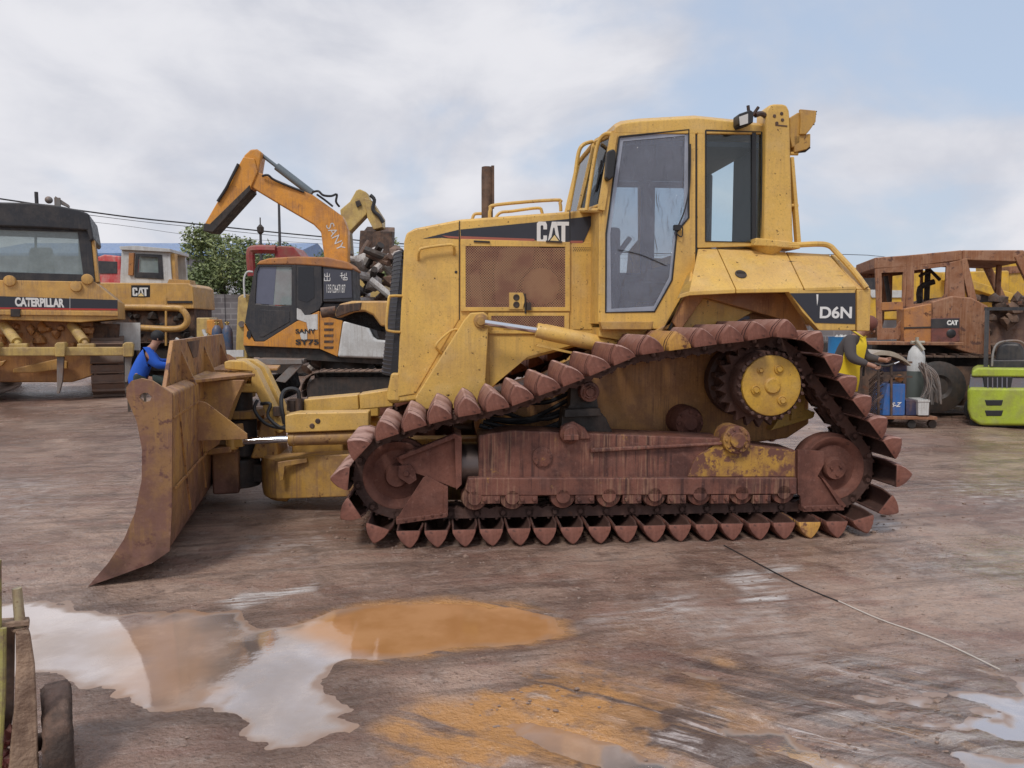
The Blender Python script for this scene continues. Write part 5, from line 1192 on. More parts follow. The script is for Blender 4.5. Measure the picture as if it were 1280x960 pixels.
prt(X, 'step_guard', 'black', h_, -.01, -.001, [(309, 414), (313, 413), (314, 421), (311, 424), (308, 420)], bevel=0)
for v0, v1, nm in ((.62, .98, 'a'),):
    boom = prt(X, 'boom', 'orange', ev, 1.10, 1.46, [(403, 330), (435, 330), (434.5, 287), (428, 270), (412, 258.5), (391, 243.5), (340, 222), (323, 215), (327, 190), (321, 186), (313, 186.5), (305, 194), (302, 205), (312, 233), (350, 256), (391, 280), (401, 290), (405, 321)], bevel=.03)
stick = prt(X, 'stick', 'orange', ev, 1.06, 1.5, [(304, 196), (300, 203), (256, 279), (258, 286), (268, 284), (313, 236), (322, 214), (318, 198)], bevel=.02)
prt(X, 'stick_underside', 'dark', stick, 1.04, 1.52, [(255, 279), (253.5, 288.5), (266, 290), (313, 238), (312, 231), (262, 280)], bevel=.01)
mb = MB(); a = Vector(X.q(325, 192, 1.28)); b_ = Vector(X.q(390, 242, 1.28)); mb.cyl(a, b_, .035); mb.cyl(a+(b_-a)*.32, b_, .075); mb.build('boom_cylinder', plain('grey blue cylinder', (.13, .16, .18), .4), boom)
mb = MB(); mb.tube([X.q(*p) for p in [(298, 205, 1.03), (288, 225, 1.0), (283, 235, 1.02), (272, 252, 1.02)]], .03, smooth=3); mb.tube([X.q(*p) for p in [(328, 220, 1.05), (335, 219, 1.0), (345, 226, 1.05), (380, 240, 1.08)]], .022, smooth=4)
mb.tube([X.q(*p) for p in [(391, 240, 1.1), (398, 239, 1.0), (404, 244, 1.0), (414, 245, 1.05), (421, 243, 1.1), (420, 252, 1.1), (424, 258, 1.2)]], .022, smooth=4); mb.tube([X.q(396, 243, 1.08), X.q(406, 250, 1.08), X.q(416, 258, 1.08)], .02, smooth=3); mb.build('boom_hose', M['rubber'], boom)
text('SANY', Vector(X.q(407, 282, 1.095)), Vector((.42, 0, -.9)), Vector((.9, 0, .42)), .16, M['cream'], 'lettering', boom, width=.55)
belt('track_belt', stadium(X.p(372, 0, 0)[0], X.p(500, 0, 0)[0], .02, .70), -.45, .05, ev, pitch=.13, th=.04, grs=.02)
belt('track_belt', stadium(X.p(372, 0, 0)[0], X.p(500, 0, 0)[0], .02, .70), 1.4, 1.9, ev, pitch=.13, th=.04, grs=.02)
mb = MB(); mb.prism([(u, w) for u, w in stadium(X.p(378, 0, 0)[0], X.p(496, 0, 0)[0], .12, .60)], -.35, 0); mb.box(X.p(385, 0, 0)[0], X.p(490, 0, 0)[0], -.1, 1.6, .3, .65); mb.cyl((X.p(420, 0, 0)[0], .7, .6), (X.p(420, 0, 0)[0], .7, .95), .5); mb.build('undercarriage', M['dark'], ev)
mb = MB(); mb.prism(X.pp(-.2, [(345, 476), (372, 449), (382, 448), (380, 455), (358, 478)]), -.3, -.2); mb.prism(X.pp(-.3, [(322, 448), (378, 449), (378, 455), (322, 456)]), -.35, 1.6); mb.build('dozer_arm', M['grey'], ev, bevel=.01)
mb = MB(); mb.loft([[(X.p(325, 0, 0)[0]+a, v, w) for a, w in ((0, .15), (.08, .1), (.18, .3), (.1, .62), (.02, .6))] for v in (-.45, 1.9)]); mb.build('dozer_blade', M['dark'], ev, bevel=.01)
# ---------------------------------------------------------------- pale yellow excavator arm further back
Yf = Frame(-5.0, 21, 0)
yx = fthing(Yf, 'rear_excavator', 'pale yellow excavator mostly hidden, its arm folded with a dull brown bucket against the sky', 'excavator')
ar = prt(Yf, 'boom', 'palegold', yx, 0, .4, [(432, 330), (425, 262), (437, 252), (445, 238), (449, 236), (458, 240), (463, 252), (458, 268), (437, 290), (440, 330)], bevel=.03)
prt(Yf, 'stick', 'palegold', yx, -.05, .45, [(455, 247), (464, 250), (478, 272), (478, 284), (467, 287), (459, 272)], bevel=.02)
prt(Yf, 'stick_shadow_plate', 'dark', ar, -.06, -.01, [(444, 252), (449, 250), (452, 256), (446, 259)], bevel=0)
mb = MB(); bp2 = [(450, 288), (490, 289), (489, 318), (470, 321), (448, 319)]
mb.loft([[(u, 0, w) for u, w in Yf.pp(0, bp2)], [(u*1.0, .5, w+.05) for u, w in Yf.pp(0, bp2)], [(u, .8, w+.25) for u, w in Yf.pp(0, [(452, 290), (488, 291), (487, 305), (470, 306), (451, 304)])]]); mb.build('bucket', M['exh'], yx, bevel=.02)
mb = MB(); mb.tube([Yf.q(*p) for p in [(463, 244, -.1), (468, 250, -.1), (466, 262, -.1), (474, 270, -.1), (479, 278, -.1)]], .05, smooth=4); mb.build('arm_hose', M['rubber'], yx)
prt(Yf, 'house', 'palegold', yx, -.3, 2.2, [(400, 345), (480, 345), (480, 420), (400, 420)], bevel=.05)
belt('track_belt', stadium(Yf.p(390, 0, 0)[0], Yf.p(500, 0, 0)[0], .02, .9), -.4, .2, yx)
mb = MB(); mb.box(Yf.p(400, 0, 0)[0], Yf.p(490, 0, 0)[0], -.2, 1.8, .2, 1.35); mb.build('undercarriage', M['dark'], yx)
# scrap pile of engines and castings by the radiator
S = Frame(-3.3, 17, 0)
sp_ = thing('scrap_heap', 'heap of rusty white and brown engine castings piled high beside the radiator', 'scrap heap', (-3.1, 17, 0))
scm = [paint('white oxide castings', (.62, .60, .57), rust=.3, dirt=.5), paint('brown castings', (.12, .075, .055), rust=.3), M['dark']]
mb = MB(); rr_ = random.Random(12)
for k in range(230):
    t = rr_.random(); w = 3.1*(1-t**1.3); rad = 1.25*(1-(w/3.3)**2)**.5+.25; a = rr_.uniform(0, 2*math.pi); rad *= rr_.random()**.35
    mb.mi = rr_.choice([0, 0, 1, 1, 1, 2]); c = (rad*math.cos(a), rad*math.sin(a)*.8, max(.15, w)); s_ = rr_.uniform(.10, .26)
    if rr_.random() < .5: mb.rock(c, s_, k, (rr_.uniform(.6, 1.4), 1, rr_.uniform(.5, 1.1)), sub=1)
    else:
        d_ = Vector((rr_.uniform(-1, 1), rr_.uniform(-1, 1), rr_.uniform(-.6, .8))).normalized()*s_*1.6; mb.cyl(Vector(c)-d_, Vector(c)+d_, s_*.35, n=8)
sc_ = mb.build('castings', scm, sp_, flat=True); sc_['kind'] = 'stuff'
# yellow loader arm poking out behind the radiator
LD = Frame(-1.6, 10.2, 3)
ld_ = fthing(LD, 'loader', 'yellow loader arm with a brown worn elbow showing between the orange excavator and the grille', 'loader')
la = prt(LD, 'lift_arm', 'catyel', ld_, 0, .3, [(418, 391), (424, 380), (440, 376), (486, 376), (530, 380), (530, 412), (488, 408), (476, 408), (466, 394), (455, 389), (440, 390), (420, 398)], bevel=.03)
prt(LD, 'worn_pad', 'exh', la, -.015, .02, [(419, 390), (424, 381), (452, 378), (450, 388), (438, 390), (420, 397)], bevel=.01)
mb = MB(); a = LD.q(402, 391, .15); b_ = LD.q(420, 389, .15); mb.cyl(a, b_, .07); mb.build('arm_roller', M['exh'], la)
prt(LD, 'body', 'black2', ld_, .35, 1.6, [(430, 392), (452, 388), (466, 400), (474, 424), (520, 427), (600, 427), (600, 380), (520, 380)], bevel=.04)
prt(LD, 'house', 'catyel', ld_, .3, 2.0, [(520, 370), (720, 370), (720, 470), (520, 470)], bevel=.05)
for u in (-.2, 2.0):
    for v in (.2, 1.7):
        mb = MB(); mb.lathe((u+.9, v, .55), (0, 1, 0), [(.3, 0), (.5, .0), (.55, .06), (.55, .3), (.5, .36), (.3, .36)], n=28); mb.build('wheel', M['rubber'], ld_)
# red machine far behind
Rf = Frame(-7.2, 23, 0)
rm = fthing(Rf, 'red_machine', 'dull red machine top showing above the orange excavator cab', 'excavator')
rp = paint('dull red paint', (.30, .035, .04), dirt=.5, rust=.2)
prt(Rf, 'housing', rp, rm, 0, 1.2, [(343, 309), (350, 307), (366, 308), (376, 320), (378, 400), (343, 400)], bevel=.04)
mb = MB(); mb.tube([Rf.q(*p) for p in [(315, 345, 0), (313, 318, 0), (318, 312, 0), (345, 312, 0)]], .13, smooth=4); mb.build('boom', rp, rm)
mb = MB(); mb.box(Rf.p(316, 0, 0)[0], Rf.p(380, 0, 0)[0], -.2, 1.6, .1, 1.9); mb.build('base', M['dark'], rm)
# red machine further left, seen between cabs
Rg = Frame(-14.5, 29, 0)
rg = fthing(Rg, 'red_truck', 'bright red machine glimpsed between the black roofed cab and the white cab', 'truck')
rp2 = paint('bright red paint', (.55, .045, .05), dirt=.5, dcol=(.5, .35, .3), rust=.15)
prt(Rg, 'cab', rp2, rg, 0, 2, [(118, 322), (130, 318), (150, 320), (152, 362), (118, 362)], bevel=.06)
prt(Rg, 'body', rp2, rg, .2, 2, [(118, 362), (152, 362), (152, 400), (118, 400)], bevel=.06)
prt(Rg, 'window', 'black2', rg, -.03, 0, [(123, 326), (146, 327), (146, 342), (124, 342)]); prt(Rg, 'bumper', 'cream', rg, -.1, 0, [(120, 356), (150, 356), (150, 361), (120, 361)])
for x in (122, 148): 
    c = Rg.p(x, 430, .2); mb = MB(); mb.lathe((c[0], .1, .5), (0, 1, 0), [(.2, 0), (.48, 0), (.5, .05), (.5, .3), (.2, .3)]); mb.build('wheel', M['rubber'], rg)
# tan column left of the excavator
Tn = Frame(-5.6, 15.2, 0)
tn = fthing(Tn, 'boom_section', 'tan rusty boom section standing upright against the excavator cab', 'machine part')
prt(Tn, 'column', 'palegold', tn, 0, .4, [(297, 371), (302, 368), (311, 368), (309, 440), (312, 498), (296, 498), (294, 440)], bevel=.03)
mb = MB(); mb.tube([Tn.q(306, 372, -.05), Tn.q(305, 350, -.05), Tn.q(309, 340, -.05), Tn.q(316, 340, -.05)], .02, smooth=3); mb.build('white_bracket', M['cream'], tn)
mb = MB(); mb.cyl(Tn.q(302, 405, -.06), Tn.q(302, 405, .1), .06); mb.build('pin', M['grey'], tn)
# blue gas bottles
for k, (x, lb) in enumerate(((274, 'blue gas bottle, left one of the pair by the wall'), (287, 'blue gas bottle nearer the orange excavator, right one of the pair'))):
    p = ground(x, 508); t_ = thing('gas_bottle', lb, 'gas bottle', (p[0], p[1]+.0, 0), group='blue gas bottles by the wall')
    mb = MB(); mb.lathe((0, 0, 0), (0, 0, 1), [(.08, 0), (.095, .02), (.095, 1.38), (.085, 1.45), (.05, 1.51), (.03, 1.53)], n=20); mb.build('bottle_body', M['blue'], t_)
    mb = MB(); mb.cyl((0, 0, 1.5), (0, 0, 1.6), .025); mb.cyl((-.04, 0, 1.57), (.04, 0, 1.57), .012); mb.build('valve', plain('brass valve', (.4, .28, .1), .3, .8), t_)
# small yellow machine end by the bottles
St = Frame(-6.6, 16.5, 0)
st_ = fthing(St, 'machine_part', 'tan and orange cast machine part standing beside the blue gas bottles', 'machine part')
prt(St, 'casing', 'palegold', st_, 0, .5, [(245, 397), (262, 397), (264, 408), (262, 500), (246, 500)], bevel=.03)
prt(St, 'orange_end', 'orange', st_, -.05, .4, [(258, 400), (268, 399), (270, 410), (264, 420), (258, 415)], bevel=.02)
mb = MB(); mb.cyl(St.q(262, 405, .2), St.q(272, 405, .2), .12); mb.build('black_end', M['black2'], st_)
# ---------------------------------------------------------------- boundary: wall, trees, blue roofed shed, poles and wires
wl = MB(); wl.box(-74, 62, 42, 42.3, 0, 3.15)
for x in range(-72, 62, 4): wl.box(x, x+.4, 41.93, 42, 0, 3.16)
m, nt, b = newmat('grey block wall'); v = objcoord(nt); br = N(nt, 'ShaderNodeTexBrick'); br.inputs['Scale'].default_value = 1; br.inputs['Brick Width'].default_value = .9; br.inputs['Row Height'].default_value = .3; br.inputs['Mortar Size'].default_value = .03
br.inputs['Color1'].default_value = (.20, .19, .19, 1); br.inputs['Color2'].default_value = (.14, .13, .135, 1); br.inputs['Mortar'].default_value = (.25, .24, .24, 1)
mpn = N(nt, 'ShaderNodeMapping'); mpn.inputs['Rotation'].default_value = (R(90), 0, 0); nt.links.new(v, mpn.inputs['Vector']); nt.links.new(mpn.outputs[0], br.inputs['Vector'])
nt.links.new(mixc(nt, ramp(nt, noise(nt, v, .8, 6), .4, .7), br.outputs['Color'], (.10, .09, .09)), b.inputs['Base Color']); b.inputs['Roughness'].default_value = .9
tag(wl.build('boundary_wall', m), 'long grey concrete block wall in front of the trees', 'wall')
def leafmat(name, a, b_):
    m, nt, b = newmat(name); ge = N(nt, 'ShaderNodeNewGeometry'); nt.links.new(mixc(nt, ge.outputs['Random Per Island'], a, b_), b.inputs['Base Color']); b.inputs['Roughness'].default_value = .55
    try: b.inputs['Transmission Weight'].default_value = 0
    except Exception: pass
    return m
LM = [leafmat('green leaves', (.09, .13, .05), (.24, .29, .12)), leafmat('yellow green leaves', (.11, .15, .05), (.28, .32, .13))]
BARK = plain('bark', (.09, .07, .055), .9)
def tree(x, y, h, rad, seed, label, mat, group='trees behind the boundary wall', n=9000, low=.16):
    rnd = random.Random(seed); t_ = thing('tree', label, 'tree', (x, y, 0), group=group)
    mb = MB(); mb.tube([(0, 0, 0), (.1, .05, h*.3), (-.05, .1, h*.6), (.1, 0, h*.85)], .17, r1=.03, smooth=3)
    cl = []
    for k in range(26):
        a = rnd.uniform(0, 6.28); r = rad*rnd.random()**.5; z = h*(low+(.93-low)*rnd.random())
        k_ = 1-max(0, (z/h-.55)/.5)**2*.75; r *= k_
        c = Vector((r*math.cos(a), r*math.sin(a), z)); cl.append((c, rnd.uniform(.28, .5)*rad*.75))
        if k < 14: mb.tube([(0, 0, h*.22+k*.03*h), c*.5+Vector((0, 0, h*.2)), c], .055, r1=.012, smooth=3, n=5)
    mb.build('trunk', BARK, t_)
    mb = MB()
    for k in range(n):
        c, r = cl[k % len(cl)]; d = Vector((rnd.gauss(0, 1), rnd.gauss(0, 1), rnd.gauss(0, 1))).normalized()*r*rnd.uniform(.5, 1.12)
        if k % 37 == 0: d *= 1.35
        p = c+d; s_ = rnd.uniform(.07, .15); u = Vector((rnd.gauss(0, 1), rnd.gauss(0, 1), rnd.gauss(0, .6))).normalized(); w = u.orthogonal().normalized(); w = (w+u.cross(w)*rnd.uniform(-1, 1)).normalized()
        q_ = [mb.bm.verts.new(p+u*s_*a+w*s_*.55*b_) for a, b_ in ((-1, 0), (-.2, .8), (1, 0), (-.2, -.8))]; mb.face(q_)
    mb.build('crown', mat, t_, flat=True)
rnd = random.Random(31)
tl = [('bushy green tree above the bare stretch of block wall', -19.0, 6.1), ('taller leafy tree behind the blue gas bottles', -17.0, 7.1), ('dense tree behind the raised excavator stick', -14.6, 6.6), ('green tree behind the red machine', -12.0, 5.4), ('green tree behind the excavator cab', -9.6, 5.9), ('small green tree under the pale yellow excavator bucket', -7.4, 6.7)]
for k, (lb, x, h) in enumerate(tl): tree(x, 46+rnd.uniform(-1, 1.5), h, 2.6, 50+k, lb, LM[k % 2])
bs = MB(); bs.box(-42, -17.5, 62, 74, 0, 7.2); bsb = bs.build('shed_wall', paint('pale shed cladding', (.42, .46, .50), dirt=.3), None)
sd_ = thing('shed', 'long low shed with a blue metal roof behind the trees at left', 'shed', (0, 0, 0)); bsb.parent = sd_
bs = MB(); bs.prism_u([(61, 7.1), (68, 8.6), (75, 7.1), (75, 6.9), (61, 6.9)], -42.5, -17); bs.build('roof', paint('blue roof sheet', (.10, .20, .42), dirt=.3, dcol=(.3, .35, .4), up=.2), sd_)
bs = MB()
for k in range(40): bs.box(-42+k*.62, -42+k*.62+.05, 61.96, 62, .1, 7); 
bs.build('cladding_ribs', M['grey'], sd_)
# poles and power lines
def pole(x, y, h, lb, lamp=False):
    t_ = thing('utility_pole', lb, 'pole', (x, y, 0), group=None); mb = MB(); mb.cyl((0, 0, 0), (0, 0, h), .11, .06, n=10); mb.build('shaft', plain('dark pole', (.05, .05, .055), .7), t_)
    mb = MB()
    if lamp: mb.lathe((0, 0, h-.3), (0, 0, 1), [(.05, 0), (.16, .1), (.18, .35), (.05, .5)], n=10); mb.cyl((0, 0, h+.1), (0, 0, h+.55), .03); mb.build('lamp_head', M['dark'], t_)
    else: mb.lathe((0, 0, h), (0, 0, 1), [(.06, 0), (.02, .12)], n=8); mb.build('cap', M['dark'], t_)
X1 = ground(353, 500); 
pole((353-640)/F*40, 40, 1.55+(405-256)/F*40, 'taller thin bare pole rising between excavator stick and boom')
pole((331-640)/F*40, 39.8, 1.55+(405-288)/F*40, 'shorter pole with a lamp head on top', True)
def wire(lb, pts, r=.03):
    mb = MB(); mb.tube(pts, r, n=5, smooth=6); tag(mb.build('power_line', M['black']), lb, 'cable', 'overhead power lines')
def wp(px, py, Y): return ((px-640)/F*Y, Y, 1.55+(405-py)/F*Y)
wire('dark overhead power line, upper and thicker, running down to the raised boom', [wp(-300, 205, 30), wp(118, 267, 36), wp(250, 282, 39), wp(400, 297, 43), wp(560, 309, 48), wp(900, 320, 60), wp(1100, 322, 90), wp(1150, 340, 150)], .035)
wire('thin overhead power line just below the thicker one', [wp(-300, 214, 30.2), wp(118, 271, 36.2), wp(250, 286, 39.2), wp(400, 301, 43.2), wp(560, 312, 48.2), wp(900, 323, 60)], .014)
wire('faint lowest overhead power line', [wp(-300, 240, 30.2), wp(118, 279, 36.2), wp(250, 296, 39.2), wp(400, 306, 43.2), wp(560, 318, 48.2), wp(900, 327, 60)], .009)
# ================================================================ right-hand side
Q = Frame(7.2, 13.4, -14)
bd = fthing(Q, 'burnt_bulldozer', 'burnt out rusty bulldozer with a gutted glassless cab at the right', 'bulldozer')
mb = MB(); top = Q.pp(0, [(1093, 322), (1135, 319), (1203, 312.5), (1258, 318), (1262, 330), (1203, 325), (1138, 333.6), (1093, 336)])
mb.prism(Q.pp(0, [(1093, 322), (1135, 319), (1203, 312.5), (1203, 325), (1138, 333.6), (1093, 336)]), 0, 1.7); rf = mb.build('cab_roof', M['rust'], bd, bevel=.02)
mb = MB(); a = Q.p(1203, 312.5, 0); b_ = Q.p(1203, 325, 0); ue = a[0]+.95
mb.prism([a, (ue, a[1]-.02), (ue, b_[1]-.05), b_], .02, 1.68); mb.build('roof_front', M['rust'], rf, bevel=.02)
oD2 = [(1094, 336), (1134, 333), (1131, 400), (1124, 424), (1097, 425)]; iD2 = [(1102, 341), (1129, 340), (1127, 398), (1120, 410), (1103, 410)]
c3 = rng_(Q, 'cab', 'rust', bd, 0, .06, oD2, iD2)
rng_(Q, 'cab_wall', 'rust', c3, 0, .06, [(1134, 333), (1186, 328), (1186, 380), (1160, 386), (1132, 388)], [(1143, 338), (1183, 333), (1181, 368), (1172, 378), (1142, 380)])
for (o_, i_) in ((oD2, iD2), ([(1134, 333), (1186, 328), (1186, 380), (1160, 386), (1132, 388)], [(1143, 338), (1183, 333), (1181, 368), (1172, 378), (1142, 380)])):
    mb = MB(); mb.ring(Q.pp(0, o_), Q.pp(0, i_), 1.6, 1.66); mb.build('far_cab_wall', M['rust'], c3)
prt(Q, 'cab_pillar', 'rust', c3, 0, .1, [(1186, 328), (1204, 324), (1207, 372), (1186, 372)], bevel=.02)
prt(Q, 'door_bar', 'rustor', c3, -.01, .05, [(1102, 378), (1129, 377), (1129, 387), (1102, 388)])
mb = MB(); mb.tube([Q.q(1150, 345, .4), Q.q(1163, 338, .6), Q.q(1175, 350, .5)], .03); mb.tube([Q.q(1160, 335, .8), Q.q(1158, 380, .9)], .05); mb.tube([Q.q(1107, 345, .5), Q.q(1112, 378, .5)], .04); mb.tube([Q.q(1150, 382, .6), Q.q(1150, 360, .6), Q.q(1168, 352, .6)], .05, smooth=3); mb.build('gutted_fittings', M['dark'], c3, split=True)
mb = MB(); mb.obox(Q.q(1203, 324, .05), Q.q(1216, 378, .05), .10, .12); mb.obox(Q.q(1203, 326, .1), Q.q(1186, 372, .1), .05, .06); mb.obox((ue-.1, .05, a[1]-.1), (ue+.35, .05, Q.p(0, 388, 0)[1] if False else 1.75), .10, .12); mb.obox((ue-.1, 1.6, a[1]-.1), (ue+.35, 1.6, 1.75), .10, .12); mb.obox((ue-.12, .8, a[1]-.1), (ue-.12, .8, 1.75), .08, .08); mb.build('roof_post', M['rust'], c3, bevel=.01, split=True)
tankb = prt(Q, 'side_tank', 'rustor', bd, -.25, .3, [(1130, 386), (1165, 379), (1165, 428), (1130, 428)], bevel=.02)
prt(Q, 'fender', 'rust', bd, -.2, 1.8, [(1165, 377), (1190, 370), (1215, 372), (1236, 383), (1240, 450), (1205, 440), (1165, 428)], bevel=.03)
prt(Q, 'tank_joint', 'dark', tankb, -.262, -.25, [(1130, 409), (1164, 408), (1164, 410), (1130, 411)], bevel=0)
sd3 = prt(Q, 'scorched_plate', paint('blistered red brown plate', (.20, .07, .055), dirt=.8, dcol=(.06, .04, .04), rust=.4), bd, -.27, -.2, [(1164, 398), (1200, 397), (1200, 427), (1164, 429)])
prt(Q, 'decal', 'black2', sd3, -.275, -.27, [(1164, 399), (1182, 398.5), (1199, 398), (1199, 410), (1164, 410)], bevel=0)
o3 = Q.q(1183.5, 406.5, -.278); text('CAT', o3, (1, 0, 0), (0, 0, 1), .085, M['white'], 'lettering', sd3, width=.17, bold=.06)
mb = MB(); c = Q.q(1189, 417, -.272); mb.lathe(c, (0, -1, 0), [(.075, 0), (.06, .01)], n=16); mb.build('burnt_hole', M['black'], sd3)
prt(Q, 'hood', paint('charred hood', (.13, .075, .062), rust=.4, dirt=.8), bd, .3, 1.4, [(1214, 384), (1290, 384), (1330, 390), (1330, 450), (1214, 450)], bevel=.04)
mb = MB(); rr_ = random.Random(9)
for k in range(26): mb.rock(Q.q(rr_.uniform(1205, 1282), rr_.uniform(372, 440), .15), rr_.uniform(.06, .15), 80+k, sub=1)
mb.build('charred_engine', [M['exh']], bd, split=True)
prt(Q, 'track_platform', 'rust', bd, -.6, .1, [(1085, 427), (1205, 428), (1205, 432), (1085, 431)])
prt(Q, 'hull', 'dark', bd, .2, 1.6, [(1090, 428), (1300, 440), (1300, 505), (1090, 505)])
q0, q1 = Q.p(1068, 0, -.6)[0], Q.p(1300, 0, -.6)[0]
belt('track_belt', stadium(q0, q1, .03, 1.0), -.75, -.25, bd, mat='exh'); belt('track_belt', stadium(q0, q1, .03, 1.0), 1.9, 2.4, bd, mat='exh')
mb = MB(); mb.prism(stadium(q0+.1, q1-.1, .2, .85), -.65, -.3); mb.build('track_frame', M['exh'], bd)
# big dark sprocket / wheel leaning in front
wd = Q.q(1172, 478, -.8)
mb = MB(); mb.lathe((wd[0], -.78, .52), (0, -1, 0), [(.38, -.05), (.42, 0), (.42, .05), (.34, .08), (.2, .1), (.15, .06)], n=36); mb.build('drive_wheel', M['dark'], bd)
# yellow machines far behind right
for k, (fx, fy, lb, pts, hp) in enumerate((
    (16.5, 24, 'bright yellow machine behind the burnt cab, its long body seen through the empty windows', [(1070, 334), (1098, 331), (1135, 335), (1175, 340), (1262, 338), (1262, 400), (1070, 400)], None),
    (19.5, 27, 'yellow excavator boom at the right edge of the photo behind the burnt roof', [(1262, 318), (1270, 314), (1300, 316), (1300, 400), (1262, 400)], None))):
    Z_ = Frame(fx, fy, 0); t_ = fthing(Z_, 'yellow_machine', lb, 'excavator', 'yellow machines behind the burnt bulldozer')
    yb = paint('bright yellow %d' % k, (.66, .40, .04), dirt=.4, rust=.05)
    prt(Z_, 'body', yb, t_, 0, 2.0, pts, bevel=.05)
    mb = MB(); x0_ = Z_.p(pts[0][0], 0, 0)[0]; x1_ = Z_.p(pts[-2][0], 0, 0)[0]; mb.box(x0_, x1_, -.2, 2.2, .0, 1.0); mb.build('undercarriage', M['dark'], t_, bevel=.1)
    if k == 0:
        prt(Z_, 'window', 'black2', t_, -.03, 0, [(1075, 346), (1110, 347), (1110, 362), (1080, 362)]); prt(Z_, 'window', 'black2', t_, -.03, 0, [(1225, 368), (1262, 366), (1262, 376), (1225, 378)])
        prt(Z_, 'white_panel', 'cream', t_, -.05, 0, [(1085, 362), (1130, 363), (1130, 372), (1090, 372)])
        mb = MB(); mb.obox(Z_.q(1180, 346, -.3), Z_.q(1262, 372, -.3), .3, .25); mb.build('boom', yb, t_, bevel=.03)
    else: prt(Z_, 'rusty_band', 'rust', t_, -.05, .5, [(1262, 333), (1300, 331), (1300, 339), (1262, 342)])
# ---------------------------------------------------------------- lime green forklift
K = Frame(7.6, 11.2, -31)
fk = fthing(K, 'forklift', 'lime green forklift counterweight end with black guard at the right edge', 'forklift')
lime = paint('lime green paint', (.40, .50, .045), dirt=.5, streak=.15, rust=.02, dcol=(.25, .22, .1)); gr_ = paint('blue grey panel', (.17, .18, .22), dirt=.3)
cw = prt(K, 'counterweight', lime, fk, -.02, 1.0, [(1209, 487), (1214, 484), (1370, 486), (1374, 492), (1370, 528), (1355, 533), (1225, 532), (1213, 524), (1209, 512)], bevel=.05, seg=4)
prt(K, 'top_cover', lime, fk, .0, 1.05, [(1215, 464), (1222, 460), (1360, 461), (1367, 466), (1368, 472), (1214, 471)], bevel=.03, seg=3)
prt(K, 'grey_band', gr_, fk, .03, 1.0, [(1213, 471.5), (1369, 472.5), (1371, 485.5), (1211, 485)], bevel=.01)
mb = MB(); mb.prism(K.pp(0, [(1228, 470), (1266, 471), (1263, 488), (1231, 487)]), .012, .05); grl2 = mb.build('grille', M['black'], fk, bevel=.01)
mb = MB()
for k in range(5): mb.prism(K.pp(0, [(1234+k*6, 472), (1235.5+k*6, 472), (1235.5+k*6, 486), (1234+k*6, 486)]), -.002, .02)
mb.build('grille_bar', gr_, grl2)
for y in (500, 513):
    prt(K, 'slot', 'black', cw, -.028, -.015, [(1231, y), (1254, y), (1252, y+7), (1233, y+7)], bevel=.01)
mb = MB()
for x in (1228, 1362):
    c = K.p(x, 500, 0); 
    for v_ in (0.55,): mb.lathe((c[0], v_-.3 if x < 1300 else v_-.3, .24), (0, 1, 0), [(.1, 0), (.22, .0), (.24, .03), (.24, .2), (.22, .24), (.1, .24)], n=22)
mb.build('tyre', M['rubber'], fk, split=True)
mb = MB(); mb.prism(K.pp(.2, [(1212, 520), (1370, 522), (1370, 531), (1218, 534), (1212, 530)]), .15, 1.9); mb.build('chassis', M['black2'], fk)
mb = MB(); 
for x in (1232, 1352):
    mb.obox(K.q(x, 464, .35), K.q(x+2, 386, .5), .05, .06); mb.obox(K.q(x, 470, 1.6), K.q(x+2, 386, 1.5), .05, .06)
mb.obox(K.q(1233, 386, .5), K.q(1354, 386, .5), .06, .05); mb.obox(K.q(1233, 386, .5), K.q(1240, 386, 1.6), .06, .05); mb.obox(K.q(1354, 386, .5), K.q(1344, 386, 1.6), .06, .05)
for k in range(6): a = K.q(1245+k*19, 386, .5); b_ = K.q(1247+k*17, 386, 1.6); mb.obox(a, b_, .03, .03)
mb.build('overhead_guard', M['black2'], fk)
prt(K, 'seat', 'black2', fk, .3, .8, [(1244, 452), (1248, 432), (1256, 428), (1275, 429), (1280, 436), (1282, 455)], bevel=.05, seg=4)
prt(K, 'seat_base', 'black2', fk, .25, .9, [(1236, 462), (1240, 450), (1300, 450), (1300, 462)], bevel=.02)
mb = MB(); mb.tube([K.q(*p) for p in [(1240, 458, .2), (1242, 438, .25), (1250, 428, .3), (1272, 426, .3), (1284, 432, .3)]], .016, smooth=4); mb.build('handrail', M['grey'], fk)
# ---------------------------------------------------------------- welding cart
Wc = Frame(5.75, 11.3, -4)
wc = fthing(Wc, 'welding_cart', 'low flat steel cart loaded with welding gear beside the worker in yellow', 'cart')
prt(Wc, 'deck', 'rust', wc, 0, .9, [(1096, 520), (1172, 521), (1172, 525), (1096, 524)])
mb = MB()
for x in (1098, 1114, 1160): mb.obox(Wc.q(x, 521, .02), Wc.q(x, 450 if x < 1150 else 505, .02), .03, .03)
for x in (1098, 1114): mb.obox(Wc.q(x, 521, .85), Wc.q(x, 450, .85), .03, .03)
mb.obox(Wc.q(1098, 452, .02), Wc.q(1140, 453, .02), .03, .03); mb.obox(Wc.q(1098, 470, .02), Wc.q(1140, 471, .02), .03, .03); mb.build('rack', M['exh'], wc, split=True)
for x, v_ in ((1142, .05), (1104, .05), (1142, .8), (1104, .8), (1170, .1)):
    mb = MB(); c = Wc.p(x, 530, 0); mb.lathe((c[0], v_, .065), (0, 1, 0), [(.02, 0), (.06, 0), (.065, .01), (.065, .05), (.02, .06)], n=16); mb.obox((c[0], v_+.03, .06), (c[0], v_+.03, .16), .04, .04); mb.build('caster', M['dark'], wc)
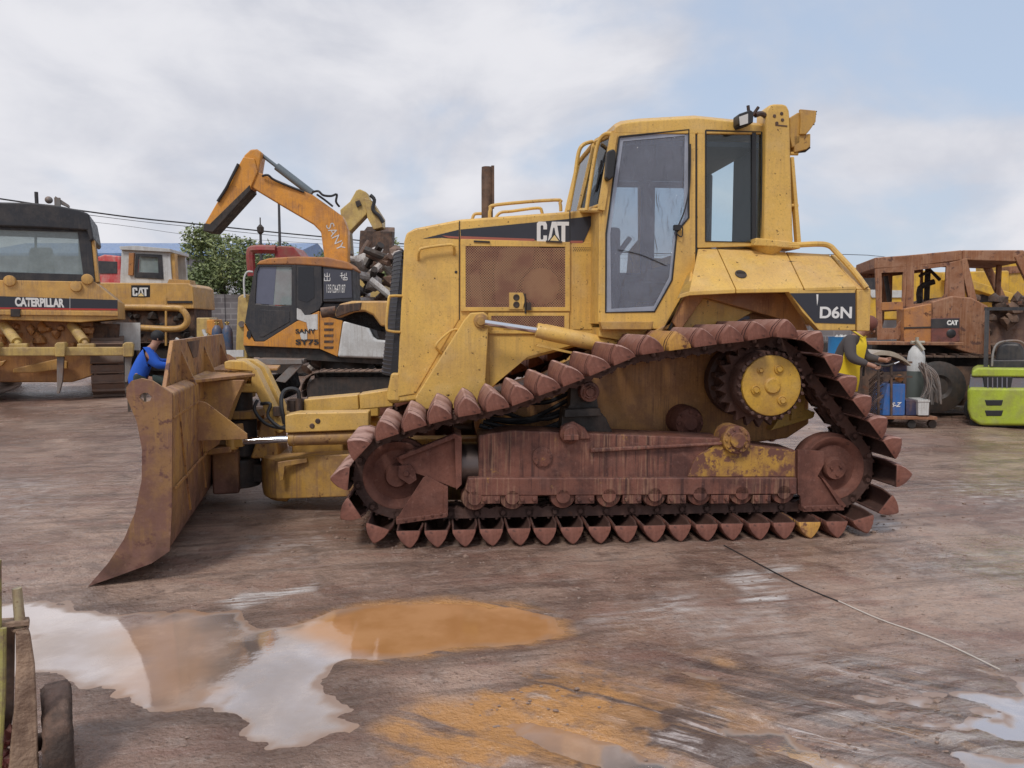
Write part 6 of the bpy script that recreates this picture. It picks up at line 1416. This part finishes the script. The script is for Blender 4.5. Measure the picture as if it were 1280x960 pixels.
def wth(name, lb, cat, mat, pts, v0, v1, bevel=.01, group=None):
    p = Wc.p(pts[0][0], pts[0][1], v0); t_ = fthing(Wc, name, lb, cat, group); return t_, prt(Wc, 'shell', mat, t_, v0, v1, pts, bevel=bevel)
bluep = paint('bright blue box', (.03, .14, .42), dirt=.3, rust=.03); navy = paint('navy box', (.02, .035, .10), dirt=.4)
t_, s_ = wth('welding_machine', 'bright blue welding machine box with white marks, on the cart deck', 'welder', bluep, [(1110, 480), (1132, 480), (1131, 519.5), (1103, 519.5), (1105, 500)], .03, .5)
text('S-Z', Wc.q(1114, 509, .025), (1, 0, .05), (0, 0, 1), .07, M['white'], 'lettering', t_, width=.15, slant=.3, bold=.03)
mb = MB(); mb.tube([Wc.q(1112, 480, .2), Wc.q(1113, 475, .2), Wc.q(1126, 475, .2), Wc.q(1128, 480, .2)], .012, smooth=3); mb.build('handle', M['dark'], t_)
t_, s_ = wth('toolbox', 'dark navy box on the cart between the blue welder and the white box', 'box', navy, [(1132.5, 500), (1147, 500), (1147, 519.5), (1132.5, 519.5)], .05, .5)
mb = MB(); mb.box(*[Wc.p(1136, 0, .05)[0], Wc.p(1143, 0, .05)[0]], .035, .05, Wc.p(0+1136, 510, .05)[1], Wc.p(1136, 507, .05)[1]); mb.build('latch', M['grey'], t_)
t_, s_ = wth('white_box', 'small dirty white box at the right end of the cart', 'box', 'cream', [(1147.5, 501), (1162, 501), (1161, 519.5), (1148, 519.5)], -.02, .3)
mb = MB(); mb.prism(Wc.pp(-.02, [(1147, 499.5), (1162.5, 499.5), (1162.5, 502.5), (1147, 502.5)]), -.03, .31); mb.build('lid', M['cream'], t_, bevel=.004)
t_, s_ = wth('control_box', 'blue box under the curved hood on the cart rack', 'box', navy, [(1104, 448), (1132, 447), (1134, 464), (1104, 465)], .1, .6)
mb = MB(); mb.ball(Wc.q(1124, 473, .1), .06); mb.build('bulb', M['rustor'], t_)
hp_ = [Wc.p(1083+i*5.2, 452-15.5*math.sin(math.pi*(.12+.88*i/10))**.8+i*.35, 0) for i in range(11)]
hd = fthing(Wc, 'curved_hood', 'beige curved metal hood like a mudguard shading the cart rack', 'hood')
mb = MB(); mb.prism(hp_+[(u, w-.02-.05*math.sin(math.pi*i/10)) for i, (u, w) in enumerate(hp_[::-1])], -.1, .8); mb.build('shell', paint('beige sheet', (.42, .38, .30), dirt=.3), hd)
mb = MB(); e_ = hp_[5]; mb.obox((e_[0]-.2, .35, e_[1]-.03), (e_[0]-.2, .35, Wc.p(1098, 455, 0)[1]-.2), .03, .03); mb.build('strut', M['dark'], hd)
# gas cylinder with white neck
p = Wc.p(1145, 519, .55)
gc = fthing(Wc, 'tall_gas_cylinder', 'tall grey green gas cylinder with frosty white shoulder standing on the cart', 'gas cylinder')
z0 = Wc.p(1145, 521, .55)[1]+.0; z0 = max(.17, z0); zt_ = Wc.p(1145, 464, .55)[1]; zz = Wc.p(1145, 428, .55)[1]
mb = MB(); mb.lathe((p[0], .62, z0), (0, 0, 1), [(.12, 0), (.125, .02), (.125, zt_-z0)], n=24); mb.build('body', plain('grey green', (.12, .14, .13), .5), gc)
mb = MB(); mb.lathe((p[0], .62, zt_), (0, 0, 1), [(.126, 0), (.126, .2), (.11, .30), (.06, .38), (.03, .40)], n=24); mb.build('white_shoulder', M['cream'], gc)
mb = MB(); mb.cyl((p[0], .62, zt_+.38), (p[0], .62, zz+.08), .025); mb.cyl((p[0]-.1, .60, zz+.0), (p[0]+.1, .60, zz+.0), .025); mb.cyl((p[0]-.04, .55, zz+.03), (p[0]+.05, .5, zz-.12), .03); mb.build('regulator', plain('brass regulator', (.5, .45, .35), .3, .7), gc)
# tangled cables
rr_ = random.Random(17)
for nm, lb, x0_, x1_, y0_, y1_, n_, mt in (('cable_bundle', 'tangle of dark grey cables hanging off the gas cylinder', 1148, 1178, 452, 508, 46, M['grey']), ('hose_coil', 'coiled brown hoses hanging at the left end of the cart', 1086, 1104, 470, 520, 22, M['exh'])):
    t_ = fthing(Wc, nm, lb, 'cable'); mb = MB()
    for k in range(n_):
        xa = x0_+(x1_-x0_)*rr_.random()*.35; xb = x0_+(x1_-x0_)*rr_.random(); v_ = rr_.uniform(-.05, .45)
        if nm == 'hose_coil':
            yy = y0_+(y1_-y0_)*k/n_; pts = [Wc.q(x1_, yy-8, v_), Wc.q((x0_+x1_)/2, yy-2, v_-.05), Wc.q(x0_, yy+6, v_)]
        else: pts = [Wc.q(xa, y0_+rr_.uniform(0, 8), v_), Wc.q((xa+xb)/2+6, (y0_+y1_)/2+rr_.uniform(-12, 8), v_-.05), Wc.q(xb, y1_+rr_.uniform(-14, 0), v_)]
        mb.tube(pts, .009, n=5, smooth=5)
    mb.build('strands', mt, t_)
# blue bin beyond the worker
bi = Frame(*ground(1049, 506), 0)
t_ = fthing(bi, 'blue_bin', 'blue plastic drum with white contents behind the worker in yellow', 'drum')
c = bi.p(1049, 500, .4); zt_ = bi.p(1049, 421, .4)[1]
mb = MB(); mb.lathe((c[0], .4, 0), (0, 0, 1), [(.2, 0), (.22, .02), (.235, .4), (.245, .42), (.235, .44), (.24, zt_-.02), (.25, zt_), (.22, zt_), (.21, zt_-.06)], n=28); mb.build('body', plain('blue plastic', (.03, .22, .50), .4), t_)
mb = MB()
for k in range(7): mb.rock((c[0]+rr_.uniform(-.13, .13), .4+rr_.uniform(-.13, .13), zt_-.03), .07, 90+k, sub=1)
mb.build('contents', M['cream'], t_)
# ---------------------------------------------------------------- people
def skinned(name, joints, bones, mat, parent, sub_=2):
    names = [n for n in joints if n != 'face']; me = bpy.data.meshes.new(name)
    me.from_pydata([joints[n][:3] for n in names], [(names.index(a), names.index(b)) for a, b in bones], [])
    o = bpy.data.objects.new(name, me); COL.objects.link(o)
    o.modifiers.new('skin', 'SKIN')
    if not me.skin_vertices:
        tmpbm = bmesh.new(); tmpbm.from_mesh(me); tmpbm.verts.layers.skin.verify(); tmpbm.to_mesh(me); tmpbm.free()
    sk = me.skin_vertices[0].data
    for i, n in enumerate(names):
        r = joints[n][3]; sk[i].radius = (r, r if len(joints[n]) < 5 else joints[n][4]); sk[i].use_root = (i == 0)
    sb = o.modifiers.new('sub', 'SUBSURF'); sb.levels = sub_; sb.render_levels = sub_
    dg = bpy.context.evaluated_depsgraph_get(); dg.update(); m2 = bpy.data.meshes.new_from_object(o.evaluated_get(dg))
    bpy.data.objects.remove(o); m2.name = name; m2.materials.clear(); m2.materials.append(mat)
    m2.polygons.foreach_set('use_smooth', [True]*len(m2.polygons)); o2 = bpy.data.objects.new(name, m2); COL.objects.link(o2); o2.parent = parent; return o2
def person(label, loc, yaw, J, top, trousers, cap, extra=None, hold=None):
    t_ = thing('person', label, 'person', (*loc, 0), yaw)
    bones = [('pel', 'waist'), ('waist', 'chest'), ('chest', 'neck'), ('neck', 'skull'), ('skull', 'crown')]
    for s in 'LR':
        bones += [('chest', 'sh'+s), ('sh'+s, 'el'+s), ('el'+s, 'wr'+s), ('wr'+s, 'pm'+s), ('pel', 'hp'+s), ('hp'+s, 'kn'+s), ('kn'+s, 'an'+s), ('an'+s, 'to'+s)]
    body = skinned('body', J, bones, M['skin'], t_)
    # fingers
    mb = MB()
    for s in 'LR':
        w = Vector(J['wr'+s][:3]); p = Vector(J['pm'+s][:3]); d = (p-w).normalized(); x = d.orthogonal().normalized(); y = d.cross(x)
        for k in range(4):
            b = p+x*(-.03+.02*k)-d*.01; L_ = (.055, .07, .066, .05)[k]; mb.tube([b, b+d*L_*.5+y*.01, b+d*L_*.8+y*.035], .0085, n=6, r1=.006)
        b = w+(p-w)*.4+x*.03; mb.tube([b, b+x*.02+d*.03, b+x*.015+d*.055+y*.015], .010, n=6, r1=.007)
    hd_ = mb.build('fingers', M['skin'], body)
    up_ = lambda keys, k: {n: (*J[n][:3], J[n][3]+k) for n in keys}
    jk = ['chest', 'waist', 'pel', 'neck']+[a+s for s in 'LR' for a in ('sh', 'el', 'wr')]
    JJ = up_(jk, .034); pl = Vector(J['pel'][:3]); JJ['hem'] = (*(pl+(Vector(J['hpL'][:3])+Vector(J['hpR'][:3])-2*pl)*.7+Vector((0, 0, -.04))), J['pel'][3]+.03)
    for s in 'LR':
        JJ['wr'+s] = (*(Vector(J['wr'+s][:3])*.9+Vector(J['el'+s][:3])*.1), J['wr'+s][3]+.014)
    nk = Vector(J['neck'][:3]); ch = Vector(J['chest'][:3]); JJ['neck'] = (*(ch+(nk-ch)*.7), J['neck'][3]+.02)
    skinned('jacket', JJ, [('chest', 'waist'), ('waist', 'pel'), ('pel', 'hem'), ('chest', 'neck')]+[b for s in 'LR' for b in (('chest', 'sh'+s), ('sh'+s, 'el'+s), ('el'+s, 'wr'+s))], top, t_)
    skinned('trousers', up_(['pel', 'waist']+[a+s for s in 'LR' for a in ('hp', 'kn', 'an')], .02), [('pel', 'waist')]+[b for s in 'LR' for b in (('pel', 'hp'+s), ('hp'+s, 'kn'+s), ('kn'+s, 'an'+s))], trousers, t_)
    mb = MB()
    for s in 'LR':
        a = Vector(J['an'+s][:3]); o_ = Vector(J['to'+s][:3]); d = (o_-a); d.z = 0; d.normalize(); sd = Vector((-d.y, d.x, 0))
        base = Vector((a.x, a.y, 0)); mb.loft([[base-d*.08-sd*.045+Vector((0, 0, z)), base-d*.08+sd*.045+Vector((0, 0, z)), base+d*.1+sd*.05+Vector((0, 0, z*.9)), base+d*.18+sd*.03+Vector((0, 0, z*.6)), base+d*.18-sd*.03+Vector((0, 0, z*.6)), base+d*.1-sd*.05+Vector((0, 0, z*.9))] for z in (0.005, .10)])
    mb.build('shoes', M['black'], t_, bevel=.01)
    # face and hair
    sk = Vector(J['skull'][:3]); cr = Vector(J['crown'][:3]); f = Vector(J['face']).normalized(); upv = (cr-sk).normalized(); sdv = f.cross(upv).normalized(); c = (sk+cr)/2
    mb = MB(); mb.ball(c+f*.098-upv*.01, .017, (1, 1, 1.3)); mb.ball(c+sdv*.088-upv*.01, .022, (.6, 1, 1.3)); mb.ball(c-sdv*.088-upv*.01, .022, (.6, 1, 1.3)); mb.build('nose_and_ears', M['skin'], body)
    mb = MB()
    for k in (-1, 1): mb.ball(c+f*.086+sdv*.032*k+upv*.015, .011)
    mb.tube([c+f*.088-sdv*.025-upv*.05, c+f*.094-upv*.052, c+f*.088+sdv*.025-upv*.05], .004); mb.build('eyes_and_mouth', M['black'], body)
    mb = MB(); mb.ball(c-f*.018+upv*.035, .115, (1, 1, .95), 18); mb.build('hair', cap, t_)
    if extra: extra(t_)
    return t_
# local axes: x forward (towards the work), y to the person's left, z up
JW = {'pel': (-.05, 0, .92, .125), 'waist': (.0, 0, 1.05, .12), 'chest': (.10, 0, 1.26, .145), 'neck': (.20, 0, 1.42, .052), 'skull': (.27, 0, 1.47, .075), 'crown': (.33, 0, 1.57, .085),
      'shL': (.10, .18, 1.33, .062), 'elL': (.22, .24, 1.08, .045), 'wrL': (.46, .16, 1.06, .03), 'pmL': (.54, .13, 1.05, .034), 'shR': (.10, -.18, 1.33, .062), 'elR': (.16, -.26, 1.08, .045), 'wrR': (.40, -.22, 1.00, .03), 'pmR': (.47, -.2, .97, .034),
      'hpL': (-.05, .1, .86, .095), 'knL': (.0, .11, .48, .062), 'anL': (-.05, .12, .09, .042), 'toL': (.12, .14, .04, .035), 'hpR': (-.05, -.1, .86, .095), 'knR': (.0, -.11, .48, .062), 'anR': (-.06, -.12, .09, .042), 'toR': (.10, -.14, .04, .035), 'face': (.8, 0, -.6)}
def apron(t_):
    mb = MB(); rows = []
    for i, (x, w, z) in enumerate(((.26, .13, 1.38), (.28, .17, 1.25), (.25, .20, 1.08), (.20, .22, .95), (.20, .23, .78), (.18, .22, .62))):
        rows.append([(x-.22*abs(math.sin(a))**1.5, w*math.sin(a)*1.0, z) for a in [R(-95+19*k) for k in range(11)]])
    vs_ = [[mb.bm.verts.new(p) for p in r] for r in rows]
    for a, b in zip(vs_[:-1], vs_[1:]):
        for k in range(10): mb.face([a[k], a[k+1], b[k+1], b[k]])
    o = mb.build('apron', plain('bright yellow apron', (.72, .52, .015), .6), t_); sm_ = o.modifiers.new('s', 'SOLIDIFY'); sm_.thickness = .012; sm_.offset = 1
    mb = MB(); mb.tube([(.26, .1, 1.37), (.12, .09, 1.46), (.08, 0, 1.47), (.12, -.09, 1.46), (.26, -.1, 1.37)], .012, smooth=4); mb.build('apron_strap', plain('yellow strap', (.6, .45, .03), .6), t_)
pw = ground(1052, 543)
person('welder in a bright yellow apron over a grey jacket, bent over the cart', pw, -38, JW, plain('dark grey jacket', (.07, .06, .06), .85), plain('dark trousers', (.03, .04, .06), .85), plain('reddish brown cap', (.16, .055, .04), .8), apron)
t_ = thing('welding_torch', 'dark welding torch held by the worker in yellow', 'torch', (*pw, 0), -38)
mb = MB(); mb.tube([(.44, -.2, 1.02), (.56, -.16, .99), (.66, -.10, 1.02)], .016, smooth=3); mb.build('handle', M['dark'], t_)
mb = MB(); mb.tube([(.66, -.10, 1.02), (.72, -.08, 1.05)], .008); mb.build('tip', M['chrome'], t_)
# worker in blue, low stool, turned away towards the engine
JB = {'pel': (-.12, 0, .50, .13), 'waist': (-.06, 0, .64, .125), 'chest': (.06, 0, .88, .15), 'neck': (.15, 0, 1.05, .052), 'skull': (.20, 0, 1.12, .075), 'crown': (.24, 0, 1.23, .085),
      'shL': (.06, .18, .96, .062), 'elL': (.22, .24, .76, .046), 'wrL': (.44, .16, .80, .03), 'pmL': (.52, .13, .80, .034), 'shR': (.06, -.18, .96, .062), 'elR': (.20, -.25, .74, .046), 'wrR': (.42, -.18, .74, .03), 'pmR': (.50, -.15, .74, .034),
      'hpL': (-.08, .1, .46, .10), 'knL': (.32, .17, .50, .065), 'anL': (.24, .16, .09, .042), 'toL': (.40, .17, .04, .035), 'hpR': (-.08, -.1, .46, .10), 'knR': (.32, -.17, .50, .065), 'anR': (.22, -.16, .09, .042), 'toR': (.38, -.17, .04, .035), 'face': (.9, 0, -.4)}
for k_ in JB:
    if k_ != 'face': JB[k_] = (JB[k_][0]*1.1, JB[k_][1]*1.1, JB[k_][2]*1.1, JB[k_][3]*1.12)
pb = ground(182, 513)
person('mechanic in a bright blue jacket sitting low, working on an engine', pb, 25, JB, plain('bright blue jacket', (.015, .10, .52), .8), plain('dark green trousers', (.03, .045, .04), .85), plain('black hair', (.012, .012, .014), .7))
t_ = thing('stool', 'low dark wooden stool under the mechanic in blue', 'stool', (pb[0]-.1, pb[1]-.05, 0), 25)
mb = MB(); mb.box(-.2, .16, -.18, .18, .34, .40); mb.build('seat', BARK, t_, bevel=.01)
for a in (-.15, .11):
    for c_ in (-.14, .14): mb = MB(); mb.obox((a, c_, 0), (a, c_, .34), .04, .04); mb.build('leg', BARK, t_)
t_ = thing('engine_block', 'stripped engine block on the ground with pale pipes, in front of the mechanic in blue', 'engine', (pb[0]+.95, pb[1]+.3, 0), 10)
mb = MB(); mb.box(-.35, .35, -.3, .3, .0, .7); mb.box(-.25, .3, -.2, .2, .7, .95); mb.build('block', M['dark'], t_, bevel=.03)
mb = MB(); rr_ = random.Random(2)
for k in range(14): mb.rock((rr_.uniform(-.45, .2), rr_.uniform(-.3, .2), rr_.uniform(.9, 1.35)), rr_.uniform(.05, .11), 20+k, sub=1)
mb.build('fittings', M['dark'], t_)
mb = MB()
for k in range(9): a = Vector((rr_.uniform(-.5, .15), rr_.uniform(-.35, 0), rr_.uniform(1.0, 1.4))); mb.tube([a, a+Vector((rr_.uniform(-.1, .15), 0, rr_.uniform(-.15, .1)))], .03)
mb.obox((.05, -.3, .8), (.12, -.3, 1.38), .07, .05); mb.obox((.2, -.25, 1.02), (.75, -.25, 1.02), .09, .12); mb.build('pale_pipes', M['cream'], t_)
# ---------------------------------------------------------------- lower left: worn attachment in the foreground
fg = Frame(-1.52, 2.52, 31)
at_ = fthing(fg, 'mud_covered_attachment', 'mud covered steel bar with yellow pipe end and narrow tyre, near left corner', 'attachment')
clay = paint('dried tan mud', (.38, .26, .18), rough=.9, dirt=.8, dcol=(.16, .10, .07), rust=.15, streak=.5, bump=1.0, scale=2, up=.1)
mb = MB()
prof = [(19, 790, 38, 0), (20, 830, 44, 0), (18, 880, 46.5, 0), (13, 930, 48, 0), (8, 985, 50, 0), (4, 1120, 52, 0)]
mb.loft([[fg.q(a, y, 0), fg.q(b_, y, 0), Vector(fg.q(b_, y, 0))+Vector((-.01, .09, 0)), Vector(fg.q(a, y, 0))+Vector((0, .09, 0))] for a, y, b_, _ in prof]); mb.build('bar', clay, at_, bevel=.008)
mb = MB(); mb.cyl(fg.q(26, 790, .045), fg.q(21, 735, .045), .017, .0145, n=16); mb.build('pipe_end', paint('mud smeared yellow', (.44, .37, .22), dirt=.9, dcol=(.3, .2, .14), rust=.3, scale=4), at_)
mb = MB(); mb.cyl(fg.q(25, 783, .045), fg.q(25.4, 787, .045), .026, n=16); mb.prism(fg.pp(0, [(-30, 783), (36, 779), (37, 785), (-30, 791)]), .02, .07); mb.build('collar', clay, at_, bevel=.003)
mb = MB(); mb.prism(fg.pp(.05, [(7, 790), (18, 788), (16, 900), (6, 960), (0, 960)]), .10, .15); mb.build('dark_backing', M['exh'], at_)
mb = MB(); mb.tube([fg.q(4, 785, .0), fg.q(3, 870, .0), fg.q(-2, 960, 0)], .010); mb.tube([fg.q(-4, 700, .02), fg.q(-3, 880, .02)], .013); mb.build('yellow_pipe', paint('lime yellow pipe', (.36, .33, .10), dirt=1.0, dcol=(.2, .14, .10), scale=4), at_)
mb = MB(); rr_ = random.Random(6)
for k in range(30): mb.rock(fg.q(rr_.uniform(-30, 14), rr_.uniform(890, 990), rr_.uniform(.0, .1)), rr_.uniform(.012, .025), k, sub=1)
mb.build('red_clods', paint('red mud clods', (.22, .06, .055), scale=5), at_, flat=True)
mb = MB(); c = fg.p(70, 960, .12); top_ = fg.p(70, 860, .12)[1]; r_ = top_/2*1.0
mb.lathe((c[0]-.035, .14, top_-.19), (1, 0, 0), [(.08, 0), (.17, .0), (.187, .012), (.19, .03), (.19, .065), (.187, .08), (.17, .092), (.08, .092)], n=60)
rr_ = random.Random(11)
for v_ in mb.bm.verts:
    if (v_.co.y-.14)**2+(v_.co.z-top_+.19)**2 > .025: v_.co += Vector((rr_.uniform(-.003, .003), rr_.uniform(-.004, .004), rr_.uniform(-.004, .004)))
mb.build('tyre', paint('muddy dark tyre', (.06, .042, .034), rough=.85, dirt=.7, dcol=(.17, .10, .07), bump=.8, up=.6, scale=3), at_, ang=60)
mb = MB(); mb.cyl((fg.p(-10, 0, .14)[0], .14, top_-.19), (c[0]+.02, .14, top_-.19), .03); mb.build('axle', M['exh'], at_)
mb = MB(); mb.obox(fg.q(30, 1120, .045), (fg.p(30, 0, .045)[0], .045, .0), .1, .1); mb.build('foot', clay, at_)
# stones and bits of debris scattered on the ground
rr_ = random.Random(77)
stn_m = paint('loose stones', (.24, .18, .15), dirt=.5, scale=6)
mb = MB()
cand = [ground(rr_.uniform(-150, 1430), 520+430*rr_.random()**1.2) for k in range(2600)]
cand += [(rr_.gauss(-.95, .35), rr_.gauss(5.6, .35)) for k in range(120)]+[(rr_.gauss(2.6, .4), rr_.gauss(5.9, .4)) for k in range(120)]
cx = np.array([[c[0] for c in cand]]); cy = np.array([[c[1] for c in cand]])
dd = np.minimum(np.minimum(sdist(cx, cy, gp(POOL)), sdist(cx, cy, gp(ORNG))), sdist(cx, cy, gp(POOR)))[0]; clus = fbm(cx, cy, 1.6, 95, 3)[0]
for k, g0 in enumerate(cand):
    if dd[k] < .12 or (clus[k] < 0 and k < 2600): continue
    s_ = rr_.uniform(.003, .0075)*(1.9 if rr_.random() < .08 else 1)*(1.5 if k >= 2600 else 1)
    i_ = min(max(int(np.searchsorted(XS, g0[0])), 0), nx-1); j_ = min(max(int(np.searchsorted(YS, g0[1])), 0), ny-1)
    mb.rock((g0[0], g0[1], float(Hh[j_, i_])+s_*.3), s_, k, (1.3, 1, .6), sub=1)
tag(mb.build('gravel', stn_m, flat=True), kind='stuff')
t_ = MB(); a = [ground(*p) for p in [(905, 682), (950, 706), (1000, 732), (1048, 752), (1100, 775), (1170, 800), (1250, 838)]]
t_.tube([(x, y, .002) for x, y in a[:4]], .004, n=6, smooth=6); o = t_.build('rope', M['rubber']); tag(o, 'thin dark cable lying on the wet ground right of the tracks', 'cable')
t_ = MB(); t_.tube([(x, y, .004) for x, y in a[3:]], .0035, n=6, smooth=6); o = t_.build('rope', plain('pale twine', (.55, .5, .45), .9)); tag(o, 'pale twine lying on the ground toward the lower right corner', 'twine')
